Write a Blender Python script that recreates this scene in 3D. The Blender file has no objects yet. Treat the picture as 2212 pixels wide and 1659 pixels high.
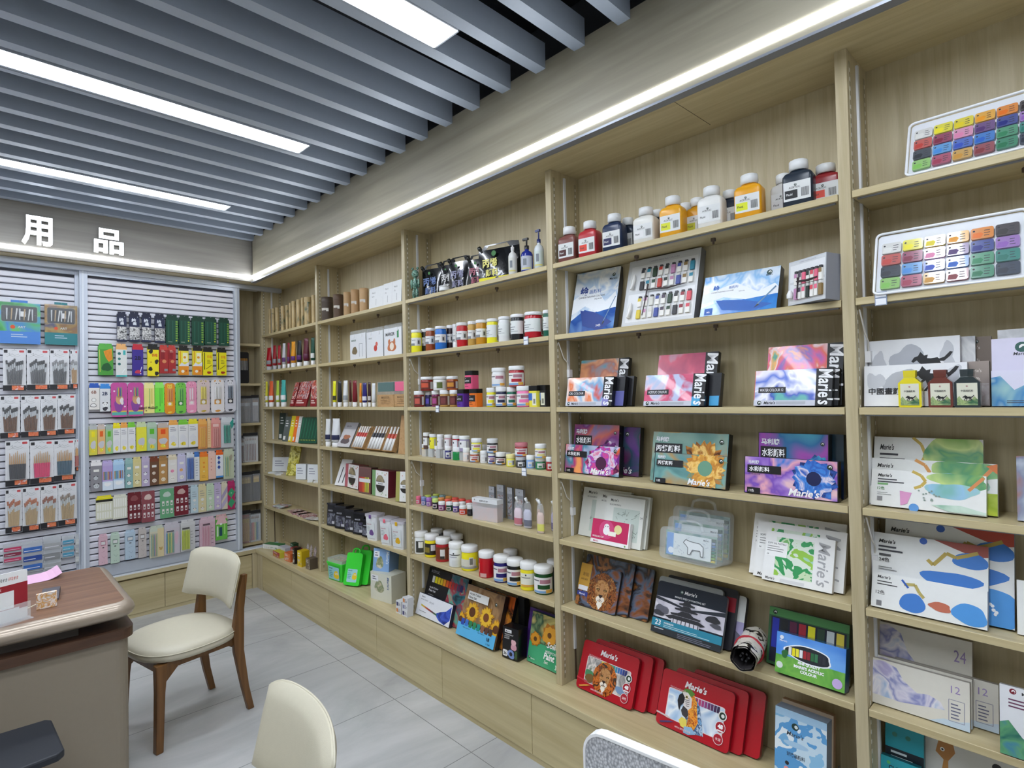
import bpy, math, random
from mathutils import Matrix, Vector
C=bpy.context.scene.collection
sc=bpy.context.scene
PI=math.pi
# ---------------- camera, world, exposure ----------------
cam=bpy.data.cameras.new('camera'); cam_o=bpy.data.objects.new('camera',cam); C.objects.link(cam_o)
cam.sensor_width=36; cam.lens=36*1232.7/2212; cam.clip_start=.05
_y,_p,_r=.8119,.0189,-.0216
_F=Vector((-math.sin(_y)*math.cos(_p),math.cos(_y)*math.cos(_p),math.sin(_p)))
_R=Vector((math.cos(_y),math.sin(_y),0)); _U=_R.cross(_F)
_R2=_R*math.cos(_r)+_U*math.sin(_r); _U2=_U*math.cos(_r)-_R*math.sin(_r)
_M=Matrix((_R2,_U2,-_F)).transposed().to_4x4(); _M.translation=Vector((4.949,-1.755,1.511))
cam_o.matrix_world=_M; sc.camera=cam_o
w=bpy.data.worlds.new('world'); sc.world=w; w.use_nodes=True
w.node_tree.nodes['Background'].inputs[0].default_value=(.55,.6,.7,1); w.node_tree.nodes['Background'].inputs[1].default_value=.3
vs=sc.view_settings; vs.view_transform='Standard'; vs.look='None'; vs.gamma=1; vs.use_curve_mapping=False; vs.exposure=1.2
PANEL_POWER=13.0; STRIP_POWER=9.5; SIGN_POWER=1.6
# ---------------- materials ----------------
def lin(h):
    h=h.lstrip('#'); h=''.join(c*2 for c in h) if len(h)==3 else h; o=[]
    for i in (0,2,4):
        c=int(h[i:i+2],16)/255; o.append(c/12.92 if c<=.04045 else ((c+.055)/1.055)**2.4)
    return (*o,1)
_mc={}
def mat(h,rough=.45,metal=0,alpha=1,coat=0):
    k=(h,rough,metal,alpha,coat)
    if k in _mc: return _mc[k]
    m=bpy.data.materials.new('paint_'+h); m.use_nodes=True; nt=m.node_tree; b=nt.nodes['Principled BSDF']
    # a faint procedural mottling keeps large areas from looking flat
    tc=nt.nodes.new('ShaderNodeTexCoord'); n=nt.nodes.new('ShaderNodeTexNoise'); n.inputs['Scale'].default_value=60
    mx=nt.nodes.new('ShaderNodeMixRGB'); mx.blend_type='MULTIPLY'; mx.inputs[0].default_value=.06; mx.inputs[1].default_value=lin(h)
    nt.links.new(tc.outputs['Object'],n.inputs['Vector']); nt.links.new(n.outputs['Fac'],mx.inputs[2]); nt.links.new(mx.outputs[0],b.inputs['Base Color'])
    b.inputs['Roughness'].default_value=rough; b.inputs['Metallic'].default_value=metal
    b.inputs['Alpha'].default_value=alpha; b.inputs['Coat Weight'].default_value=coat
    _mc[k]=m; return m
def clear(h='#f4f8fa',alpha=.25,rough=.12):
    k=('clear',h,alpha,rough)
    if k in _mc: return _mc[k]
    m=bpy.data.materials.new('clear_plastic'); m.use_nodes=True; b=m.node_tree.nodes['Principled BSDF']
    b.inputs['Base Color'].default_value=lin(h); b.inputs['Roughness'].default_value=rough; b.inputs['Alpha'].default_value=alpha
    b.inputs['Specular IOR Level'].default_value=.8
    _mc[k]=m; return m
def emit(h,s):
    k=('e',h,s)
    if k in _mc: return _mc[k]
    m=bpy.data.materials.new('lamp_glow'); m.use_nodes=True; b=m.node_tree.nodes['Principled BSDF']
    b.inputs['Base Color'].default_value=lin(h); b.inputs['Emission Color'].default_value=lin(h); b.inputs['Emission Strength'].default_value=s
    _mc[k]=m; return m
def ramp(nt,stops,interp='LINEAR'):
    r=nt.nodes.new('ShaderNodeValToRGB'); r.color_ramp.interpolation=interp; e=r.color_ramp.elements
    while len(e)<len(stops): e.new(.5)
    for q,(p,c) in zip(e,stops): q.position=p; q.color=lin(c)
    return r
def wood(name,c1,c2,grain='z',scale=1.0,rough=.42,contrast=1.0):
    m=bpy.data.materials.new(name); m.use_nodes=True; nt=m.node_tree; b=nt.nodes['Principled BSDF']; L=nt.links.new
    tc=nt.nodes.new('ShaderNodeTexCoord'); mp=nt.nodes.new('ShaderNodeMapping')
    s={'x':(1.2,22,22),'y':(22,1.2,22),'z':(22,22,1.2)}[grain]; mp.inputs['Scale'].default_value=[a*scale for a in s]
    n=nt.nodes.new('ShaderNodeTexNoise'); n.inputs['Scale'].default_value=1.4; n.inputs['Detail'].default_value=6; n.inputs['Distortion'].default_value=.6
    n2=nt.nodes.new('ShaderNodeTexNoise'); n2.inputs['Scale'].default_value=9; n2.inputs['Detail'].default_value=3
    L(tc.outputs['Object'],mp.inputs[0]); L(mp.outputs[0],n.inputs['Vector']); L(mp.outputs[0],n2.inputs['Vector'])
    r=ramp(nt,[(.32,c2),(.66,c1)]); L(n.outputs['Fac'],r.inputs[0])
    mx=nt.nodes.new('ShaderNodeMixRGB'); mx.blend_type='MULTIPLY'; mx.inputs[0].default_value=.16*contrast
    L(r.outputs[0],mx.inputs[1]); L(n2.outputs['Fac'],mx.inputs[2]); L(mx.outputs[0],b.inputs['Base Color'])
    b.inputs['Roughness'].default_value=rough
    bp=nt.nodes.new('ShaderNodeBump'); bp.inputs['Strength'].default_value=.06; bp.inputs['Distance'].default_value=.002; L(n2.outputs['Fac'],bp.inputs['Height']); L(bp.outputs[0],b.inputs['Normal'])
    return m
def art(cols,scale=6,seed=0,dist=1.5,detail=3,rough=.25,stretch=(1,1,1),soft=True):
    """printed artwork: several inks running into one another"""
    k=('art',tuple(cols),scale,seed,dist,stretch,soft)
    if k in _mc: return _mc[k]
    m=bpy.data.materials.new('printed_artwork'); m.use_nodes=True; nt=m.node_tree; b=nt.nodes['Principled BSDF']; L=nt.links.new
    tc=nt.nodes.new('ShaderNodeTexCoord'); mp=nt.nodes.new('ShaderNodeMapping'); mp.inputs['Location'].default_value=(seed*1.7,seed*.9,seed*.37); mp.inputs['Scale'].default_value=stretch
    n=nt.nodes.new('ShaderNodeTexNoise'); n.inputs['Scale'].default_value=scale; n.inputs['Detail'].default_value=detail; n.inputs['Distortion'].default_value=dist*.4
    L(tc.outputs['Object'],mp.inputs[0]); L(mp.outputs[0],n.inputs['Vector'])
    a,z=.32,.68; st=[(a+(z-a)*i/(len(cols)-1),c) for i,c in enumerate(cols)]
    r=ramp(nt,st,'LINEAR' if soft else 'CONSTANT'); L(n.outputs['Fac'],r.inputs[0]); L(r.outputs[0],b.inputs['Base Color'])
    b.inputs['Roughness'].default_value=rough; b.inputs['Coat Weight'].default_value=.3
    _mc[k]=m; return m
OAK_V=wood('pale_oak_laminate_upright','#cabd9a','#b8a984','z',1.6)
OAK_H=wood('pale_oak_laminate_lengthwise','#d2c399','#c0af83','x')
OAK_Y=wood('pale_oak_laminate_crosswise','#cfc19a','#bdad85','y')
OAK_DOOR=wood('pale_oak_door','#d0c194','#bbaa7c','x',.6)
OAK_DOORY=wood('pale_oak_door_crosswise','#cdbf96','#b8a87e','y',.6)
OAK_F=wood('pale_oak_fascia','#b2ab96','#9a937f','x',.45,.5)
OAK_FY=wood('pale_oak_fascia_crosswise','#aea9a0','#969189','y',.45,.5)
WALNUT=wood('walnut_desk','#8a664e','#6b4a38','y',1.0,.4)
WALNUT_D=wood('walnut_dark','#5e4230','#432c20','y',1.0,.4)
CHAIRWOOD=wood('brown_chair_wood','#80582e','#62401c','z',1.2,.35)
KRAFT=art(['#b08a5c','#bb9566','#a98354'],30,3,rough=.8)
def _leather():
    m=mat('#cbc5b0',.4).copy(); m.name='cream_leatherette'; nt=m.node_tree; b=nt.nodes['Principled BSDF']
    v=nt.nodes.new('ShaderNodeTexVoronoi'); v.inputs['Scale'].default_value=420; bp=nt.nodes.new('ShaderNodeBump'); bp.inputs['Strength'].default_value=.12; bp.inputs['Distance'].default_value=.001
    tc=nt.nodes.new('ShaderNodeTexCoord'); nt.links.new(tc.outputs['Object'],v.inputs['Vector'])
    nt.links.new(v.outputs['Distance'],bp.inputs['Height']); nt.links.new(bp.outputs[0],b.inputs['Normal']); return m
LEATHER=_leather()
def _tile():
    m=bpy.data.materials.new('grey_stone_tile'); m.use_nodes=True; nt=m.node_tree; b=nt.nodes['Principled BSDF']; L=nt.links.new
    tc=nt.nodes.new('ShaderNodeTexCoord'); mp=nt.nodes.new('ShaderNodeMapping'); mp.inputs['Scale'].default_value=(1,.45,1); mp.inputs['Rotation'].default_value=(0,0,.25)
    n=nt.nodes.new('ShaderNodeTexNoise'); n.inputs['Scale'].default_value=2.2; n.inputs['Detail'].default_value=9; n.inputs['Roughness'].default_value=.62; n.inputs['Distortion'].default_value=.8
    L(tc.outputs['Object'],mp.inputs[0]); L(mp.outputs[0],n.inputs['Vector'])
    r=ramp(nt,[(.3,'#a2a3a3'),(.5,'#b6b7b6'),(.68,'#c6c6c5')]); L(n.outputs['Fac'],r.inputs[0])
    sx=nt.nodes.new('ShaderNodeSeparateXYZ'); L(tc.outputs['Object'],sx.inputs[0])
    def grout(out,off,pitch):
        a=nt.nodes.new('ShaderNodeMath'); a.operation='ADD'; a.inputs[1].default_value=-off+pitch*40; L(out,a.inputs[0])
        c=nt.nodes.new('ShaderNodeMath'); c.operation='MODULO'; c.inputs[1].default_value=pitch; L(a.outputs[0],c.inputs[0])
        d=nt.nodes.new('ShaderNodeMath'); d.operation='LESS_THAN'; d.inputs[1].default_value=.0035; L(c.outputs[0],d.inputs[0]); return d
    g1=grout(sx.outputs[0],.617,.603); g2=grout(sx.outputs[1],-.222,1.2)
    mxm=nt.nodes.new('ShaderNodeMath'); mxm.operation='MAXIMUM'; L(g1.outputs[0],mxm.inputs[0]); L(g2.outputs[0],mxm.inputs[1])
    mx=nt.nodes.new('ShaderNodeMixRGB'); L(mxm.outputs[0],mx.inputs[0]); L(r.outputs[0],mx.inputs[1]); mx.inputs[2].default_value=lin('#7d7e7d'); L(mx.outputs[0],b.inputs['Base Color'])
    b.inputs['Roughness'].default_value=.27; return m
TILE=_tile()
ALU=mat('#c3cad6',.35,.25); ALUD=mat('#8d929c',.4,.4); WHITE=mat('#f2f2f0',.4); OFFW=mat('#e6e6e2',.45); BLACK=mat('#141416',.35); DARK=mat('#2a2a2e',.5)
BAFFLE=mat('#a9b4c4',.36,.1)
# ---------------- mesh builder ----------------
_tc={}
def text_geo(s,bold=.0,shear=0):
    k=(s,bold,shear)
    if k not in _tc:
        c=bpy.data.curves.new('lettering','FONT'); c.body=s; c.resolution_u=2; c.offset=bold; c.shear=shear
        o=bpy.data.objects.new('lettering',c); m=o.to_mesh()
        V=[(v.co.x,v.co.y) for v in m.vertices]; F=[tuple(p.vertices) for p in m.polygons]
        o.to_mesh_clear(); bpy.data.objects.remove(o); bpy.data.curves.remove(c)
        x0=min(v[0] for v in V); x1=max(v[0] for v in V); y0=min(v[1] for v in V); y1=max(v[1] for v in V)
        _tc[k]=([((x-x0),(y-y0)) for x,y in V],F,x1-x0,y1-y0)
    return _tc[k]
class MB:
    def __init__(s): s.v=[];s.f=[];s.mi=[];s.sm=[];s.mats=[];s.M=Matrix()
    def _m(s,m):
        if isinstance(m,str): m=mat(m)
        if m not in s.mats: s.mats.append(m)
        return s.mats.index(m)
    def add(s,V,F,m,smooth=False):
        k=len(s.v); M=s.M; s.v+=[tuple(M@Vector(p)) for p in V]; i=s._m(m)
        for f in F: s.f.append([a+k for a in f]); s.mi.append(i); s.sm.append(smooth)
        return s
    def box(s,x0,x1,y0,y1,z0,z1,m):
        return s.add([(x0,y0,z0),(x1,y0,z0),(x1,y1,z0),(x0,y1,z0),(x0,y0,z1),(x1,y0,z1),(x1,y1,z1),(x0,y1,z1)],
            [(0,3,2,1),(4,5,6,7),(0,1,5,4),(1,2,6,5),(2,3,7,6),(3,0,4,7)],m)
    def lathe(s,prof,m,seg=20,cx=0,cy=0,sy=1,a0=0,a1=2*PI,smooth=True,rib=0):
        full=abs(a1-a0-2*PI)<1e-6; n=seg if full else seg+1; V=[]
        for r,z in prof:
            for i in range(n):
                a=a0+(a1-a0)*i/seg; q=r*(1+(rib if i%2 else 0)); V.append((cx+q*math.cos(a),cy+q*math.sin(a)*sy,z))
        F=[]
        for j in range(len(prof)-1):
            for i in range(seg):
                i2=(i+1)%n if full else i+1
                F.append((j*n+i,j*n+i2,(j+1)*n+i2,(j+1)*n+i))
        s.add(V,F,m,smooth)
        if full:
            for j,rev in ((0,True),(len(prof)-1,False)):
                if prof[j][0]>1e-5:
                    V=[(cx+prof[j][0]*math.cos(2*PI*i/seg),cy+prof[j][0]*math.sin(2*PI*i/seg)*sy,prof[j][1]) for i in range(seg)]
                    s.add(V,[tuple(range(seg))[::-1] if rev else tuple(range(seg))],m)
        return s
    def prism(s,P,d0,d1,m,ax='y'):
        """polygon P in the (a,b) plane extruded along ax from d0 to d1"""
        g={'y':lambda a,b,d:(a,d,b),'z':lambda a,b,d:(a,b,d),'x':lambda a,b,d:(d,a,b)}[ax]; n=len(P)
        V=[g(a,b,d0) for a,b in P]+[g(a,b,d1) for a,b in P]
        F=[tuple(range(n)),tuple(range(2*n-1,n-1,-1))]+[(i,i+n,(i+1)%n+n,(i+1)%n) for i in range(n)]
        return s.add(V,F,m)
    def tube(s,pts,r,m,seg=8):
        P=[Vector(p) for p in pts]; V=[];n=len(P)
        R=r if isinstance(r,(list,tuple)) else [r]*n
        up=Vector((0,0,1))
        for i,p in enumerate(P):
            t=(P[min(i+1,n-1)]-P[max(i-1,0)]).normalized(); u=t.cross(up)
            if u.length<.05: u=t.cross(Vector((0,1,0)))
            u.normalize(); w_=t.cross(u)
            for k in range(seg): a=2*PI*k/seg; V.append(p+(u*math.cos(a)+w_*math.sin(a))*R[i])
        F=[(i*seg+k,i*seg+(k+1)%seg,(i+1)*seg+(k+1)%seg,(i+1)*seg+k) for i in range(n-1) for k in range(seg)]
        s.add(V,F,m,True); s.add(V[:seg],[tuple(range(seg))],m); s.add(V[-seg:],[tuple(range(seg))[::-1]],m); return s
    def text(s,t,x,y,h,m,d,align='l',maxw=None,bold=.01,shear=0,rot=0):
        """lettering in the local x-z plane facing -y at depth d; (x,y) is its lower left (or lower middle) corner"""
        V,F,w_,h_=text_geo(t,bold,shear); k=h/h_; kx=k
        if maxw: kx=min(k,maxw/w_) if align!='f' else maxw/w_
        ox=-w_*kx/2 if align=='c' else 0; ca,sa=math.cos(rot),math.sin(rot)
        Q=[]
        for a,b in V:
            a=a*kx+ox; b=b*k; Q.append((x+a*ca-b*sa,d,y+a*sa+b*ca))
        return s.add(Q,F,m)
    def build(s,name,parent=None,loc=None,rot=None,kind=None,hide=None):
        me=bpy.data.meshes.new(name); me.from_pydata(s.v,[],s.f)
        for m in s.mats: me.materials.append(m)
        me.polygons.foreach_set('material_index',s.mi); me.polygons.foreach_set('use_smooth',s.sm); me.update()
        o=bpy.data.objects.new(name,me); C.objects.link(o)
        if parent: o.parent=parent
        if loc is not None: o.location=loc
        if rot is not None: o.rotation_euler=rot if hasattr(rot,'__len__') else (0,0,rot)
        if kind: o['kind']=kind
        return o
def tag(o,label,cat,group=None):
    o['label']=label; o['category']=cat
    if group: o['group']=group
    return o
def thing(name,label,cat,loc=(0,0,0),rz=0,group=None,tilt=0):
    o=bpy.data.objects.new(name,None); o.empty_display_size=.05; C.objects.link(o); o.location=loc; o.rotation_euler=(tilt,0,rz)
    return tag(o,label,cat,group)
def copy_tree(o,parent=None):
    c=o.copy(); C.objects.link(c)
    if parent: c.parent=parent
    for ch in list(o.children): copy_tree(ch,c)
    return c
def bev(o,w=.003,seg=2):
    b=o.modifiers.new('bevel','BEVEL'); b.width=w; b.segments=seg; b.limit_method='ANGLE'; return o
def rrect(x0,x1,y0,y1,r,n=4):
    P=[]
    for cx,cy,a in ((x1-r,y1-r,0),(x0+r,y1-r,PI/2),(x0+r,y0+r,PI),(x1-r,y0+r,1.5*PI)):
        for i in range(n+1): t=a+PI/2*i/n; P.append((cx+r*math.cos(t),cy+r*math.sin(t)))
    return P
# ---------------- the room ----------------
ZT=2.448; TILTA=.0367
def struct(mb,name): return mb.build(name,kind='structure')
struct(MB().box(-.3,7.2,-4.4,.4,-.06,0,TILE),'floor')
struct(MB().box(-.3,7.2,-4.4,.4,3.25,3.32,mat('#23272e',.8)),'ceiling')
struct(MB().box(-.22,7.2,.21,.33,0,3.25,mat('#4a4c50',.8)),'wall_back')
struct(MB().box(-.3,-.22,-4.4,.33,0,3.25,mat('#4a4c50',.8)),'wall_left')
struct(MB().box(7.1,7.2,-4.4,.21,0,3.25,mat('#d8d6cf',.7)),'wall_right')
struct(MB().box(-.22,7.1,-4.4,-4.3,0,3.25,mat('#d8d6cf',.7)),'wall_front')
# soffit over the shelf wall with its fascia
m=MB(); m.box(.3,7.1,-.139,-.12,ZT+.004,2.80,OAK_F); struct(m,'trim_1')
m=MB(); m.box(.262,7.1,-.139,-.105,ZT-.004,ZT+.004,ALUD); struct(m,'trim_2')
m=MB(); m.box(-.22,7.1,-.105,.18,ZT,ZT+.018,OAK_H); m.box(3.995,3.997,-.1,.14,ZT-.0006,ZT,'#6b5f48'); struct(m,'trim_3')
RA=-TILTA   # wall-side joinery on the left runs 2 degrees off square
def rotA(o,px=.14,py=-.1):
    """turn an object about a vertical axis through (px,py)"""
    o.rotation_euler=(0,0,TILTA); c,s_=math.cos(TILTA),math.sin(TILTA)
    o.location=(px-(c*px-s_*py),py-(s_*px+c*py),0); return o
m=MB(); m.box(.25,.269,-4.3,-.12,ZT+.004,2.80,OAK_FY); rotA(struct(m,'trim_4'))
m=MB(); m.box(-.2,.25,-4.3,-.105,ZT,ZT+.018,OAK_Y); rotA(struct(m,'trim_5'))
def led(name,mb,label):
    return tag(mb.build(name),label,'light')
led('led_strip',MB().box(.285,7.09,-.1425,-.139,2.474,2.497,emit('#eff5fc',STRIP_POWER)),'glowing white LED strip along the wooden fascia over the long shelf wall')
o=led('led_strip',MB().box(.269,.2725,-4.2,-.15,2.474,2.497,emit('#eff5fc',STRIP_POWER)),'glowing white LED strip under the illuminated sign over the peg wall'); rotA(o)
# ceiling baffles and lights
bm_=MB(); bm_.box(-.025,.025,-4.15,0,0,.10,BAFFLE); first=None
for k in range(-14,19):
    x=3.838-.196*k
    if first is None: first=bm_.build('ceiling_baffle'); o=first
    else: o=first.copy(); C.objects.link(o)
    tag(o,'long grey metal baffle hanging in the open ceiling beside its identical neighbours','ceiling baffle','grey baffles of the open ceiling')
    o.location=(x,-.139,2.77); o.rotation_euler=(0,0,TILTA)
def panel_light(x0,lab):
    t=thing('linear_ceiling_light',lab,'light',(x0,-.535,2.77),TILTA,'linear lights between the ceiling baffles')
    MB().box(-.066,.066,-2.4,0,.004,.012,emit('#ecf3fd',PANEL_POWER)).build('diffuser',t)
    m=MB(); m.box(-.072,-.066,-2.406,.006,0,.06,ALU); m.box(.066,.072,-2.406,.006,0,.06,ALU); m.box(-.072,.072,0,.006,0,.06,ALU); m.box(-.072,.072,-2.406,-2.4,0,.06,ALU); m.box(-.066,.066,-2.4,0,.03,.06,ALU)
    m.build('frame',t)
panel_light(3.36,'white linear ceiling light closest to the long shelf wall, top of the photo')
panel_light(2.166,'longest-looking white linear ceiling light, middle of the three over the desk')
panel_light(.976,'white linear ceiling light nearest the illuminated sign')
panel_light(4.55,'white linear ceiling light above the camera, off the top of the photo')
panel_light(5.73,'white linear ceiling light at the right, outside the photo')
m=MB(); m.box(-.2,7,-1.25,-1.15,2.98,3.06,'#3a3f48'); m.box(-.2,7,-2.9,-2.8,2.98,3.06,'#3a3f48'); tag(m.build('ceiling_carrier'),'dark steel carrier rails above the ceiling baffles','rail')
# sign letters on the left fascia
for ch,yc,zc,hh,ww,lab in (('用',-1.452,2.60,.185,.15,'left of the two'),('品',-1.08,2.60,.165,.165,'right of the two')):
    V,F,w_,h_=text_geo(ch,.028,0); m=MB(); k=hh/h_; kx=ww/w_
    V2=[(0.006,(a-w_/2)*kx,(b-h_/2)*k) for a,b in V]
    m.add([(p[0]+.018,p[1],p[2]) for p in V2],F,emit('#eef6ff',SIGN_POWER))
    m.add(V2,[f[::-1] for f in F],OFFW)
    # rim walls
    cnt={}
    for f in F:
        for i in range(len(f)):
            e=(f[i],f[(i+1)%len(f)]); cnt[e]=1
    rim=[e for e in cnt if (e[1],e[0]) not in cnt]; n=len(V2)
    m.add(V2+[(p[0]+.018,p[1],p[2]) for p in V2],[(a,b,b+n,a+n) for a,b in rim],OFFW)
    o=tag(m.build('sign_character'),'glowing white Chinese character %s on wooden fascia, %s'%(ch,lab),'sign','illuminated sign characters')
    o.location=(.272-TILTA*(yc+.1),yc,zc); o.rotation_euler=(0,0,TILTA)
# ---------------- long shelf wall ----------------
UX=[.055,1.109,2.218,3.327,4.436,5.545]; UW=.0308; DEP=.18
ZS={1:2.051,2:1.755,3:1.456,4:1.183,5:.9125,6:.6424,7:.3132}
unit=thing('wall_shelving','tall pale oak shelving of five bays full of art supplies','shelving',(3,.07,.3132))
def part(mb,name,par=None):
    par=par or unit; o=mb.build(name,par); o.location=-par.location if par is unit else (0,0,0); return o
for i,x in enumerate(UX):
    u=part(MB().box(x,x+UW,0,DEP,.3132,ZT,OAK_V),'upright'); bev(u,.001,1)
    for y in (.014,.150):
        m=MB(); m.box(x+UW,x+UW+.0012,y,y+.012,.34,ZT-.03,'#a59a7c')
        z=.36
        while z<ZT-.05: m.box(x+UW+.001,x+UW+.0018,y+.003,y+.009,z,z+.011,'#dcd8cc'); z+=.026
        part(m,'shelf_standard')
        m=MB(); m.box(x-.0012,x,y,y+.012,.34,ZT-.03,'#a59a7c')
        z=.36
        while z<ZT-.05: m.box(x-.0018,x-.001,y+.003,y+.009,z,z+.011,'#dcd8cc'); z+=.026
        part(m,'shelf_standard')
    m=MB(); m.box(x+UW,x+UW+.006,.078,.090,.62 if i<2 else .44,ZT-.02,'#dcdee2'); part(m,'light_channel')
for b in range(5):
    x0,x1=UX[b]+UW+.0022,UX[b+1]-.0022
    part(MB().box(UX[b]+UW,UX[b+1],DEP-.001,DEP+.014,.3132,ZT,OAK_V),'back_panel')
    for k in range(1,7):
        z=ZS[k]; bev(part(MB().box(x0,x1,.0005,DEP-.001,z-.0196,z,OAK_H),'shelf_board'),.001,1)
        if b>=2: part(MB().box(x0+.01,x1-.01,.012,.02,z-.0235,z-.0198,ALUD),'shelf_light')
        if k in (1,2):
            for q in (.35,.66):
                m=MB(); m.lathe([(.004,z-.04),(.004,z-.03),(.009,z-.03),(.009,z-.0196)],'#5a4a3c',8,x0+q,.09); part(m,'shelf_pin')
def connector(b,z):
    x=UX[b]+UW; m=MB(); m.box(x+.002,x+.016,.073,.093,z-.02,z+.012,'#e8e8ea'); o=part(m,'light_connector')
    c=MB().tube([(x+.009,.082,z+.012),(x+.012,.07,z+.04),(x+.011,.045,z+.06),(x+.008,.03,z+.10),(x+.006,.02,z+.125)],.0022,'#dcd8d0').build('cord',o)
for b,z in ((3,1.60),(3,1.02),(2,1.60),(2,1.03),(4,1.60),(4,1.03)): connector(b,z)
part(MB().tube([(UX[3]+UW+.003,.084,.62),(UX[3]+UW+.003,.086,.3132)],.003,'#3d2c1e'),'cord')
part(MB().tube([(UX[0]+UW+.003,.084,.62),(UX[0]+UW+.003,.086,.3132)],.003,'#3d2c1e'),'cord')
# ledge and base cabinets under the shelf wall
o=bev(MB().box(-.2,5.9,-.092,.18,.283,.3129,OAK_H).build('display_ledge'),.002); tag(o,'long pale oak ledge running under the shelf wall, products standing on it','ledge')
S=[.262,.824,1.42,2.016,2.639,3.257,3.87,4.49,5.1,5.7]
for i in range(0,8,2):
    a,b2,c=S[i],S[i+1],S[i+2]
    t=thing('base_cabinet','low pale oak base cabinet, '+['in the corner by the peg wall','under the green plastic tubs and black paint box','under the watercolour set and red tins','at the right behind the grey mesh chair'][i//2],'cabinet',((a+c)/2,0,0),0,'low cabinets under the display ledge')
    off=(a+c)/2
    MB().box(a-off,c-off,-.062,.14,.0,.2825,OAK_DOOR).build('body',t)
    for p,q in ((a,b2),(b2,c)):
        bev(MB().box(p-off+.0012,q-off-.0012,-.080,-.0625,.027,.2745,OAK_DOOR).build('door',t),.001,1)
    MB().box(a-off,c-off,-.074,-.0625,0,.026,OAK_DOOR).build('kick_board',t)
# ---------------- left side: corner shelving, track and peg wall ----------------
un2=thing('corner_shelving','pale oak shelving recessed behind the sliding peg panels in the corner','shelving',(0,-.1,.3132))
def partA(mb,name,rot=True):
    o=mb.build(name,un2); o.location=-un2.location; return o
partA(MB().box(-.12,-.1,-3.0,.0,.3132,ZT,OAK_V),'back_panel')
partA(MB().box(-.1,.055,-.0,.018,.3132,ZT,OAK_V),'side_panel')
for z in (1.98,1.652,1.325,1.003,.678,.345):
    bev(partA(MB().box(-.1,.05,-1.6,-.001,z-.02,z,OAK_Y),'shelf_board'),.001,1)
o=bev(MB().box(-.2,.152,-3.6,-.0925,.283,.3132,OAK_Y).build('display_ledge'),.002); rotA(o); tag(o,'pale oak ledge under the peg wall, running to the corner','ledge')
SA=[-.118,-.735,-1.35,-1.97,-2.6]
for i in (0,2):
    a,b2,c=SA[i],SA[i+1],SA[i+2]; t=thing('base_cabinet','low pale oak cabinet under the peg wall, '+('behind the cream chair' if i==0 else 'hidden behind the desk'),'cabinet',(0,0,0),0,'low cabinets under the peg wall'); rotA(t)
    MB().box(-.1,.12,c,a,0,.2825,OAK_DOORY).build('body',t)
    for p,q in ((a,b2),(b2,c)): bev(MB().box(.1205,.138,q+.0012,p-.0012,.027,.270,OAK_DOORY).build('door',t),.001,1)
    MB().box(.1205,.133,c,a,0,.026,OAK_DOORY).build('kick_board',t)
o=MB().box(-.1,.145,-.117,-.0815,0,.2825,OAK_V).box(.05,.2605,-.0805,.1,0,.2825,OAK_V).build('corner_post'); tag(o,'narrow oak filler post closing the corner between the two low cabinets','post')
t=thing('sliding_track','grey aluminium sliding track along the top of the peg wall','rail',(0,0,0)); rotA(t)
MB().box(.105,.15,-3.4,.15,2.412,2.4465,ALU).build('top_track',t); MB().box(.07,.1045,-3.4,-.03,2.412,2.4465,ALU).build('back_track',t)
m=MB(); m.box(.105,.15,-3.4,.1,.3133,.322,'#dfe3e8'); m.box(.122,.133,-3.4,.1,.322,.330,'#b7bdc6'); m.build('bottom_track',t)
def peg_panel(y0,y1,x,lab):
    t=thing('peg_panel',lab,'display panel',(0,0,0),0,'white slatted peg panels on the left'); rotA(t)
    for a,b2 in ((y0,y0+.045),(y1-.045,y1)):
        m=MB(); m.box(x,x+.028,a,b2,.331,2.411,ALU); m.box(x+.028,x+.033,a+.012,b2-.022,.331,2.411,'#dfe5ee'); m.build('frame_stile',t)
    m=MB(); m.box(x,x+.028,y0+.0455,y1-.0455,.331,.405,ALU); m.build('frame_rail',t); MB().box(x,x+.028,y0+.0455,y1-.0455,2.385,2.411,ALU).build('frame_rail',t)
    m=MB(); z=.41; W=mat('#e6e6ee',.4)
    m.box(x+.001,x+.003,y0+.045,y1-.045,.405,2.385,'#3a3a44')
    while z<2.37:
        m.add([(x+.004,y0+.045,z),(x+.015,y0+.045,z+.004),(x+.017,y0+.045,z+.028),(x+.004,y0+.045,z+.0358),(x+.004,y1-.045,z),(x+.015,y1-.045,z+.004),(x+.017,y1-.045,z+.028),(x+.004,y1-.045,z+.0358)],
            [(0,1,5,4),(1,2,6,5),(2,3,7,6)],W); z+=.0418
    m.build('slat_panel',t); return t
PX=.112
PP2=peg_panel(-1.225,-.19,PX,'white slatted peg panel hung with pencil packs, nearer the corner')
PP1=peg_panel(-2.26,-1.2,PX-.036,'white slatted peg panel hung with brush packs, at the left edge')
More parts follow.
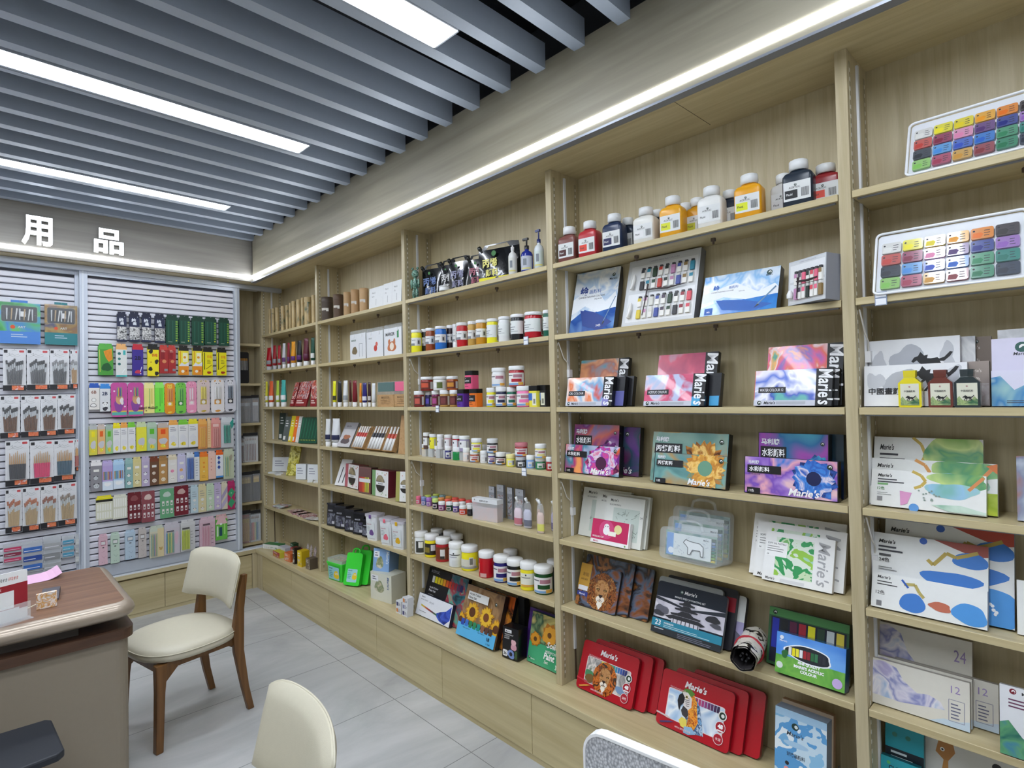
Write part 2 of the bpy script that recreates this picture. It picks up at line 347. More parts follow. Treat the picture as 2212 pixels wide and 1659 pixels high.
# ---------------- desk ----------------
t=thing('reception_desk','brown walnut-topped desk with rounded beige metal rim and taupe body','desk',(2.0,-2.0,0))
def D(mb,n): o=mb.build(n,t); o.location=(-2.0,2.0,0); return o
RIM=mat('#a89a8a',.28,.35)
def rimloop(x0,x1,y0,y1,r,prof,mb,m,n=8):
    # sweep profile (inset,z) round a rounded rectangle
    rings=[]
    for ins,z in prof:
        rings.append([(a,b,z) for a,b in rrect(x0+ins,x1-ins,y0+ins,y1-ins,max(r-ins,.005),n)])
    V=[p for R_ in rings for p in R_]; k=len(rings[0])
    mb.add(V,[(j*k+i,j*k+(i+1)%k,(j+1)*k+(i+1)%k,(j+1)*k+i) for j in range(len(rings)-1) for i in range(k)],m,True)
m=MB(); rimloop(1.66,2.375,-3.0,-1.295,.07,[(.05,.700),(.02,.702),(.006,.712),(0,.727),(.004,.742),(.016,.754),(.034,.7602),(.036,.7602)],m,RIM); m.prism(rrect(1.71,2.325,-2.95,-1.345,.02,4),.70,.7002,RIM,'z'); D(m,'rim')
D(MB().prism(rrect(1.695,2.340,-2.965,-1.330,.035,5),.703,.7603,WALNUT,'z'),'desktop')
D(bev(MB().prism(rrect(1.70,2.36,-3.0,-1.30,.05,6),.625,.66,WALNUT_D,'z').build('x')) and MB().prism(rrect(1.70,2.362,-3.0,-1.303,.05,6),.6255,.6605,WALNUT_D,'z'),'lower_shelf')
bpy.data.objects.remove(bpy.data.objects['x'])
D(MB().prism(rrect(1.76,2.345,-2.95,-1.318,.045,6),.02,.6255,mat('#8f8474',.5),'z'),'body')
m=MB(); m.box(2.0,2.30,-2.8,-1.47,.6606,.70,'#4d4640'); D(m,'spacer')
m=MB(); m.box(1.78,2.32,-2.9,-1.36,0,.02,'#3a3430'); D(m,'plinth')
# payment stand on the desk
P=thing('payment_stand','red and white acrylic payment sign stand on the desk','sign stand',(2.305,-1.682,.7605),math.radians(112),None); P.scale=(1,1,.8)
# face looks toward the camera
m=MB(); m.prism(rrect(-.075,.075,.004,.215,.008),-.002,.002,'#f2f2f2'); m.box(-.075,.075,-.0025,-.002,.05,.162,'#a02430'); m.box(-.075,.035,-.0028,-.0025,.060,.135,'#f0f0f0')
m.text('银联 云闪付',-.06,.18,.014,'#5a5a60',-.0026); m.text('闪付',.02,.18,.014,'#e07a70',-.0028); m.text('扫码付款',-.055,.142,.013,'#f0d0d0',-.0030)
m.box(-.075,.05,-.0032,-.0026,.005,.058,'#eef0f2'); m.text('收款商户',-.06,.03,.010,'#77777c',-.0036); m.text('欢迎光临',-.06,.012,.008,'#99999c',-.0036); m.build('sign_board',P)
m=MB(); m.box(-.08,.08,-.03,.03,0,.004,clear()); m.box(-.078,.078,-.016,-.013,.004,.075,clear()); m.build('acrylic_base',P)
# pink slip
o=MB(); N=10; V=[];F=[]
for i in range(N+1):
    s=i/N; z=.001+.022*max(0,(s-.7)/.3)**2
    for q in (0,1): V.append((s*.20,q*.15,z+.0 if q==0 else z+.004*s))
for i in range(N): F.append((2*i,2*i+2,2*i+3,2*i+1))
o.add(V,F,mat('#e6b8d6',.7)); 
o.add([(a,b,c-.0006) for a,b,c in V],[f[::-1] for f in F],mat('#e6b8d6',.7))
o.text('NO.  送货单',.02,.0,.0001,'#c089ac',0)
p=o.build('paper_slip'); p.location=(1.80,-1.67,.7606); p.rotation_euler=(0,0,math.radians(92)); tag(p,'pink paper slip with a curled end lying on the desk','paper')
# tape dispenser / card reader
m=MB(); m.prism([(-.06,0),(.06,0),(.06,.008),(.03,.022),(-.05,.026),(-.06,.014)],-.028,.028,'#54525a'); m.box(.052,.0605,-.018,.018,.002,.0075,'#2c2b30')
p=bev(m.build('stapler_box'),.004,3); p.location=(2.075,-1.532,.7606); p.rotation_euler=(0,0,math.radians(-8)); tag(p,'small dark grey plastic device on the desk behind the marbled tile','device')
t=thing('marbled_cube','small cream and orange marbled block on the desk with white cord','ornament',(2.211,-1.554,.7606),math.radians(92))
bev(MB().box(-.03,.03,-.006,.006,0,.058,art(['#efe9e2','#d8cfc8','#d9a04a','#f2ede6','#c98a3a','#ece6df'],28,2,2.5)).build('block',t),.002)
MB().tube([(-.03,.003,.02),(-.05,.006,.012),(-.075,.012,.008),(-.10,.01,.004)],.002,'#f2ead2').build('cord',t)
# ---------------- chairs ----------------
def make_chair(lab):
    t=thing('dining_chair',lab,'chair',(0,0,0),0,'cream leatherette dining chairs')
    # seat: padded rounded disc, front toward -y
    m=MB(); prof=[(.0,.438),(.10,.437),(.17,.433),(.205,.427),(.222,.414),(.226,.392),(.222,.376),(.20,.3705),(0,.3705)]
    seg=40
    def sup(a):
        return (abs(math.cos(a))**2.6+abs(math.sin(a))**2.6)**(-1/2.6)
    V=[]
    for r,z in prof:
        for i in range(seg): a=2*PI*i/seg; q=sup(a); V.append((r*q*math.cos(a)*1.0,r*q*math.sin(a)*.98-.0,z))
    m.add(V,[(j*seg+i,j*seg+(i+1)%seg,(j+1)*seg+(i+1)%seg,(j+1)*seg+i) for j in range(len(prof)-1) for i in range(seg)],LEATHER,True)
    V=[]
    for i in range(seg+1):
        a=2*PI*i/seg; q=sup(a)*.2262; V.append((q*math.cos(a),q*math.sin(a)*.98,.406))
    m.tube(V,.0025,LEATHER,6)
    m.build('seat',t)
    # backrest: curved padded shell
    m=MB(); nu,nv=22,12; Rr=.42
    def bp(u,v,side):
        # u -1..1 across, v -1..1 up
        x=.225*u; edge=max(abs(u)**5,0); hv=.112*(1-.22*abs(u)**6)
        dz=-.022*(abs(u)**3)*(.6-.5*v)
        z=.645+hv*v+dz-.0
        th=.024*math.sqrt(max(0,(1-abs(u)**6)))*math.sqrt(max(0,1-abs(v)**4))+.004
        y=.185-.30*(x*x)/.09*.28+.06*(v*.4)
        return (x,y+(-th if side==0 else th*.7),z)
    for side in (0,1):
        V=[bp(-1+2*i/nu,-1+2*j/nv,side) for j in range(nv+1) for i in range(nu+1)]
        F=[(j*(nu+1)+i,j*(nu+1)+i+1,(j+1)*(nu+1)+i+1,(j+1)*(nu+1)+i) for j in range(nv) for i in range(nu)]
        if side: F=[f[::-1] for f in F]
        m.add(V,F,LEATHER,True)
    ring=[(-1+2*i/nu,-1) for i in range(nu+1)]+[(1,-1+2*j/nv) for j in range(1,nv+1)]+[(1-2*i/nu,1) for i in range(1,nu+1)]+[(-1,1-2*j/nv) for j in range(1,nv)]
    V=[bp(u,v,0) for u,v in ring]+[bp(u,v,1) for u,v in ring]; n=len(ring)
    m.add(V,[(i,i+n,(i+1)%n+n,(i+1)%n) for i in range(n)],LEATHER,True)
    m.tube([bp(u,v,1) for u,v in ring+[ring[0]]],.003,LEATHER,6)
    m.build('backrest',t)
    def blade(pts,wd,th,name):
        # pts (x,y,z); section: wd along y, th along x
        V=[]
        for (x,y,z),w_ in zip(pts,wd):
            V+=[(x-th/2,y-w_/2,z),(x+th/2,y-w_/2,z),(x+th/2,y+w_/2,z),(x-th/2,y+w_/2,z)]
        F=[(j*4+i,j*4+(i+1)%4,(j+1)*4+(i+1)%4,(j+1)*4+i) for j in range(len(pts)-1) for i in range(4)]+[(3,2,1,0),tuple(range(4*len(pts)-4,4*len(pts)))]
        return bev(MB().add(V,F,CHAIRWOOD).build(name,t),.004,2)
    for s in (-1,1):
        blade([(s*.178,.235,0),(s*.178,.207,.12),(s*.176,.178,.30),(s*.176,.176,.40),(s*.178,.184,.50),(s*.176,.200,.60),(s*.174,.212,.66)],[.030,.034,.048,.055,.040,.034,.026],.026,'leg')
        blade([(s*.176,-.185,0),(s*.170,-.175,.25),(s*.165,-.168,.370)],[.030,.036,.050],.034,'leg')
    MB().box(-.165,.165,.15,.172,.325,.370,CHAIRWOOD).build('apron',t); MB().box(-.165,.165,-.172,-.15,.325,.370,CHAIRWOOD).build('apron',t)
    for s in (-1,1):
        MB().prism([(-.165,.370),(.17,.370),(.17,.33),(.13,.340),(-.10,.340),(-.15,.29),(-.165,.29)],s*.165-.011,s*.165+.011,CHAIRWOOD,'x').build('side_rail',t)
    return t
c1=make_chair('cream padded dining chair with brown wooden legs standing beside the desk')
c1.location=(1.86,-1.03,0); c1.rotation_euler=(0,0,math.atan2(.074,.34)+.0)
c2=copy_tree(c1); c2['label']='cream padded dining chair cut off by the bottom edge, seen from its back'
c2.location=(3.54,-1.338,0); c2.rotation_euler=(0,0,-.08)
# grey mesh chair
t=thing('mesh_chair','light grey mesh office chair with white frame at the bottom edge','chair',(4.462,-.726,0),.0)
def _mesh():
    m=mat('#a9abae',.6).copy(); m.name='grey_mesh'; nt=m.node_tree; b=nt.nodes['Principled BSDF']
    tc=nt.nodes.new('ShaderNodeTexCoord'); v=nt.nodes.new('ShaderNodeTexVoronoi'); v.inputs['Scale'].default_value=240; mp=nt.nodes.new('ShaderNodeMapping'); mp.inputs['Scale'].default_value=(1,1,.7)
    r=ramp(nt,[(.15,'#d8d9dc'),(.8,'#8f9196')]); nt.links.new(tc.outputs['Object'],mp.inputs[0]); nt.links.new(mp.outputs[0],v.inputs['Vector']); nt.links.new(v.outputs['Distance'],r.inputs[0]); nt.links.new(r.outputs[0],b.inputs['Base Color'])
    bp=nt.nodes.new('ShaderNodeBump'); bp.inputs['Strength'].default_value=.6; bp.inputs['Distance'].default_value=.002; bp.invert=True; nt.links.new(v.outputs['Distance'],bp.inputs['Height']); nt.links.new(bp.outputs[0],b.inputs['Normal']); return m
MESH=_mesh()
P=rrect(-.22,.22,.48,.905,.04,5); Q=rrect(-.216,.216,.484,.900,.037,5)
m=MB(); n=len(P); V=[(a,-.20,b) for a,b in P]+[(a,-.20,b) for a,b in Q]+[(a,-.18,b) for a,b in P]+[(a,-.18,b) for a,b in Q]
F=[]
for i in range(n):
    j=(i+1)%n; F+=[(i,j,n+j,n+i),(2*n+i,3*n+i,3*n+j,2*n+j),(i,2*n+i,2*n+j,j),(n+i,n+j,3*n+j,3*n+i)]
m.add(V,F,mat('#eeeeee',.35)); m.build('back_frame',t)
MB().prism(Q,-.198,-.190,MESH).build('back_mesh',t)
bev(MB().box(-.23,.23,-.16,.28,.43,.48,MESH).build('seat',t),.02,3)
MB().lathe([(.025,.06),(.025,.43)],'#cfcfcf',14,0,.05).build('gas_column',t)
m=MB()
m.box(-.03,.03,-.21,-.10,.40,.43,'#e8e8e8'); m.box(-.03,.03,-.22,-.205,.40,.70,'#e8e8e8'); m.build('back_bracket',t)
for k in range(5):
    a=2*PI*k/5; MB().tube([(0,.05,.09),(.26*math.cos(a),.05+.26*math.sin(a),.06)],[.022,.014],'#e8e8e8').build('leg',t)
    MB().lathe([(.0,.0),(.02,.004),(.025,.025),(.02,.046),(0,.05)],'#333336',10,.26*math.cos(a),.05+.26*math.sin(a)).build('caster',t)
t.rotation_euler=(0,0,.12)
# black stool at the lower left
t=thing('stool','black padded stool with pale wooden frame in front of the desk','stool',(2.60,-1.70,0),0)
def ST(m_,n): o=m_.build(n,t); o.location=(-2.60,1.70,0); return o
bev(ST(MB().prism([(2.42,-1.90),(2.435,-1.575),(2.455,-1.56),(2.69,-1.548),(2.71,-1.565),(2.74,-1.90),(2.72,-1.92),(2.44,-1.92)],.425,.45,mat('#22262e',.6),'z'),'seat'),.006,2)
m=MB(); m.box(2.46,2.70,-1.89,-1.60,.39,.4245,'#b59c7c'); ST(m,'seat_frame')
for a,b in ((2.47,-1.60),(2.69,-1.60),(2.47,-1.88),(2.69,-1.88)): ST(MB().box(a-.015,a+.015,b-.015,b+.015,0,.3895,'#b59c7c'),'leg')
BX=[('kai24',3.377,0.072,1.763,0.085,0.215,0.272,0.277,0.03),('paintset',3.646,0.069,1.764,0.016,0.302,0.271,0.27,0.035),('kai18',3.973,0.069,1.765,0.02,0.256,0.15,0.349,0.03),('setside',4.285,0.02,1.758,-0.462,0.137,0.13,0.065,0.05),('oil_b',3.4,0.086,1.46,0.01,0.24,0.192,0.2,0.02),('oil_c',3.553,0.038,1.46,0.01,0.113,0.115,0.2,0.022),('oil_d',3.586,0.063,1.46,0.01,0.102,0.115,0.2,0.02),('oil_f',3.398,0.015,1.46,0.01,0.229,0.116,0.2,0.02),('acr_b',3.79,0.061,1.46,0.01,0.231,0.189,0.22,0.02),('acr_c',3.865,0.038,1.46,0.01,0.185,0.112,0.22,0.02),('acr_f',3.772,0.015,1.46,0.01,0.235,0.113,0.22,0.02),('wat_b',4.191,0.061,1.46,0.01,0.217,0.189,0.22,0.02),('wat_c',4.164,0.038,1.46,0.01,0.242,0.111,0.22,0.02),('wat_f',4.176,0.015,1.46,0.01,0.22,0.111,0.22,0.02),('gou_b',3.384,0.066,1.187,0.01,0.226,0.196,0.12,0.03),('gou_c',3.446,0.098,1.186,0.011,0.24,0.189,0.12,0.025),('gou_f',3.363,0.038,1.186,0.01,0.276,0.116,0.12,0.025),('sunb',3.772,0.045,1.189,0.01,0.288,0.178,0.2,0.03),('sunf',3.8,0.02,1.187,0.01,0.273,0.108,0.2,0.022),('aqu_b',4.161,0.058,1.186,0.01,0.206,0.189,0.1,0.03),('aqu_c',4.157,0.09,1.185,0.01,0.24,0.188,0.1,0.02),('aqu_f',4.129,0.03,1.185,0.01,0.272,0.115,0.1,0.025),('pencil1',3.374,0.104,0.916,0.01,0.24,0.2,0.25,0.016),('pencil2',3.463,0.085,0.916,0.011,0.252,0.195,0.25,0.016),('pencil3',3.527,0.066,0.916,0.01,0.179,0.188,0.25,0.016),('pinkbox',3.487,0.045,0.917,0.01,0.179,0.093,0.25,0.018),('case_b',3.821,0.096,0.916,0.01,0.218,0.178,0.15,0.025),('case_m',3.819,0.068,0.916,0.01,0.212,0.145,0.15,0.025),('case_f',3.805,0.04,0.916,0.011,0.219,0.111,0.15,0.025),('pas_b',4.115,0.079,0.918,0.01,0.274,0.193,0.33,0.016),('pas_m',4.137,0.059,0.918,0.01,0.26,0.173,0.33,0.016),('pas_f',4.173,0.04,0.918,0.009,0.2,0.151,0.33,0.016),('lion_b',3.482,0.081,0.646,0.012,0.237,0.191,0.34,0.012),('lion_m',3.402,0.065,0.646,0.011,0.238,0.2,0.34,0.012),('lion_f',3.394,0.05,0.646,0.01,0.199,0.165,0.34,0.012),('sketch_b',3.789,0.061,0.648,0.012,0.265,0.194,0.36,0.015),('mount',3.879,0.079,0.649,0.01,0.2,0.173,0.36,0.018),('sketch_m',3.763,0.045,0.647,0.012,0.247,0.19,0.36,0.012),('sketch',3.77,0.03,0.647,0.009,0.264,0.178,0.361,0.012),('acry_b',4.169,0.064,0.65,0.01,0.229,0.17,0.25,0.03),('acry_f',4.213,0.02,0.652,0.011,0.191,0.117,0.25,0.04),('tinL_b',3.495,0.07,0.319,0.017,0.258,0.19,0.38,0.016),('tinL_m',3.449,0.05,0.319,0.013,0.269,0.193,0.38,0.016),('tinL_f',3.405,0.03,0.319,0.01,0.268,0.183,0.38,0.016),('tinR_b',3.875,0.075,0.319,0.018,0.255,0.2,0.38,0.016),('tinR_m',3.817,0.055,0.319,0.014,0.265,0.193,0.38,0.016),('tinR_f',3.775,0.035,0.319,0.01,0.271,0.185,0.38,0.016),('glass_b',4.2,0.078,0.316,0.011,0.147,0.219,0.12,0.02),('glass',4.198,0.03,0.319,0.011,0.146,0.212,0.12,0.045),('tray1',4.597,0.01,2.056,0.006,0.265,0.163,0.414,0.012),('tray2',4.518,-0.0,1.759,0.041,0.3,0.174,0.353,0.012),('horse_c',4.507,0.096,1.458,0.01,0.2,0.18,0.12,0.015),('brown_b',4.537,0.114,1.457,0.01,0.2,0.179,0.12,0.012),('horse_b',4.474,0.073,1.458,0.01,0.205,0.183,0.12,0.02),('brown_f',4.613,0.053,1.458,0.01,0.126,0.112,0.12,0.018),('horse_f',4.474,0.03,1.458,0.01,0.225,0.111,0.12,0.02),('lilac_c',4.754,0.071,1.458,0.009,0.15,0.188,0.12,0.015),('lilac_b',4.744,0.051,1.458,0.01,0.14,0.165,0.12,0.018),('lilac_f',4.745,0.03,1.458,0.01,0.139,0.086,0.12,0.018),('swirl_b',4.471,0.087,1.188,0.01,0.243,0.186,0.25,0.02),('swirl_m',4.469,0.066,1.187,0.01,0.275,0.128,0.25,0.018),('swirl_f',4.478,0.045,1.187,0.01,0.247,0.099,0.25,0.018),('edge4',4.782,0.05,1.186,0.01,0.2,0.153,0.151,0.02),('memph_b',4.493,0.061,0.918,0.012,0.275,0.228,0.3,0.018),('memph_m',4.472,0.039,0.918,0.009,0.249,0.193,0.3,0.018),('memph_f',4.477,0.02,0.917,0.01,0.245,0.091,0.3,0.016),('edge5',4.774,0.05,0.916,0.01,0.2,0.125,0.201,0.02),('cloud_b',4.463,0.104,0.646,0.01,0.212,0.195,0.18,0.018),('cloud_r',4.508,0.084,0.646,0.014,0.221,0.114,0.18,0.018),('cloud_m',4.467,0.063,0.646,0.011,0.213,0.118,0.18,0.018),('cloud_f',4.467,0.042,0.646,0.015,0.211,0.116,0.18,0.018),('green_w',4.74,0.0,0.645,0.009,0.16,0.153,0.202,0.015),('teal_b',4.48,0.071,0.316,0.011,0.089,0.257,0.15,0.018),('gir',4.567,0.1,0.316,0.0,0.25,0.247,0.149,0.018),('teal_f',4.475,0.05,0.316,0.01,0.09,0.178,0.15,0.018),('acset_b',2.274,0.046,0.32,0.012,0.341,0.245,0.3,0.022),('acset_w',2.263,0.02,0.32,0.01,0.298,0.111,0.3,0.022),('sunfl_b',2.749,0.042,0.32,0.01,0.219,0.238,0.33,0.022),('sunfl',2.649,0.01,0.322,0.008,0.28,0.241,0.33,0.028),('blackst',2.971,0.13,0.313,-0.129,0.048,0.238,0.0,0.03),('mark30',2.992,0.002,0.318,0.134,0.092,0.137,0.073,0.065),('solid_b',3.061,0.076,0.318,0.011,0.202,0.215,0.22,0.02),('solid',3.101,0.053,0.318,0.009,0.186,0.213,0.22,0.02),('postA',1.797,0.03,2.052,-0.0,0.165,0.131,0.05,0.012),('postB',1.963,0.03,2.052,-0.001,0.199,0.135,0.05,0.012),('canv1',1.568,0.02,1.755,-0.0,0.199,0.162,0.0,0.05),('canv2',1.779,0.02,1.755,-0.001,0.194,0.158,0.0,0.05),('canv3',1.985,0.02,1.755,-0.0,0.189,0.159,0.0,0.05),('kraft1',1.897,0.02,1.456,0.1,0.159,0.146,0.004,0.06),('kraft2',2.085,0.02,1.458,0.068,0.138,0.144,0.025,0.06),('brushp',1.359,0.02,1.192,0.113,0.142,0.175,0.475,0.02),('pent1',1.57,0.015,1.196,0.002,0.145,0.154,0.444,0.03),('pent2',1.764,0.015,1.196,0.06,0.153,0.159,0.448,0.03),('pent3',1.95,0.015,1.195,0.082,0.099,0.158,0.414,0.03),('krboard',2.1,0.03,1.185,0.146,0.07,0.222,0.134,0.012),('wpack',1.256,0.05,0.919,0.283,0.103,0.185,0.42,0.015),('redmk',1.355,0.075,0.918,-0.054,0.201,0.153,0.076,0.07),('redmk2',1.647,0.02,0.915,0.111,0.126,0.163,0.058,0.05),('grnmk',1.8,0.028,0.915,0.039,0.174,0.155,0.036,0.08),('yelmk',2.112,0.0,0.918,0.395,0.122,0.169,0.073,0.08),('blk0',1.215,0.01,0.647,0.297,0.079,0.139,0.072,0.07),('blk1',1.334,0.01,0.647,0.301,0.095,0.136,0.064,0.07),('blk2',1.471,0.01,0.647,0.264,0.084,0.129,0.063,0.07),('blk3',1.583,0.01,0.648,0.338,0.087,0.125,0.076,0.07),('blk4',1.699,0.01,0.65,0.331,0.053,0.092,0.112,0.07),('gcase2',1.545,0.016,0.322,0.45,0.12,0.212,0.28,0.03),('gcase',1.525,-0.035,0.322,0.45,0.12,0.2,0.28,0.03),('blueb',1.856,-0.01,0.442,0.412,0.115,0.164,0.113,0.1),('creamb',1.851,-0.02,0.313,0.151,0.189,0.161,0.0,0.11),('redbk1',0.563,0.03,1.459,0.019,0.072,0.191,0.271,0.012),('redbk2',0.678,0.02,1.459,0.005,0.196,0.193,0.285,0.012),('redbk3',0.934,0.03,1.457,0.045,0.093,0.19,0.089,0.012),('chart0',0.205,0.08,1.185,0.243,0.081,0.218,0.081,0.02),('chart1',0.41,0.03,1.185,0.299,0.063,0.196,0.211,0.008),('chart2',0.522,0.03,1.185,0.251,0.05,0.202,0.215,0.008),('chart3',0.597,0.03,1.185,0.233,0.043,0.202,0.211,0.008),('chart4',0.658,0.03,1.185,0.232,0.044,0.2,0.217,0.008),('gpen',0.787,0.0,1.188,0.353,0.179,0.193,0.233,0.02),('wbx1',0.117,0.06,0.917,0.662,0.142,0.117,0.09,0.05),('yelbag',0.45,0.04,0.915,0.558,0.096,0.234,0.299,0.01),('wbx2',0.733,0.0,0.915,0.48,0.09,0.114,0.041,0.05),('wbx3',0.841,0.04,0.916,0.524,0.091,0.113,0.072,0.05)]
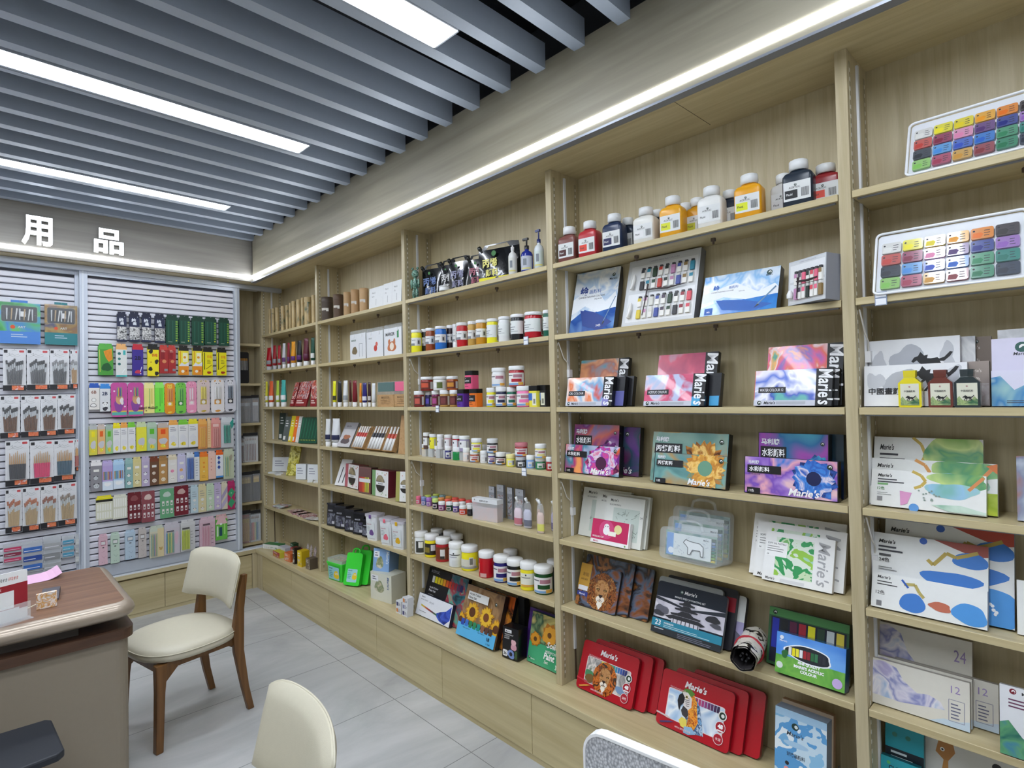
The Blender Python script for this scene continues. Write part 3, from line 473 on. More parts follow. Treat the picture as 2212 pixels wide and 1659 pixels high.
UP=[('bo0',3.416,0.045,2.051,0.084,0.147),('bo1',3.524,0.045,2.051,0.084,0.145),('bo2',3.644,0.045,2.051,0.084,0.145),('bo3',3.785,0.045,2.051,0.084,0.134),('bo4',3.896,0.045,2.051,0.084,0.145),('bo5',4.041,0.045,2.051,0.084,0.139),('bo6',4.171,0.04,2.051,0.084,0.14),('bo7',4.318,0.045,2.051,0.084,0.141),('bo8',4.376,0.095,2.051,0.084,0.124),('bp0',3.664,0.104,2.051,0.07,0.137),('bp1',3.796,0.104,2.051,0.07,0.135),('bp2',3.884,0.152,2.051,0.07,0.148),('bp3',3.956,0.104,2.051,0.07,0.137),('bp4',4.075,0.104,2.051,0.07,0.131),('bp5',4.251,0.104,2.051,0.07,0.134),('jb00',2.287,0.045,1.755,0.061,0.127),('jb01',2.301,0.09,1.755,0.038,0.133),('jb02',2.418,0.045,1.755,0.053,0.124),('jb03',2.52,0.04,1.755,0.063,0.123),('jb04',2.533,0.09,1.755,0.036,0.131),('jb05',2.569,0.1,1.755,0.035,0.134),('jb06',2.693,0.045,1.755,0.059,0.124),('jb07',2.76,0.055,1.755,0.045,0.124),('jb08',2.843,0.045,1.755,0.056,0.121),('jb09',2.924,0.045,1.755,0.057,0.118),('jb10',3.009,0.045,1.755,0.059,0.118),('jb11',3.097,0.045,1.755,0.067,0.118),('jb12',3.198,0.045,1.755,0.084,0.116),('jb13',3.279,0.05,1.755,0.044,0.116),('jbw',2.675,0.015,1.755,0.024,0.032),('jc0',2.324,0.03,1.456,0.058,0.086),('jc1',2.355,0.07,1.456,0.038,0.083),('jc2',2.452,0.05,1.456,0.046,0.085),('jc3',2.551,0.035,1.456,0.053,0.087),('jc4',2.617,0.045,1.456,0.047,0.086),('jc5',2.923,0.03,1.456,0.047,0.09),('jc6',2.988,0.035,1.456,0.054,0.092),('jc7',3.048,0.045,1.456,0.047,0.09),('jc8',3.143,0.03,1.456,0.068,0.093),('jq0',2.708,0.035,1.456,0.052,0.087),('jq1',2.81,0.03,1.456,0.052,0.087),('jq2',3.199,0.05,1.456,0.052,0.092),('jq3',3.231,0.07,1.456,0.052,0.094),('jt0',2.365,0.055,1.542,0.071,0.077),('jt1',2.483,0.055,1.542,0.072,0.074),('jt2',2.591,0.055,1.542,0.062,0.071),('jt3',2.951,0.055,1.548,0.069,0.091),('jt4',3.073,0.055,1.548,0.075,0.094),('jqt',2.768,0.04,1.543,0.056,0.09),('jd00',2.209,0.095,1.183,0.042,0.06),('jd01',2.29,0.085,1.183,0.034,0.063),('jd02',2.349,0.084,1.183,0.032,0.059),('jd03',2.408,0.083,1.183,0.038,0.06),('jd04',2.462,0.08,1.183,0.027,0.064),('jd05',2.536,0.064,1.183,0.041,0.066),('jd06',2.618,0.06,1.183,0.054,0.064),('jd07',2.714,0.04,1.183,0.036,0.068),('jd08',2.769,0.049,1.183,0.048,0.058),('jd09',2.838,0.05,1.183,0.039,0.06),('jd10',2.892,0.052,1.183,0.037,0.058),('jd11',2.951,0.057,1.183,0.05,0.058),('jd12',3.038,0.04,1.183,0.044,0.056),('jd13',3.098,0.046,1.183,0.046,0.049),('jd14',3.153,0.052,1.183,0.04,0.057),('jd15',3.212,0.055,1.183,0.048,0.052),('jd16',3.274,0.049,1.183,0.036,0.057),('je0',2.33,0.07,1.223,0.038,0.089),('je1',2.391,0.07,1.228,0.041,0.078),('je2',2.458,0.07,1.228,0.039,0.079),('je3',2.527,0.07,1.228,0.043,0.08),('je4',2.596,0.07,1.228,0.042,0.079),('je5',2.665,0.07,1.228,0.057,0.079),('jf0',2.778,0.055,1.233,0.055,0.067),('jf1',2.89,0.06,1.233,0.055,0.07),('jf2',3.098,0.05,1.233,0.06,0.061),('jf3',3.219,0.05,1.231,0.052,0.063),('jg0',2.244,0.064,0.912,0.034,0.044),('jg1',2.305,0.062,0.912,0.031,0.045),('jg2',2.351,0.064,0.912,0.032,0.046),('jg3',2.445,0.039,0.912,0.034,0.056),('jg4',2.499,0.041,0.912,0.038,0.046),('jg5',2.543,0.057,0.912,0.036,0.047),('jg6',2.592,0.062,0.912,0.033,0.049),('jg7',2.663,0.053,0.912,0.04,0.044),('jg8',2.717,0.055,0.912,0.032,0.052),('jh0',2.27,0.063,0.642,0.076,0.121),('jh1',2.364,0.068,0.642,0.08,0.12),('jh2',2.477,0.06,0.642,0.081,0.12),('jh3',2.604,0.049,0.642,0.078,0.121),('jh4',2.701,0.059,0.642,0.086,0.119),('jh5',2.848,0.044,0.642,0.078,0.121),('jh6',2.952,0.047,0.642,0.078,0.119),('jh7',3.036,0.054,0.642,0.078,0.119),('jh8',3.12,0.057,0.642,0.078,0.12),('jh9',3.201,0.069,0.642,0.086,0.116),('ji0',2.313,0.139,0.642,0.07,0.128),('ji1',2.431,0.139,0.642,0.07,0.136),('ji2',2.493,0.139,0.642,0.07,0.126),('ji3',2.916,0.139,0.642,0.07,0.121),('ji4',3.203,0.139,0.642,0.07,0.127),('tu0',1.322,0.03,1.456,0.028,0.173),('tu1',1.396,0.03,1.456,0.033,0.171),('tu2',1.48,0.03,1.456,0.038,0.172),('tu3',1.448,0.08,1.456,0.02,0.173),('tu4',1.602,0.03,1.456,0.035,0.168),('tu5',1.64,0.05,1.456,0.018,0.149),('tu6',1.729,0.03,1.456,0.033,0.15),('tu7',1.752,0.05,1.456,0.023,0.152),('tu8',1.839,0.03,1.456,0.028,0.143),('tv0',0.168,0.03,1.755,0.05,0.186),('tv1',0.286,0.03,1.755,0.037,0.196),('tv2',0.381,0.03,1.755,0.031,0.189),('tv3',0.476,0.03,1.755,0.034,0.199),('tv4',0.563,0.03,1.755,0.026,0.196),('tv5',0.655,0.03,1.755,0.043,0.197),('tv6',0.765,0.03,1.755,0.044,0.196),('tv7',0.884,0.03,1.755,0.05,0.202),('tv8',0.995,0.03,1.755,0.035,0.197),('tw0',0.101,0.03,1.456,0.025,0.208),('tw1',0.204,0.03,1.456,0.045,0.209),('tw2',0.339,0.03,1.456,0.032,0.209),('tw3',0.457,0.03,1.456,0.049,0.21),('ro00',0.163,0.04,2.051,0.02,0.211),('ro01',0.235,0.04,2.051,0.025,0.206),('ro02',0.318,0.04,2.051,0.029,0.204),('ro03',0.434,0.04,2.051,0.03,0.2),('ro04',0.517,0.04,2.051,0.022,0.197),('ro05',0.579,0.04,2.051,0.019,0.207),('ro06',0.644,0.04,2.051,0.03,0.212),('ro07',0.735,0.04,2.051,0.031,0.212),('ro08',0.807,0.04,2.051,0.024,0.216),('ro09',0.897,0.04,2.051,0.05,0.207),('ro10',0.997,0.04,2.051,0.031,0.207),('ph0',1.212,0.04,2.051,0.077,0.161),('ph1',1.376,0.04,2.051,0.066,0.157),('ph2',1.503,0.04,2.051,0.049,0.155),('ph3',1.609,0.04,2.051,0.055,0.155),('ph4',1.721,0.04,2.051,0.056,0.147),('tub0',1.802,0.045,0.642,0.095,0.168),('tub1',1.967,0.045,0.642,0.095,0.166),('tub2',2.097,0.045,0.642,0.095,0.168),('gtub',1.379,0.01,0.313,0.17,0.164),('po0',3.063,0.03,0.912,0.049,0.136),('po1',3.129,0.03,0.912,0.047,0.14),('po2',3.141,0.07,0.912,0.019,0.128),('po3',3.238,0.01,0.912,0.039,0.15),('po4',3.259,0.05,0.912,0.037,0.137),('pk0',2.383,0.06,2.051,0.157,0.191),('pk1',2.505,0.07,2.051,0.101,0.193),('pk2',2.634,0.07,2.051,0.144,0.183),('pk3',2.776,0.06,2.051,0.14,0.169),('pk4',2.969,0.05,2.051,0.242,0.179),('pm0',3.089,0.04,2.051,0.04,0.131),('pm1',3.165,0.04,2.051,0.055,0.161),('pm2',3.24,0.04,2.051,0.043,0.182),('pm3',3.261,0.06,2.051,0.038,0.195),('bear',2.287,0.04,2.051,0.052,0.211),('tinyw',2.596,0.012,2.051,0.056,0.025),('setbox',2.866,0.04,0.912,0.16,0.105),('pb0',2.801,0.1,0.912,0.041,0.144),('pb1',2.865,0.1,0.912,0.05,0.158),('pb2',2.933,0.1,0.912,0.037,0.152),('pb3',3.0,0.1,0.912,0.056,0.151),('ink0',4.586,0.012,1.456,0.05,0.095),('ink1',4.65,0.012,1.456,0.05,0.094),('ink2',4.703,0.012,1.456,0.05,0.093),('tx0',1.198,0.04,1.183,0.045,0.188),('tx1',1.319,0.04,1.183,0.069,0.193),('sb0',2.186,-0.04,0.313,0.05,0.079),('sb1',2.249,-0.04,0.313,0.05,0.085)]
PK=[(1,-1.019,-0.963,1.94,2.151),(1,-0.946,-0.885,1.942,2.154),(1,-0.87,-0.813,1.944,2.156),(1,-0.79,-0.727,1.944,2.155),(1,-0.718,-0.639,1.939,2.155),(1,-0.632,-0.559,1.941,2.158),(1,-0.546,-0.463,1.938,2.16),(1,-0.455,-0.373,1.945,2.163),(1,-0.354,-0.28,1.943,2.163),(2,-1.128,-1.043,1.706,1.923),(2,-1.027,-0.963,1.696,1.926),(2,-0.93,-0.864,1.704,1.928),(2,-0.838,-0.767,1.702,1.933),(2,-0.762,-0.708,1.722,1.93),(2,-0.706,-0.657,1.723,1.93),(2,-0.638,-0.571,1.712,1.931),(2,-0.544,-0.478,1.713,1.934),(2,-0.471,-0.403,1.71,1.928),(2,-0.372,-0.303,1.711,1.928),(3,-1.18,-1.122,1.472,1.651),(3,-1.12,-1.062,1.457,1.647),(3,-1.058,-0.963,1.416,1.655),(3,-0.96,-0.864,1.417,1.655),(3,-0.862,-0.797,1.436,1.655),(3,-0.794,-0.735,1.438,1.657),(3,-0.733,-0.665,1.423,1.652),(3,-0.662,-0.592,1.424,1.655),(3,-0.589,-0.519,1.426,1.664),(3,-0.516,-0.427,1.423,1.677),(3,-0.419,-0.322,1.421,1.678),(3,-0.318,-0.236,1.425,1.682),(4,-1.181,-1.137,1.165,1.375),(4,-1.135,-1.092,1.168,1.373),(4,-1.09,-1.049,1.167,1.369),(4,-1.048,-1.005,1.171,1.375),(4,-1.004,-0.963,1.171,1.377),(4,-0.961,-0.916,1.172,1.377),(4,-0.911,-0.848,1.168,1.376),(4,-0.846,-0.783,1.167,1.371),(4,-0.779,-0.71,1.168,1.362),(4,-0.708,-0.647,1.175,1.379),(4,-0.645,-0.58,1.173,1.38),(4,-0.578,-0.513,1.172,1.382),(4,-0.511,-0.449,1.152,1.379),(4,-0.447,-0.422,1.157,1.385),(4,-0.421,-0.352,1.152,1.383),(4,-0.35,-0.257,1.148,1.386),(5,-1.174,-1.113,0.922,1.129),(5,-1.111,-1.051,0.918,1.123),(5,-1.049,-0.984,0.921,1.123),(5,-0.979,-0.933,0.918,1.126),(5,-0.932,-0.883,0.919,1.129),(5,-0.881,-0.831,0.917,1.129),(5,-0.83,-0.775,0.918,1.124),(5,-0.773,-0.718,0.921,1.123),(5,-0.714,-0.656,0.92,1.126),(5,-0.654,-0.598,0.922,1.129),(5,-0.594,-0.541,0.922,1.133),(5,-0.54,-0.505,0.919,1.133),(5,-0.503,-0.445,0.91,1.129),(5,-0.443,-0.39,0.916,1.129),(5,-0.388,-0.336,0.921,1.133),(5,-0.333,-0.257,0.904,1.137),(6,-1.147,-1.053,0.722,0.885),(6,-1.052,-0.968,0.715,0.88),(6,-0.966,-0.886,0.67,0.885),(6,-0.884,-0.802,0.662,0.882),(6,-0.769,-0.679,0.671,0.883),(6,-0.677,-0.583,0.676,0.892),(6,-0.567,-0.516,0.677,0.886),(6,-0.515,-0.46,0.675,0.887),(6,-0.458,-0.404,0.679,0.884),(6,-0.403,-0.353,0.68,0.884),(6,-0.351,-0.307,0.672,0.885),(6,-0.306,-0.252,0.664,0.886),(7,-1.133,-1.084,0.419,0.626),(7,-1.066,-1.015,0.415,0.625),(7,-0.983,-0.922,0.422,0.626),(7,-0.903,-0.855,0.418,0.629),(7,-0.835,-0.746,0.401,0.627),(7,-0.744,-0.642,0.401,0.635),(7,-0.638,-0.54,0.405,0.634),(7,-0.508,-0.4,0.403,0.634),(7,-0.396,-0.311,0.441,0.635),(8,-1.634,-1.428,1.902,2.18),(8,-1.407,-1.228,1.905,2.186),(9,-1.611,-1.501,1.604,1.869),(9,-1.497,-1.385,1.608,1.871),(9,-1.382,-1.281,1.609,1.874),(9,-1.275,-1.23,1.613,1.875),(10,-1.625,-1.531,1.307,1.575),(10,-1.527,-1.432,1.308,1.573),(10,-1.43,-1.345,1.309,1.575),(10,-1.343,-1.249,1.314,1.578),(11,-1.602,-1.487,1.006,1.29),(11,-1.484,-1.366,1.006,1.281),(11,-1.365,-1.255,1.011,1.279),(11,-1.253,-1.228,1.065,1.279),(12,-1.603,-1.524,0.716,0.99),(12,-1.522,-1.435,0.711,0.99),(12,-1.433,-1.346,0.714,0.99),(12,-1.344,-1.246,0.716,0.993),(13,-1.615,-1.525,0.531,0.648),(13,-1.524,-1.423,0.451,0.647),(13,-1.421,-1.331,0.428,0.662),(13,-1.325,-1.262,0.5,0.646),(13,-1.257,-1.219,0.45,0.651)]
CP=[('case',-0.171,-0.085,1.662,1.92),('c1',-0.171,-0.07,1.338,1.563),('c2',-0.07,-0.009,1.336,1.566),('c3',-0.166,-0.127,1.002,1.225),('c4',-0.14,-0.021,1.004,1.244),('c5',-0.167,-0.071,0.685,0.931),('c6',-0.071,0.001,0.676,0.926),('c7',-0.161,-0.087,0.346,0.612),('c8',-0.1,-0.0,0.348,0.605)]
# ---------------- printed faces ----------------
class Face:
    def __init__(s,mb,w,h,d0=0): s.m=mb;s.w=w;s.h=h;s.k=1;s.d0=d0
    def d(s): s.k+=1; return s.d0-.00009*s.k
    def p(s,P,c): s.m.add([(a*s.w,s.d(),b*s.h) if 0 else (a*s.w,0,b*s.h) for a,b in P],[],c); n=len(P); v=s.m.v; k=len(v)-n; dd=s.d()
    def poly(s,P,c,d=None):
        d=s.d() if d is None else d
        s.m.add([(a*s.w,d,b*s.h) for a,b in P],[tuple(range(len(P)))],c); return s
    def r(s,x0,y0,x1,y1,c): return s.poly([(x0,y0),(x1,y0),(x1,y1),(x0,y1)],c)
    def e(s,cx,cy,rx,c,ry=None,n=14,a0=0,a1=2*PI):
        ry=rx*s.w/s.h if ry is None else ry
        return s.poly([(cx+rx*math.cos(a0+(a1-a0)*i/n),cy+ry*math.sin(a0+(a1-a0)*i/n)) for i in range(n)],c)
    def blob(s,cx,cy,rx,ry,c,seed=0,n=22,amp=.18):
        R=random.Random(seed); ph=[R.uniform(0,6.3) for _ in range(3)]
        P=[]
        for i in range(n):
            a=2*PI*i/n; q=1+amp*(math.sin(2*a+ph[0])*.6+math.sin(3*a+ph[1])*.5+math.sin(5*a+ph[2])*.25)
            P.append((min(1,max(0,cx+rx*q*math.cos(a))),min(1,max(0,cy+ry*q*math.sin(a)))))
        return s.poly(P,c)
    def t(s,x,y,h,txt,c,al='l',mw=None,bold=.012,sh=0,rot=0):
        s.m.text(txt,x*s.w,y*s.h,h*s.h,s.m.mats[s.m._m(c)],s.d(),al,mw*s.w if mw else None,bold,sh,rot); return s
    def line(s,P,wd,c):
        d=s.d(); W=wd*s.w
        for (a,b),(a2,b2) in zip(P,P[1:]):
            x0,y0,x1,y1=a*s.w,b*s.h,a2*s.w,b2*s.h; L=math.hypot(x1-x0,y1-y0) or 1; nx,ny=-(y1-y0)/L*W/2,(x1-x0)/L*W/2
            s.m.add([(x0-nx,d,y0-ny),(x1-nx,d,y1-ny),(x1+nx,d,y1+ny),(x0+nx,d,y0+ny)],[(0,1,2,3)],c)
        return s
    def bars(s,x,y,w,n,c,dy=.05,th=.018,seed=1):
        R=random.Random(seed); d=s.d()
        for i in range(n):
            x2=x+w*R.uniform(.65,1); s.m.add([(a*s.w,d,b*s.h) for a,b in ((x,y-i*dy),(x2,y-i*dy),(x2,y-i*dy+th),(x,y-i*dy+th))],[(0,1,2,3)],c)
        return s
def badge(f,x,y,r,c='#16301f'):      # the maker's round emblem: disc with a small horse-like notch
    f.e(x,y,r,c); f.e(x+r*.15,y,r*.55,'#f2f2f2'); f.poly([(x-r*.5,y-r*.4*f.w/f.h),(x+r*.2,y+r*.2*f.w/f.h),(x+r*.6,y-r*.1*f.w/f.h),(x+r*.2,y-r*.7*f.w/f.h)],c)
def marie(f,x,y,h,c,mw=None,al='l',rot=0): f.t(x,y,h,"Marie's",c,al,mw,.02,.28,rot)
def petals(f,cx,cy,rx,n,c,c2,core,rc=.32,seed=0):
    R=random.Random(seed); q=f.w/f.h
    for lay,(cc,rr,off) in enumerate(((c2,1,.5),(c,.88,0))):
        for i in range(n):
            a=2*PI*(i+off)/n+R.uniform(-.1,.1); L=rx*rr*R.uniform(.85,1.1); wd=2.2*rx/n
            P=[(cx+rc*rx*.5*math.cos(a),cy+rc*rx*.5*math.sin(a)*q)]; wd=(2.2 if n>10 else 3.0)*rx/n
            for t_,s_ in ((.45,1),(.75,.8),(1,0),(.75,-.8),(.45,-1)):
                P.append((cx+L*t_*math.cos(a)-wd*s_*math.sin(a),cy+(L*t_*math.sin(a)+wd*s_*math.cos(a))*q))
            P=[(min(1,max(0,a_)),min(1,max(0,b_))) for a_,b_ in P]; f.poly(P,cc)
    f.e(cx,cy,rx*rc,core)
MANE=art(['#2a160e','#6b3a1c','#a8612a','#3c2014','#c98a4a','#55301c'],45,5,3.0,5)
def lion(f,cx,cy,s,mane=None):
    q=f.w/f.h; X=lambda a,b:(min(.995,max(.005,cx+a*s)),min(.99,max(.01,cy+b*s*q)))
    mane=mane or MANE
    f.poly([X(*p) for p in ((-.5,.95),(0,1.15),(.6,.95),(1.0,.45),(1.05,-.2),(.8,-.8),(.3,-1.15),(-.35,-1.15),(-.9,-.75),(-1.1,-.1),(-.95,.5))],mane)
    f.poly([X(*p) for p in ((-.38,.62),(0,.72),(.4,.6),(.5,.25),(.42,-.1),(.3,-.6),(0,-.75),(-.3,-.6),(-.42,-.1),(-.5,.25))],art(['#7a4a26','#b07a46','#c9965e','#8a5630','#d8a870'],50,7,1.5,4))
    f.poly([X(*p) for p in ((-.10,.5),(.10,.5),(.15,.0),(.20,-.18),(-.20,-.18),(-.15,.0))],'#b98450')
    for sx in (-1,1):
        f.poly([X(sx*a,b) for a,b in ((.12,.12),(.2,.2),(.34,.19),(.38,.12),(.26,.06))],'#1c120c'); f.e(*X(sx*.25,.13),.035*s,'#d9a440'); 
        f.poly([X(sx*a,b) for a,b in ((.3,.66),(.48,.8),(.6,.62),(.46,.46))],'#6b4020')
        f.poly([X(sx*a,b) for a,b in ((.02,-.24),(.24,-.26),(.32,-.42),(.2,-.56),(.02,-.5))],'#efe3d2')
    f.poly([X(*p) for p in ((-.17,-.14),(.17,-.14),(.08,-.28),(0,-.33),(-.08,-.28))],'#2a1712')
    f.line([X(0,-.3),X(0,-.42),X(-.18,-.5)],.008,'#1c120c'); f.line([X(0,-.42),X(.18,-.5)],.008,'#1c120c')
    f.poly([X(*p) for p in ((-.16,-.54),(.16,-.54),(.2,-.7),(0,-.98),(-.2,-.7))],'#f2ead9')
def parrot(f,cx,cy,s):
    q=f.w/f.h; X=lambda a,b:(min(.98,max(.02,cx+a*s)),min(.97,max(.03,cy+b*s*q)))
    O=art(['#c8501c','#ee8a2a','#f4ac3c','#a83818','#f8c864'],55,4,2.5,4); BL=art(['#2c5f9c','#88b4d8','#1c3c6c','#c8dcec','#3c78b4'],40,9,2.5,4)
    f.poly([X(*p) for p in ((.0,.8),(.3,.75),(.6,.4),(.8,-.2),(1.0,-.9),(.2,-1.0),(-.1,-.4))],BL)
    f.poly([X(*p) for p in ((-.1,.78),(.2,.85),(.42,.55),(.5,.1),(.62,-.4),(.4,-.95),(.0,-.9),(.05,-.3),(-.05,.2))],O)
    f.poly([X(*p) for p in ((-.5,.75),(-.35,1.0),(0,1.05),(.25,.9),(.1,.72),(-.2,.7))],'#5c8c34')
    f.poly([X(*p) for p in ((-.45,.8),(-.15,.85),(.12,.62),(.15,.2),(-.05,-.02),(-.3,.15),(-.42,.45))],'#e9e1dc')
    for i in range(5): f.line([X(-.32+.04*i,.55-.09*i),X(.02,.58-.09*i)],.006,'#3a3036')
    f.e(*X(-.18,.62),.085*s,'#f0d890'); f.e(*X(-.18,.62),.05*s,'#15130f')
    f.poly([X(*p) for p in ((-.45,.75),(-.62,.6),(-.68,.3),(-.58,.0),(-.5,-.15),(-.46,.1),(-.3,.3),(-.28,.55))],'#1d1b20')
    f.poly([X(*p) for p in ((-.3,.15),(-.05,.05),(.05,-.2),(-.05,-.4),(-.3,-.3),(-.4,-.1))],'#3d3a3c')
    f.poly([X(*p) for p in ((-.3,-.4),(.0,-.45),(.05,-.9),(-.3,-.85),(-.45,-.6))],'#ecd860')
    f.poly([X(*p) for p in ((-.1,-.8),(.3,-.7),(.6,-.95),(.2,-1.2),(-.1,-1.1))],'#8fb8da')
def horse(f,cx,cy,s,c='#18181a'):
    q=f.w/f.h; X=lambda a,b:(min(1,max(0,cx+a*s)),min(1,max(0,cy+b*s*q)))
    f.poly([X(*p) for p in ((-.95,.25),(-.8,.5),(-.55,.6),(-.3,.45),(.1,.4),(.45,.45),(.6,.3),(.5,.05),(.2,0),(-.25,0),(-.5,.1),(-.65,.3),(-.85,.15))],c)
    for P in (((-.4,.1),(-.7,-.2),(-.6,-.55),(-.5,-.5),(-.55,-.2),(-.25,.05)),((-.3,.05),(-.2,-.3),(-.4,-.6),(-.25,-.6),(-.08,-.25),(-.1,.03)),((.4,.1),(.6,-.2),(.45,-.55),(.6,-.55),(.75,-.2),(.58,.2)),((.3,.05),(.35,-.3),(.15,-.5),(.3,-.5),(.48,-.25),(.48,.08))): f.poly([X(*p) for p in P],c)
    f.poly([X(*p) for p in ((.5,.35),(.8,.45),(1.1,.8),(1.25,.75),(1.1,.5),(.8,.2),(.55,.2))],c)
    f.poly([X(*p) for p in ((-.6,.55),(-.45,.85),(-.25,.6),(-.05,.65),(-.1,.4),(-.4,.4))],c)
def box_mesh(name,w,h,d,front,side,draw=None,rad=0,parent=None,lid=None):
    m=MB()
    if rad: 
        P=rrect(0,w,0,h,rad,4); n=len(P)
        m.add([(a,0,b) for a,b in P],[tuple(range(n))],front); m.add([(a,0,b) for a,b in P]+[(a,d,b) for a,b in P],[(i,i+n,(i+1)%n+n,(i+1)%n) for i in range(n)]+[tuple(range(2*n-1,n-1,-1))],side)
    else:
        m.add([(0,0,0),(w,0,0),(w,0,h),(0,0,h)],[(0,1,2,3)],front)
        m.add([(0,0,0),(w,0,0),(w,d,0),(0,d,0),(0,0,h),(w,0,h),(w,d,h),(0,d,h)],[(0,3,2,1),(4,5,6,7),(1,2,6,5),(2,3,7,6),(3,0,4,7)],side)
    if draw: draw(Face(m,w,h))
    return m
BD={r[0]:r[1:] for r in BX}; UD={r[0]:r[1:] for r in UP}
def place(o,i):
    x,y,z,ya,w,h,l,d=BD[i]; o.location=(x,y,z+.0004); o.rotation_euler=(Matrix.Rotation(ya,3,'Z')@Matrix.Rotation(-l,3,'X')).to_euler(); return o
def bx(i,name,cat,label,front,side,draw=None,group=None,rad=0,extra=None):
    x,y,z,ya,w,h,l,d=BD[i]
    if extra is None:
        o=box_mesh(name,w,h,d,front,side,draw,rad).build(name)
    else:
        o=bpy.data.objects.new(name,None); C.objects.link(o); o.empty_display_size=.03
        box_mesh('body',w,h,d,front,side,draw,rad).build('body',o); extra(o,w,h,d)
    tag(o,label,cat,group); return place(o,i)
A_=art
# ---- bay three, shelf two: Chinese painting colours
SKY=A_(['#e8eff7','#b9d2ec','#f4f8fb','#7fb0e0','#dfeaf5'],9,2,1.2)
def kai(n,deep,dm):
    def g(f):
        f.poly([(0,0),(1,0),(1,.34),(.8,.38),(.55,.3),(.3,.36),(0,.2)],dm); f.poly([(.2,.36),(.55,.3),(.95,.12),(.7,0),(.3,.1)],deep)
        f.poly([(.0,.55),(.45,.75),(.75,.45),(.95,.6),(1,.5),(1,.35),(.6,.3),(.3,.42),(0,.3)],'#eef3f9')
        f.t(.14,.60,.15,'绘',deep,bold=.035); f.t(.36,.615,.07,'画颜料',dm if 0 else '#3f6db5',bold=.01); f.t(.12,.555,.028,'CHINESE PAINTING COLOURS','#445','l',.6); f.t(.5,.51,.024,'NO.A-%s'%n,'#334')
        badge(f,.87,.88,.035,'#2c4a44'); f.t(.87,.80,.035,"Marie's",'#2c3a4a','c'); 
        f.line([(.75,.12),(.97,.52)],.018,'#6b8fae'); f.poly([(.72,.06),(.76,.15),(.79,.13)],'#2c3138')
        f.poly([(.58,.02),(.74,.02),(.74,.14),(.58,.14)] if n=='24' else [(.06,.02),(.17,.02),(.17,.18),(.06,.18)],deep); f.t(.66 if n=='24' else .115,.065,.04,n+'色','#fff','c')
    return g
bx('kai24','paint_set_box','paint set','tall blue and white painting colour box leaning at the left of the second shelf',SKY,mat('#4a4d52',.3),kai('24','#1f3f8f',A_(['#3a6fc0','#1e4fa0','#7aa8e0'],8,4)),'blue and white painting colour boxes')
bx('kai18','paint_set_box','paint set','wide blue and white box of Chinese painting colours beside the open tube set',A_(['#dbe9f7','#8fc0ec','#f2f8fc','#4f9be0','#cfe2f4'],9,5,1.2),mat('#3d4046',.3),kai('18','#1e5fb8',A_(['#3f93e0','#2a78cc','#8cc4f0'],8,6)),'blue and white painting colour boxes')
TUBEC=['#d8d8d0','#f2e12a','#d8c23a','#c09a5a','#c23a2c','#a8302c','#8a1c2c','#2b2b30','#4a3c50','#e8e8e8','#b8c8b0','#1c2c24','#7ac86a','#9ad84a','#26304a','#3a4c9a']
TUBEC2=['#1c6b4a','#26402c','#2a86a0','#c088b0','#8a7040','#c8d83a','#d84a5a','#e86a88','#d8d8d8']
def tubes(o,w,h,d,rows,n,seed=0):
    R=random.Random(seed)
    for r_ in range(rows):
        for i in range(n):
            m=MB(); cx=w*(.2+.76*(i+.5)/n); z0=h*(.93-(r_+1)*.86/rows)+.004; hh=h*.86/rows*.36; rr=min(w*.76/n*.38,.008)
            c=(TUBEC+TUBEC2)[R.randrange(24)]
            for q in (0,1):
                zz=z0+q*(hh+h*.02)+.0; m.box(cx-rr,cx+rr,-.008,-.0012,zz,zz+hh*.8,'#eceae4' if (i+q)%3 else c); m.box(cx-rr*.9,cx+rr*.9,-.0085,-.0012,zz+hh*.5,zz+hh*.8,c); m.box(cx-rr*.7,cx+rr*.7,-.008,-.0012,zz+hh*.82,zz+hh,'#3a3a3e' if q else '#e0e0dc')
            m.build('paint_tube',o)
def trayart(f):
    f.r(.02,.02,.98,.97,'#cfd2d4'); f.r(.05,.05,.97,.47,'#e4e6e8'); f.r(.05,.52,.97,.90,'#e4e6e8'); f.t(.3,.93,.025,'CHINESE PAINTING COLOURS','#99a','l',.5)
def setx(rows,n,seed):
    def g(o,w,h,d):
        tubes(o,w,h,d,rows,n,seed)
        m=MB(); m.tube([(w*.30,-.010,h*.50),(w*.62,-.010,h*.475),(w*.85,-.010,h*.50)],[.0022,.0035,.0015],'#3a3032'); m.build('paintbrush',o)
        m=MB(); m.tube([(w*.34,-.010,h*.58),(w*.33,-.010,h*.36),(w*.31,-.010,h*.12)],[.004,.002,.0015],'#3a3032'); m.build('paintbrush',o)
        for r_ in range(rows): MB().tube([(w*.11,-.009,h*(.93-(r_+1)*.86/rows)+.01),(w*.115,-.009,h*(.93-(r_+1)*.86/rows)+.045*h/.27),(w*.12,-.009,h*(.93-(r_+1)*.86/rows)+.07*h/.27)],[.008,.009,.004],'#ececea').build('water_dropper',o)
    return g
bx('paintset','open_paint_set','paint set','large open paint set tray with two rows of tubes and brushes under clear film',mat('#c9ccd0',.3),mat('#7b7e84',.35),trayart,'open paint sets',extra=setx(2,9,3))
bx('setside','open_paint_set','paint set','smaller silver paint set standing at an angle beside the upright, brush across it',mat('#c4c8ce',.3),mat('#8a8c94',.35),trayart,'open paint sets',extra=setx(1,7,5))
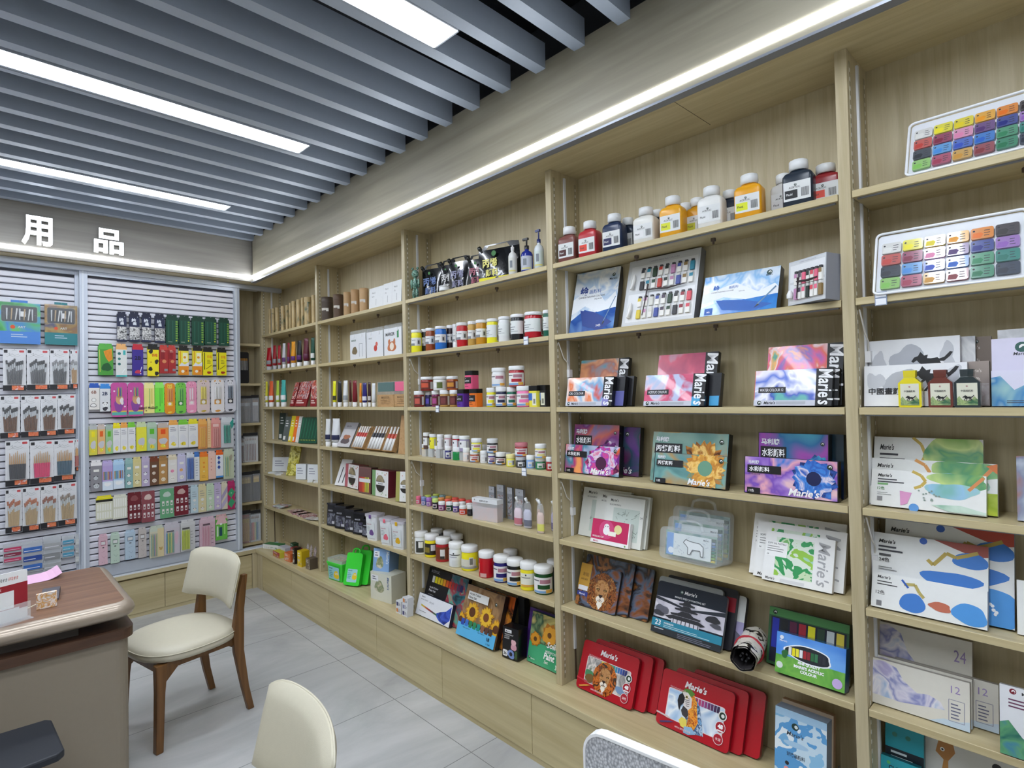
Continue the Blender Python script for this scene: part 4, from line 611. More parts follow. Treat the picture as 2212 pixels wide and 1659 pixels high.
# ---- shelf three: black boxes with side lettering
def blackbox(artm,title,barc,num='12'):
    def g(f):
        f.r(0,.155,.80,1,artm); f.r(0,0,.80,.155,'#c9ccd8'); f.r(.80,0,1,1,'#101014'); f.r(.80,0,.93,.28,barc)
        badge(f,.07,.08,.03); marie(f,.13,.04,.085,'#16161a',.16); f.r(.30,.04,.68,.12,'#aeb2bc')
        f.r(.05,.36,.42,.52,'#15151a'); f.t(.07,.40,.08,title,'#e8e8ec','l',.32)
        f.t(.83,.98,.13*f.w/f.h*1.4,"Marie's",'#f4f4f6','l',.95*f.h/f.w,.02,.1,rot=-PI/2)
    return g
OIL=A_(['#2c6fb8','#f0b48c','#e8763c','#f4e2d8','#7ab0d8','#d8543c'],8,11,2.0)
OIL2=A_(['#2f8aa8','#58b0c0','#e8a070','#b8705a','#4a9ab0'],7,12,2.0)
ACR=A_(['#8ab4e0','#a8c0e0','#e0c8d8','#d8587c','#c84068','#b8c0e0'],9,13,1.8)
WAT=A_(['#1c5cb0','#2c9a6c','#f0a848','#f4dce0','#e0503c','#d83c88','#7a48b0','#e87a3c'],9,14,2.2)
BKS=mat('#121216',.25)
bx('oil_b','paint_set_box','paint set','black oil colour box standing behind the front one, left of the third shelf',mat('#121216',.25),BKS,blackbox(OIL2,'OIL COLOUR','#101014'),'oil colour boxes')
bx('oil_c','paint_set_box','paint set','thin black box squeezed directly behind the front oil colour box',mat('#1a1a20',.25),BKS,lambda f:f.r(.6,0,1,.5,'#5a5ca0'),'oil colour boxes')
bx('oil_d','paint_set_box','paint set','rearmost narrow black box at the right of the oil colour stack',mat('#17171b',.25),BKS,None,'oil colour boxes')
bx('oil_f','paint_set_box','paint set','front oil colour box with blue and orange painted cover, third shelf',mat('#121216',.25),BKS,blackbox(OIL,'OIL COLOUR','#8a88c8'),'oil colour boxes')
bx('acr_b','paint_set_box','paint set','acrylic colour box standing tall at the back, grey and pink cover',mat('#121216',.25),BKS,blackbox(A_(['#9aa8c8','#c0c0d4','#d85c78','#b04868'],5,15,1.5),'ACRYLIC COLOUR','#101014'),'acrylic colour boxes')
bx('acr_c','paint_set_box','paint set','black acrylic box with blue corner behind the front acrylic box',mat('#15161c',.25),BKS,lambda f:f.r(.8,0,.98,.3,'#3f9fd4'),'acrylic colour boxes')
bx('acr_f','paint_set_box','paint set','front acrylic colour box with pink and blue cover, middle of the third shelf',mat('#121216',.25),BKS,blackbox(ACR,'ACRYLIC COLOUR','#48a8d8'),'acrylic colour boxes')
bx('wat_b','paint_set_box','paint set','multicoloured water colour box standing tall at the back beside the upright',mat('#121216',.25),BKS,blackbox(WAT,'WATER COLOUR','#101014'),'water colour boxes')
bx('wat_c','paint_set_box','paint set','water colour box tucked directly behind the front water colour box',mat('#121216',.25),BKS,blackbox(A_(['#d8406c','#e87a5c','#c85088'],6,16,2),'WATER COLOUR','#101014'),'water colour boxes')
bx('wat_f','paint_set_box','paint set','front water colour box with blue and white cover, right of the third shelf',mat('#121216',.25),BKS,blackbox(A_(['#e85a70','#f0ecf4','#4a6cd0','#f4f4f8','#3050b8','#58b0a8'],6,17,2),'WATER COLOUR 12','#101014'),'water colour boxes')
# ---- shelf four: flower boxes
def flow(cn,en,artm,fl,num=True):
    def g(f):
        f.r(.01,.01,.99,.99,artm)
        if fl: petals(f,fl[0],fl[1],fl[2],fl[3],art([fl[4],fl[5],fl[4],'#e8dce8' if fl[3]<11 else '#f4cc78',fl[5]],26,len(cn)+fl[3],2),art([fl[5],fl[6],fl[5],fl[4]],26,fl[3],2),fl[6])
        f.t(.05,.80,.10,'马利牌','#e8e8ee',bold=.03); f.r(.04,.56,.42,.77,'#101014'); f.t(.06,.60,.135,cn,'#fafafa','l',.34,.02); f.t(.05,.51,.03,en,'#223','l',.3)
        badge(f,.92,.84,.028)
        if num: f.r(.04,.0,.19,.16,'#101014'); f.t(.06,.04,.075,'12色','#fafafa','l',.11); marie(f,.50,.04,.2,'#fcfcfc',.46)
    return g
GOU=A_(['#7a2c88','#e8682c','#d8c8e8','#3c8aa0','#b83c78','#f4a060'],7,21,2.0)
GOUD=A_(['#3a2444','#7a2c68','#2c4a58','#5a3878'],7,22,2.0)
SUN=A_(['#5a8a8c','#7aa4a0','#a87a3c','#c8943c','#3c6a70'],6,23,1.6)
AQU=A_(['#5c3ca0','#9a7ad0','#e8b8c8','#2c6ac8','#c85a98','#4a88d8'],6,24,2.0)
bx('gou_b','paint_set_box','paint set','gouache box wrapped in shiny film behind the front purple flower box',A_(['#8a7aa0','#c86a5c','#7a3c80','#a898b8'],6,25,1.5,rough=.1),BKS,flow('水粉颜料','GOUACHE COLOUR',A_(['#8a7aa0','#c86a5c','#7a3c80','#a898b8'],6,25,1.5,rough=.1),(.8,.4,.28,9,'#8a3c88','#5c2868','#3a1830'),False),'gouache colour boxes')
bx('gou_c','paint_set_box','paint set','dark purple and green gouache box at the back right of the gouache group',GOUD,BKS,lambda f:(badge(f,.75,.85,.04),marie(f,.45,.04,.14,'#e8e8ec',.5)),'gouache colour boxes')
bx('gou_f','paint_set_box','paint set','front gouache box with orange and purple flower cover, fourth shelf',mat('#121216'),BKS,flow('水粉颜料','GOUACHE COLOUR',GOU,(.68,.4,.30,9,'#9a4ab8','#e0508c','#4a1840')),'gouache colour boxes')
bx('sunb','paint_set_box','paint set','teal and amber acrylic box with dark flower standing behind its smaller twin',SUN,BKS,flow('丙烯颜料','ACRYLIC COLOUR',A_(['#50807c','#88a89c','#b8803c'],5,26,1.5),(.70,.35,.34,12,'#c88a34','#a8682c','#4a2c1c'),False),'acrylic flower boxes')
bx('sunf','paint_set_box','paint set','front acrylic box with golden flower and teal cover, middle of the fourth shelf',mat('#121216'),BKS,flow('丙烯颜料','ACRYLIC COLOUR',A_(['#4a7a7c','#78a8a4','#b0905c','#5c9498'],6,27,1.6),(.72,.58,.30,13,'#e0a848','#c07c34','#6a9a80')),'acrylic flower boxes')
bx('aqu_b','paint_set_box','paint set','purple watercolour flower box standing behind its smaller twin',mat('#121216'),BKS,flow('水彩颜料','WATER COLOUR',A_(['#6a3c9c','#a04ca8','#2c6a9c','#48a0b8'],6,28,2),(.85,.45,.22,9,'#3c9cc0','#2c6ab0','#1c3c70'),False),'watercolour flower boxes')
bx('aqu_c','paint_set_box','paint set','dark teal box half hidden behind the watercolour flower boxes at the upright',A_(['#0c1c24','#1c5a60','#2c3c70','#123040'],7,29,2),BKS,None,'watercolour flower boxes')
bx('aqu_f','paint_set_box','paint set','front watercolour box with large blue flower on pink and purple cover',mat('#121216'),BKS,flow('水彩颜料','WATER COLOUR',A_(['#e8c0c8','#a880d0','#7a50b8','#e8a8b8','#3c7ad0'],6,30,2),(.76,.52,.24,10,'#3c84d8','#2c5cb8','#101c50')),'watercolour flower boxes')
# ---- shelf five
CREAMW=mat('#e4e6e0',.45)
def sketchart(s):
    def g(f):
        f.t(.12,.88,.06,"Marie's",'#222','l',.2); f.t(.10,.80,.03,'48 COLOURED PENCILS','#555','l',.3); f.r(.22,.12,.9,.76,'#c8d4cc')
        R=random.Random(s)
        for i in range(26):
            x,y=R.uniform(.25,.85),R.uniform(.16,.7); f.line([(x,y),(x+R.uniform(-.06,.08),y+R.uniform(-.06,.06)),(x+R.uniform(-.05,.1),y+R.uniform(-.05,.08))],.006,'#5a6a60')
        f.t(.93,.6,.04,'24','#555','l')
    return g
for i,n_ in enumerate(('leftmost and rearmost of the three','middle of the three','front one of the three with pink box before it')):
    bx('pencil%d'%(i+1),'pencil_set_box','pencil set','pale box with line-drawn animals, '+n_,CREAMW,mat('#cfd2cc',.5),sketchart(i),'pale pencil set boxes')
def pinka(f):
    f.r(0,0,1,.16,'#f2f0f2'); f.r(.97,0,1,1,'#eee'); f.e(.4,.6,.2,'#d84a80',n=20); f.e(.40,.72,.07,'#f6f2f4'); f.e(.40,.56,.09,'#f6f2f4'); f.e(.37,.74,.012,'#222'); f.e(.43,.74,.012,'#222')
    f.e(.7,.68,.10,'#e8dc9c',n=16); f.r(.46,.38,.66,.56,'#f8f4e8'); f.t(.05,.24,.07,'MODELLING CLAY','#fff','l',.3); f.t(.08,.05,.07,"Marie's",'#c2285c','l',.3); f.e(.92,.07,.02,'#6aa84a')
bx('pinkbox','crayon_box','crayons','small pink box with white cartoon pony in front of the pale pencil boxes','#c8265e',mat('#e8e4e6',.4),pinka)
CL=clear('#e6edf0',.22,.1)
def casex(front):
    def g(o,w,h,d):
        m=MB(); m.tube([(w*.30,d*.5,h-.002),(w*.33,d*.5,h+.022),(w*.42,d*.5,h+.03),(w*.60,d*.5,h+.03),(w*.69,d*.5,h+.022),(w*.72,d*.5,h-.002)],.0055,CL,8); m.build('handle',o)
        m=MB(); m.box(w*.12,w*.88,.004,.008,h*.16,h*.84,'#dfe8ea'); f=Face(m,w,h,.004)
        f.r(.12,.16,.24,.84,'#6aa0e0'); f.e(.2,.3,.05,'#e8f0f8')
        if front:
            R=random.Random(4)
            for k in range(24): x,y=R.uniform(.26,.84),R.uniform(.2,.78); f.line([(x,y),(x+R.uniform(-.05,.07),y+R.uniform(-.06,.06))],.005,'#8a98b0')
            P=[(.42,.60),(.46,.70),(.54,.66),(.70,.64),(.76,.55),(.76,.26),(.72,.26),(.71,.42),(.58,.42),(.54,.26),(.50,.26),(.50,.46),(.46,.54)]
            f.poly(P,'#eef2f4'); f.line(P+[P[0]],.012,'#33363c')
        f.t(.76,.74,.05,"Marie's",'#334','l',.12); m.build('insert_card',o)
        m=MB()
        for k in range(8): m.box(w*.86,w*.93,.010,.018,h*(.14+.09*k),h*(.2+.09*k),['#d8c84a','#8ab84a','#5a9a5c','#3c8a70','#3c7a8a','#5a8ac0','#9ab0d0','#3a5a4a'][k])
        m.build('crayons',o)
        m=MB(); m.box(w*.06,w*.94,.019,d-.003,h*.1,h*.9,A_(['#7aa890','#a0b8b0','#5c8a8c'],20,3)); m.build('crayon_tray',o)
    return g
for i,n_,l_ in (('case_b',0,'rearmost and tallest of the three clear plastic carry cases'),('case_m',0,'middle one of the three clear plastic carry cases'),('case_f',1,'front clear plastic carry case with horse drawing on its card')):
    bx(i,'crayon_case','crayon case',l_,CL,CL,None,'clear plastic carry cases',.018,casex(n_))
def pastel(full):
    def g(f):
        f.r(.17,.13,.72,.90,A_(['#7ab86c','#c8e0b8','#3c9a5c','#dce8d8','#98c850','#a8d4c0'],14,31,1.2,soft=False))
        f.r(.02,.50,.34,.80,'#f4f4f2'); f.t(.04,.74,.035,'SOFT OIL PASTELS','#222','l',.28); f.bars(.04,.69,.26,3,'#777',.045,.012); f.t(.04,.52,.03,'24' if full else '36','#333')
        f.t(.05,.03,.055,"Marie's",'#333','l',.14,.01,.2); f.r(.27,.02,.62,.08,'#d8d8d8')
        f.t(.78,.92,.17*f.w/f.h,"Marie's",'#a8a8aa','l',.84*f.h/f.w,.01,.2,rot=-PI/2)
    return g
for i,l_ in (('pas_b','rearmost of the three white soft pastel boxes'),('pas_m','middle of the three white soft pastel boxes'),('pas_f','front white soft pastel box with green painted square and grey lettering')):
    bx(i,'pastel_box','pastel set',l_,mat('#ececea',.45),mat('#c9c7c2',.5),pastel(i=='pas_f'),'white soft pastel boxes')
# ---- shelf six
LB=A_(['#3a2418','#8a5028','#5c6a80','#2a1a14','#b07038','#4a4038'],9,41,2.5,4)
def liona(full):
    def g(f):
        f.r(.02,.02,.98,.98,LB)
        if full:
            lion(f,.60,.42,.34); f.r(.0,.42,.28,1,'#c8983a'); f.t(.08,.7,.09,'彩铅','#6b4a1c'); f.t(.05,.6,.05,'48色油性','#6b4a1c'); f.r(.02,.36,.26,.47,'#ececf0'); f.r(.02,.23,.28,.33,'#2c3a8c'); f.t(.07,.25,.05,"Marie's",'#e8e8f4','l',.16)
    return g
LS=mat('#3c3430',.25,.5)
bx('lion_b','pencil_tin','pencil tin','rearmost of the three lion picture tins on the sixth shelf',LB,LS,liona(0),'lion picture tins',.008)
bx('lion_m','pencil_tin','pencil tin','middle one of the three lion picture tins on the sixth shelf',LB,LS,liona(0),'lion picture tins',.008)
bx('lion_f','pencil_tin','pencil tin','front lion picture tin with ochre side band, sixth shelf',LB,LS,liona(1),'lion picture tins',.008)
def sketcha(f):
    f.r(.0,.30,1,.70,A_(['#d8d4dc','#c0bcc8','#e6e2e8','#9a98a2'],8,43,1.5)); f.poly([(.0,.70),(.5,.58),(1,.70),(1,.62),(.5,.55),(0,.64)],'#1d2430')
    f.t(.5,.84,.07,"Marie's",'#e8e8e8','c',.2,.01,.2); badge(f,.37,.87,.022,'#3c5a4c'); f.t(.5,.74,.035,"MARIE'S SKETCH PAINTING SET",'#dfe2e4','c',.7)
    K='#24242a'
    for y,w_ in ((.68,.11),(.575,.16),(.47,.21)): f.r(.47-w_*.5,y-.10,.47+w_*.5,y-.03,'#8a8890'); [f.r(.47-w_*.5+w_*.24*q,y-.10,.475-w_*.5+w_*.24*q,y-.03,K) for q in range(5)]; f.poly([(.47-w_*1.05,y-.02),(.47-w_,y-.05),(.47+w_,y-.05),(.47+w_*1.05,y-.02),(.47+w_*.55,y-.005),(.47+w_*.25,y+.05),(.47-w_*.25,y+.05),(.47-w_*.55,y-.005)],K)
    f.poly([(.18,.36),(.28,.41),(.66,.41),(.76,.36),(.7,.33),(.24,.33)],K); f.r(.28,.27,.68,.34,'#d0ccd4')
    for x in (.30,.36,.42,.48,.54,.60,.66): f.r(x,.27,x+.012,.34,K)
    f.blob(.85,.52,.09,.07,K,3); f.blob(.9,.42,.08,.04,'#4a4a52',5); f.blob(.12,.45,.09,.10,'#5c5c66',7); f.blob(.08,.38,.08,.05,'#33333a',9)
    f.r(0,.12,1,.27,'#1f7f98'); f.r(0,0,1,.12,'#20262c'); f.t(.05,.15,.10,'23','#f2f2f2'); f.t(.18,.2,.035,'初级素描套装','#e8eef0','l',.28); f.bars(.18,.17,.7,2,'#bcd8dc',.03,.01); f.bars(.05,.08,.2,1,'#bbb'); f.bars(.4,.08,.5,3,'#889',.03,.008)
bx('sketch_b','pencil_tin','pencil tin','dark set with red corner at the very back of the sketch set group',mat('#26262c',.3),mat('#1c1c20',.3),lambda f:(f.r(.86,.62,.99,.86,'#9c1c2c'),f.r(.1,.86,.3,.95,'#8c1c2c')),'sketch sets',.01)
bx('mount','sketchbook','sketchbook','pad with white and lilac cover and ink mountains right of the sketch tin',mat('#dcdedc',.45),mat('#2a2a2e',.4),lambda f:(f.r(0,0,1,.52,'#a8a0c8'),f.poly([(0,0),(0,.2),(.15,.3),(.3,.22),(.5,.36),(.65,.28),(.8,.4),(1,.25),(1,0)],A_(['#33333c','#77758a','#4a4a58'],18,44,2))),None,.01)
bx('sketch_m','pencil_tin','pencil tin','pale grey tin edge showing right behind the pagoda sketch tin',mat('#b9bfc0',.3),mat('#8c9294',.3),None,'sketch sets',.012)
bx('sketch','pencil_tin','pencil tin','dark tin of a sketching set with ink pagoda picture and teal band',mat('#1d2430',.25),mat('#9aa0a4',.25,.6),sketcha,'sketch sets',.012)
def acr8(o_):
    def g(f):
        if o_:
            f.r(0,0,1,.45,A_(['#4a9a3c','#78b84c','#3c8a3c'],12,46)); f.r(0,.45,1,1,A_(['#2c5cc8','#4a8ae0','#7ab4f0'],4,47)); f.blob(.48,.60,.36,.20,'#f2f6fa',5,26,.12); f.blob(.48,.60,.335,.175,'#20262e',5,26,.12)
            for k,c in enumerate(['#e6e6e2','#f0e020','#f2e640','#e8e8ec','#a82430','#8c2030','#2c6a40','#3c7a54','#2a2c34','#30323a']): f.r(.19+.055*k,.50,.235+.055*k,.69,c)
            f.t(.5,.33,.075,'FINE QUALITY','#ffffff','c',.55,.045); f.t(.5,.24,.075,"MARIE'S ACRYLIC",'#ffffff','c',.62,.045); f.t(.5,.14,.075,'COLOUR','#ffffff','c',.32,.045)
            f.e(.08,.88,.03,'#e8f0f8'); f.t(.05,.78,.05,"Marie's",'#e8f0f8','l',.12); f.e(.90,.16,.07,'#c8b0e0',n=16); f.e(.07,.2,.05,'#dfe8e0'); f.blob(.14,.5,.05,.1,'#2c6a34',2)
        else:
            f.r(.0,.86,1,1,'#4a8a4a'); f.r(.03,.05,.97,.84,'#12182c')
            for k,c in enumerate(['#1c2ca0','#14181c','#5c1c3c','#a82030','#e8e020','#2a4430','#c8d0d0','#e6d24a']): f.r(.05+.115*k,.3,.14+.115*k,.82,c)
            badge(f,.08,.92,.03)
    return g
bx('acry_b','paint_set_box','paint set','green topped box of acrylic tubes behind the blue cartoon acrylic box',mat('#2c5a34',.3),mat('#1c3a24',.3),acr8(0),'boxed acrylic tubes')
bx('acry_f','paint_set_box','paint set','glossy blue and green acrylic box with cloud-shaped window showing tubes',mat('#3a78d8',.1),mat('#1c5a8c',.15),acr8(1),'boxed acrylic tubes')
# ---- base: red tins
def tin(kind):
    def g(f):
        if kind=='b': return
        wn='#e6d8d0' if kind=='l' else '#d8e6f2'
        f.poly([(a,b) for a,b in rrect(.12,.90,.16,.70,.03,3)],'#f0dada'); f.poly(rrect(.13,.89,.172,.688,.028,3),A_(['#d8ccc4','#8c8a88','#e8e0d8','#5c6a58'],12,51,2) if kind=='l' else A_(['#dce8f4','#a8c8e8','#f0f6fa','#7aa8d4'],9,52,2))
        cols=['#e8d44a','#c8d84a','#9ac84a','#6cb84c','#4aa85c','#3ca08a','#3c90b0','#3c74b8','#3c5ca8','#34448c','#2c3470'] if kind=='l' else ['#c8b8a0','#a88c80','#a04c4c','#b8405c','#c04874','#b04080','#98407c','#7c3870','#643460','#4c2c54','#3a2648']
        for k,c in enumerate(cols): f.r(.38+.042*k,.575,.415+.042*k,.685,c)
        if kind=='l': lion(f,.48,.37,.20,A_(['#3a1c10','#a8501c','#d8782c','#5c2c18','#2c3c2c'],45,53,3,5)); f.blob(.2,.35,.07,.09,'#4a8a5c',4); f.blob(.22,.27,.08,.08,'#7a5a2c',6); f.blob(.78,.28,.08,.08,'#7a96b8',8)
        else: parrot(f,.43,.42,.24)
        f.t(.34,.79,.12,"Marie's",'#f6f0f0','l',.32,.03,.25); f.t(.14,.70,.04,'Oil Coloured pencil','#e8b8b8','l',.22)
        f.e(.88,.56,.055,'#e8e4e0',n=18); f.e(.88,.56,.042,'#16301f',n=16); f.e(.885,.56,.022,'#e8e8e4')
        f.e(.87,.37,.066,'#f4eeee',n=18); f.e(.87,.37,.060,'#a81426',n=18); f.t(.87,.345,.075,'48','#fff','c',None,.05); f.r(.83,.30,.91,.325,'#f4eeee'); f.e(.86,.17,.064,'#f0d8d8',n=18); f.e(.86,.17,.057,'#b0142a',n=18); f.t(.86,.145,.05,'油性' if kind=='l' else '水溶','#f6e0e0','c')
        f.t(.28,.06,.035,'48色水溶性彩色铅笔','#f0d0d0','l',.36)
        f.poly([(-.0,.22),(.17,.20),(.22,.175),(.17,.17),(0,.19)],'#c83040' if kind=='l' else '#d8c0c0'); f.poly([(.06,.06),(.2,.13),(.27,.145),(.2,.10),(.08,.04)],'#e0a040' if kind=='l' else '#4c3c70')
    return g
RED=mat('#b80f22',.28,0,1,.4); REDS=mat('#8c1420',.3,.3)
for i,k,l_ in (('tinL_b','b','rearmost red pencil tin behind the lion tin'),('tinL_m','b','middle red pencil tin right behind the lion tin'),('tinL_f','l','red pencil tin with lion picture and number 48 at the left'),
    ('tinR_b','b','rearmost red pencil tin behind the parrot tin'),('tinR_m','b','middle red pencil tin right behind the parrot tin'),('tinR_f','r','red pencil tin with macaw parrot picture at the right')):
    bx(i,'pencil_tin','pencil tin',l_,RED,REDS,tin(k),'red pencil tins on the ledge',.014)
def glassa(f):
    f.r(0,.0,1,.9,A_(['#8cc0e4','#c8e0f0','#5ca0d8','#e8f2f8','#7ab4e0'],12,55,.6,soft=False)); f.e(.4,.80,.07,'#1c3a34'); f.e(.42,.8,.035,'#dfe8e8'); f.t(.4,.66,.06,"Marie's",'#2c3a48','c',.4,.01,.2); f.e(.42,.56,.25,'#a8cce8',ry=.04); f.t(.42,.38,.06,'玻璃画颜料','#3c4c5c','c',.36); f.e(.25,.28,.04,'#2a2a30'); f.e(.24,.2,.05,'#e8a0a0'); f.blob(.65,.16,.08,.05,'#c86a5c',3); f.e(.5,.05,.05,'#2a2a30')
bx('glass_b','paint_set_box','paint set','cream and brown edged box right behind the pale blue glass colour box',mat('#c8b49c',.5),mat('#a8886c',.5),None,'glass colour boxes')
bx('glass','paint_set_box','paint set','pale blue mosaic glass colour box standing at the right end of the ledge',mat('#a8cce8',.3),mat('#8a9cb4',.35),glassa,'glass colour boxes')
# ---- bay four
def tray(cols,seed):
    def g(o,w,h,d):
        R=random.Random(seed)
        m=MB(); P=rrect(-.004,w+.004,-.004,h+.004,.012,4); Q=rrect(.006,w-.006,.006,h*.83,.008,4); n=len(P)
        m.add([(a,-.004,b) for a,b in P]+[(a,-.001,b) for a,b in P],[(i,(i+1)%n,(i+1)%n+n,i+n) for i in range(n)],'#eef0f4')
        m.tube([(a,-.005,b) for a,b in P+[P[0]]],.0035,mat('#f2f4f8',.2),6); m.build('rim',o)
        TC=[['#dcdcd8','#b83a34','#1c222c','#7ab850'],['#e8dc20','#7a1c3c','#3c84cc','#98304c'],['#e0cc1c','#d880a8','#2c4cb0','#c08a30'],['#e89a20','#4c2c68','#1c5cb8','#7c2c34'],['#e07018','#1c2878','#2c7c54','#1c6c48'],['#2a2428','#8a5cb0','#1c6c60','#1c2434']]
        for ci in range(6):
            for ri in range(4):
                x0=w*(.035+.157*ci); z0=h*(.045+.203*(3-ri)); c=TC[ci][ri]
                m=MB(); x1=x0+w*.146; z1=z0+h*.178
                m.prism(rrect(x0,x1,z0,z1,.005,3),-.0075,-.0008,mat('#%02x%02x%02x'%tuple(int(int(c[k:k+2],16)*.68+255*.27) for k in (1,3,5)),.14,0,1,.5))
                f=Face(m,w,h,-.0075); cx=(x0)/w; cz=z0/h
                f.poly([(cx+.008,cz+.02),(cx+.065,cz+.015),(cx+.08,cz+.07),(cx+.065,cz+.10),(cx+.015,cz+.095)],c); f.e(cx+.02,cz+.13,.008,'#20202a'); f.bars(cx+.085,cz+.12,.04,3,'#33333c',.04,.01,seed+ci); m.build('paint_pot',o)
    return g
TRW=mat('#e2e5ea',.45)
bx('tray1','paint_tray','paint set','white tray of jelly gouache pots on the top shelf at the right edge',TRW,TRW,None,'white trays of gouache pots',.01,tray(6,1))
bx('tray2','paint_tray','paint set','white tray of jelly gouache pots on the second shelf at the right edge',TRW,TRW,None,'white trays of gouache pots',.01,tray(6,2))
HB=A_(['#e8e8ea','#c4c6ca','#f2f2f2','#a8abb2','#eceef0'],7,61,2)
def horsea(k):
    def g(f):
        f.r(.01,.01,.99,.99,'#ecedef'); f.blob(.42,.6,.18,.3,'#b4b7be',k+1,26,.3); f.blob(.12,.6,.08,.25,'#c8cacf',k+2,22,.35); f.blob(.88,.7,.08,.2,'#c8cacf',k+4,22,.4)
        horse(f,.68,.60,.20); f.t(.05,.28 if k==2 else .1,.17,'中國畫颜料','#1c1c20','l',.42,.02); 
    return g
bx('brown_b','paint_set_box','paint set','taupe box numbered 24 standing tall at the very back of the third shelf',mat('#8c7c70',.4),mat('#5c5048',.4),lambda f:(f.t(.72,.6,.09,'24色','#d8ccc4'),f.t(.72,.82,.05,"Marie's",'#d8ccc4','l',.2),badge(f,.85,.93,.025)),'taupe and white painting colour boxes')
bx('horse_c','paint_set_box','paint set','grey painted box edge showing right behind the galloping horse boxes',HB,mat('#a8aab0',.4),None,'taupe and white painting colour boxes')
bx('horse_b','paint_set_box','paint set','tall white box with galloping ink horse behind the small bottles',mat('#ecedef',.4),mat('#b4b6ba',.4),horsea(1),'taupe and white painting colour boxes')
bx('brown_f','paint_set_box','paint set','taupe box with pale print right behind the dark green bottle',mat('#9a8c84',.4),mat('#5c5048',.4),lambda f:(f.t(.70,.55,.1,'12色','#e0d6ce','l',.16),f.t(.68,.75,.08,"Marie's",'#e0d6ce','l',.2),f.r(.74,.02,.99,.5,A_(['#c8c4c4','#a89c98','#dcdada'],20,62))),'taupe and white painting colour boxes')
bx('horse_f','paint_set_box','paint set','front white box with ink horse and brush calligraphy behind the bottles',mat('#ecedef',.4),mat('#b4b6ba',.4),horsea(2),'taupe and white painting colour boxes')
MT=A_(['#dfe6f0','#7ab0d8','#a8d0c8','#4a8ac0','#c8e0d4'],9,63,1.5)
bx('lilac_c','paint_set_box','paint set','white box with faint marble print rising behind the lilac boxes',A_(['#dcdcde','#c4c6c8','#e8e8ea'],20,64),mat('#c4c4c8',.4),None,'lilac boxes at the right edge')
bx('lilac_b','paint_set_box','paint set','tall pale lilac box with round emblem at the right edge of the third shelf',mat('#d8d4e8',.4),mat('#b0acc4',.4),lambda f:(badge(f,.4,.86,.09,'#2c5a54'),f.t(.4,.74,.05,"Marie's",'#33363c','c',.5,.01,.2)),'lilac boxes at the right edge')
bx('lilac_f','paint_set_box','paint set','short lilac box with blue mountain print at the right edge',mat('#dcdaec',.4),mat('#b0acc4',.4),lambda f:(f.poly([(0,0),(0,.8),(.12,.85),(.3,.45),(.45,.6),(.65,.75),(.8,.5),(1,.6),(1,0)],MT),badge(f,.62,.80,.08,'#33404c'),f.bars(.2,.14,.6,2,'#445')),'lilac boxes at the right edge')
def swirl(k):
    def g(f):
        G=A_(['#8ab85c','#c8dc88','#5c9a6c','#a8cc60'],8,66,1.5)
        f.line([(.38,1),(.46,.9),(.50,.75),(.46,.62),(.40,.55)],.03,'#c8ac50' if k!=1 else '#d89850'); f.blob(.78,.82 if k<2 else .85,.26,.3 if k==0 else .22,G,3+k,26,.2)
        if k: f.blob(.72,.55,.20,.22,A_(['#7ab8a0','#98c4e0','#a8d490'],8,67),6+k,26,.2); f.line([(.98,.95),(.86,.6)],.03,'#d88a50')
        f.t(.06,.80,.09,"Marie's",'#222','l',.14,.02,.25); f.bars(.06,.72,.26,2,'#33333a',.07,.03)
        f.r(.06,.58,.16,.63,'#7ab070')
        if k==2:
            f.t(.06,.44,.09,'12色','#4a8a4a'); f.poly([(.28,.06),(.27,.45),(.38,.42),(.34,.12)],'#dc98c4'); f.e(.40,.03,.045,'#5c98d8'); f.r(.06,.14,.11,.26,'#8a8a8c'); f.bars(.06,.36,.14,2,'#777',.05,.012)
            R=random.Random(3)
            for i in range(14): f.e(.44+.18*R.random(),.25+.3*R.random(),.009,'#8a9a90')
            f.poly([(.55,.16),(.8,.2),(1,.08),(1,.02),(.7,.02)],A_(['#b8d4c0','#d8e8dc','#8cb8a0'],10,68))
        if k==1: f.r(.93,.0,1,.42,A_(['#b8c83c','#98b030','#d4dc70'],12,69)); f.poly([(.92,.95),(1,1),(1,.8)],'#d8783c')
    return g
WB=mat('#e8e9e6',.4)
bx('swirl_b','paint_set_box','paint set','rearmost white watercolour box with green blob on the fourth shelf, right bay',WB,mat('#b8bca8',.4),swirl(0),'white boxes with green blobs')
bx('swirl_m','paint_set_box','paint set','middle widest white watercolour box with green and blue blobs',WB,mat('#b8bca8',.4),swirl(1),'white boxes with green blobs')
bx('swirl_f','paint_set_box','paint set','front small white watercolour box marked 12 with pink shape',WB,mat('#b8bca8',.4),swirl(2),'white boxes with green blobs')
bx('edge4','paint_set_box','paint set','grey box with misty print cut off by the right edge, fourth shelf',A_(['#c4ccd8','#8a90a8','#a86848','#d8dce4'],8,70,1.5),mat('#a8acb4',.4),lambda f:badge(f,.18,.92,.06,'#26302c'))
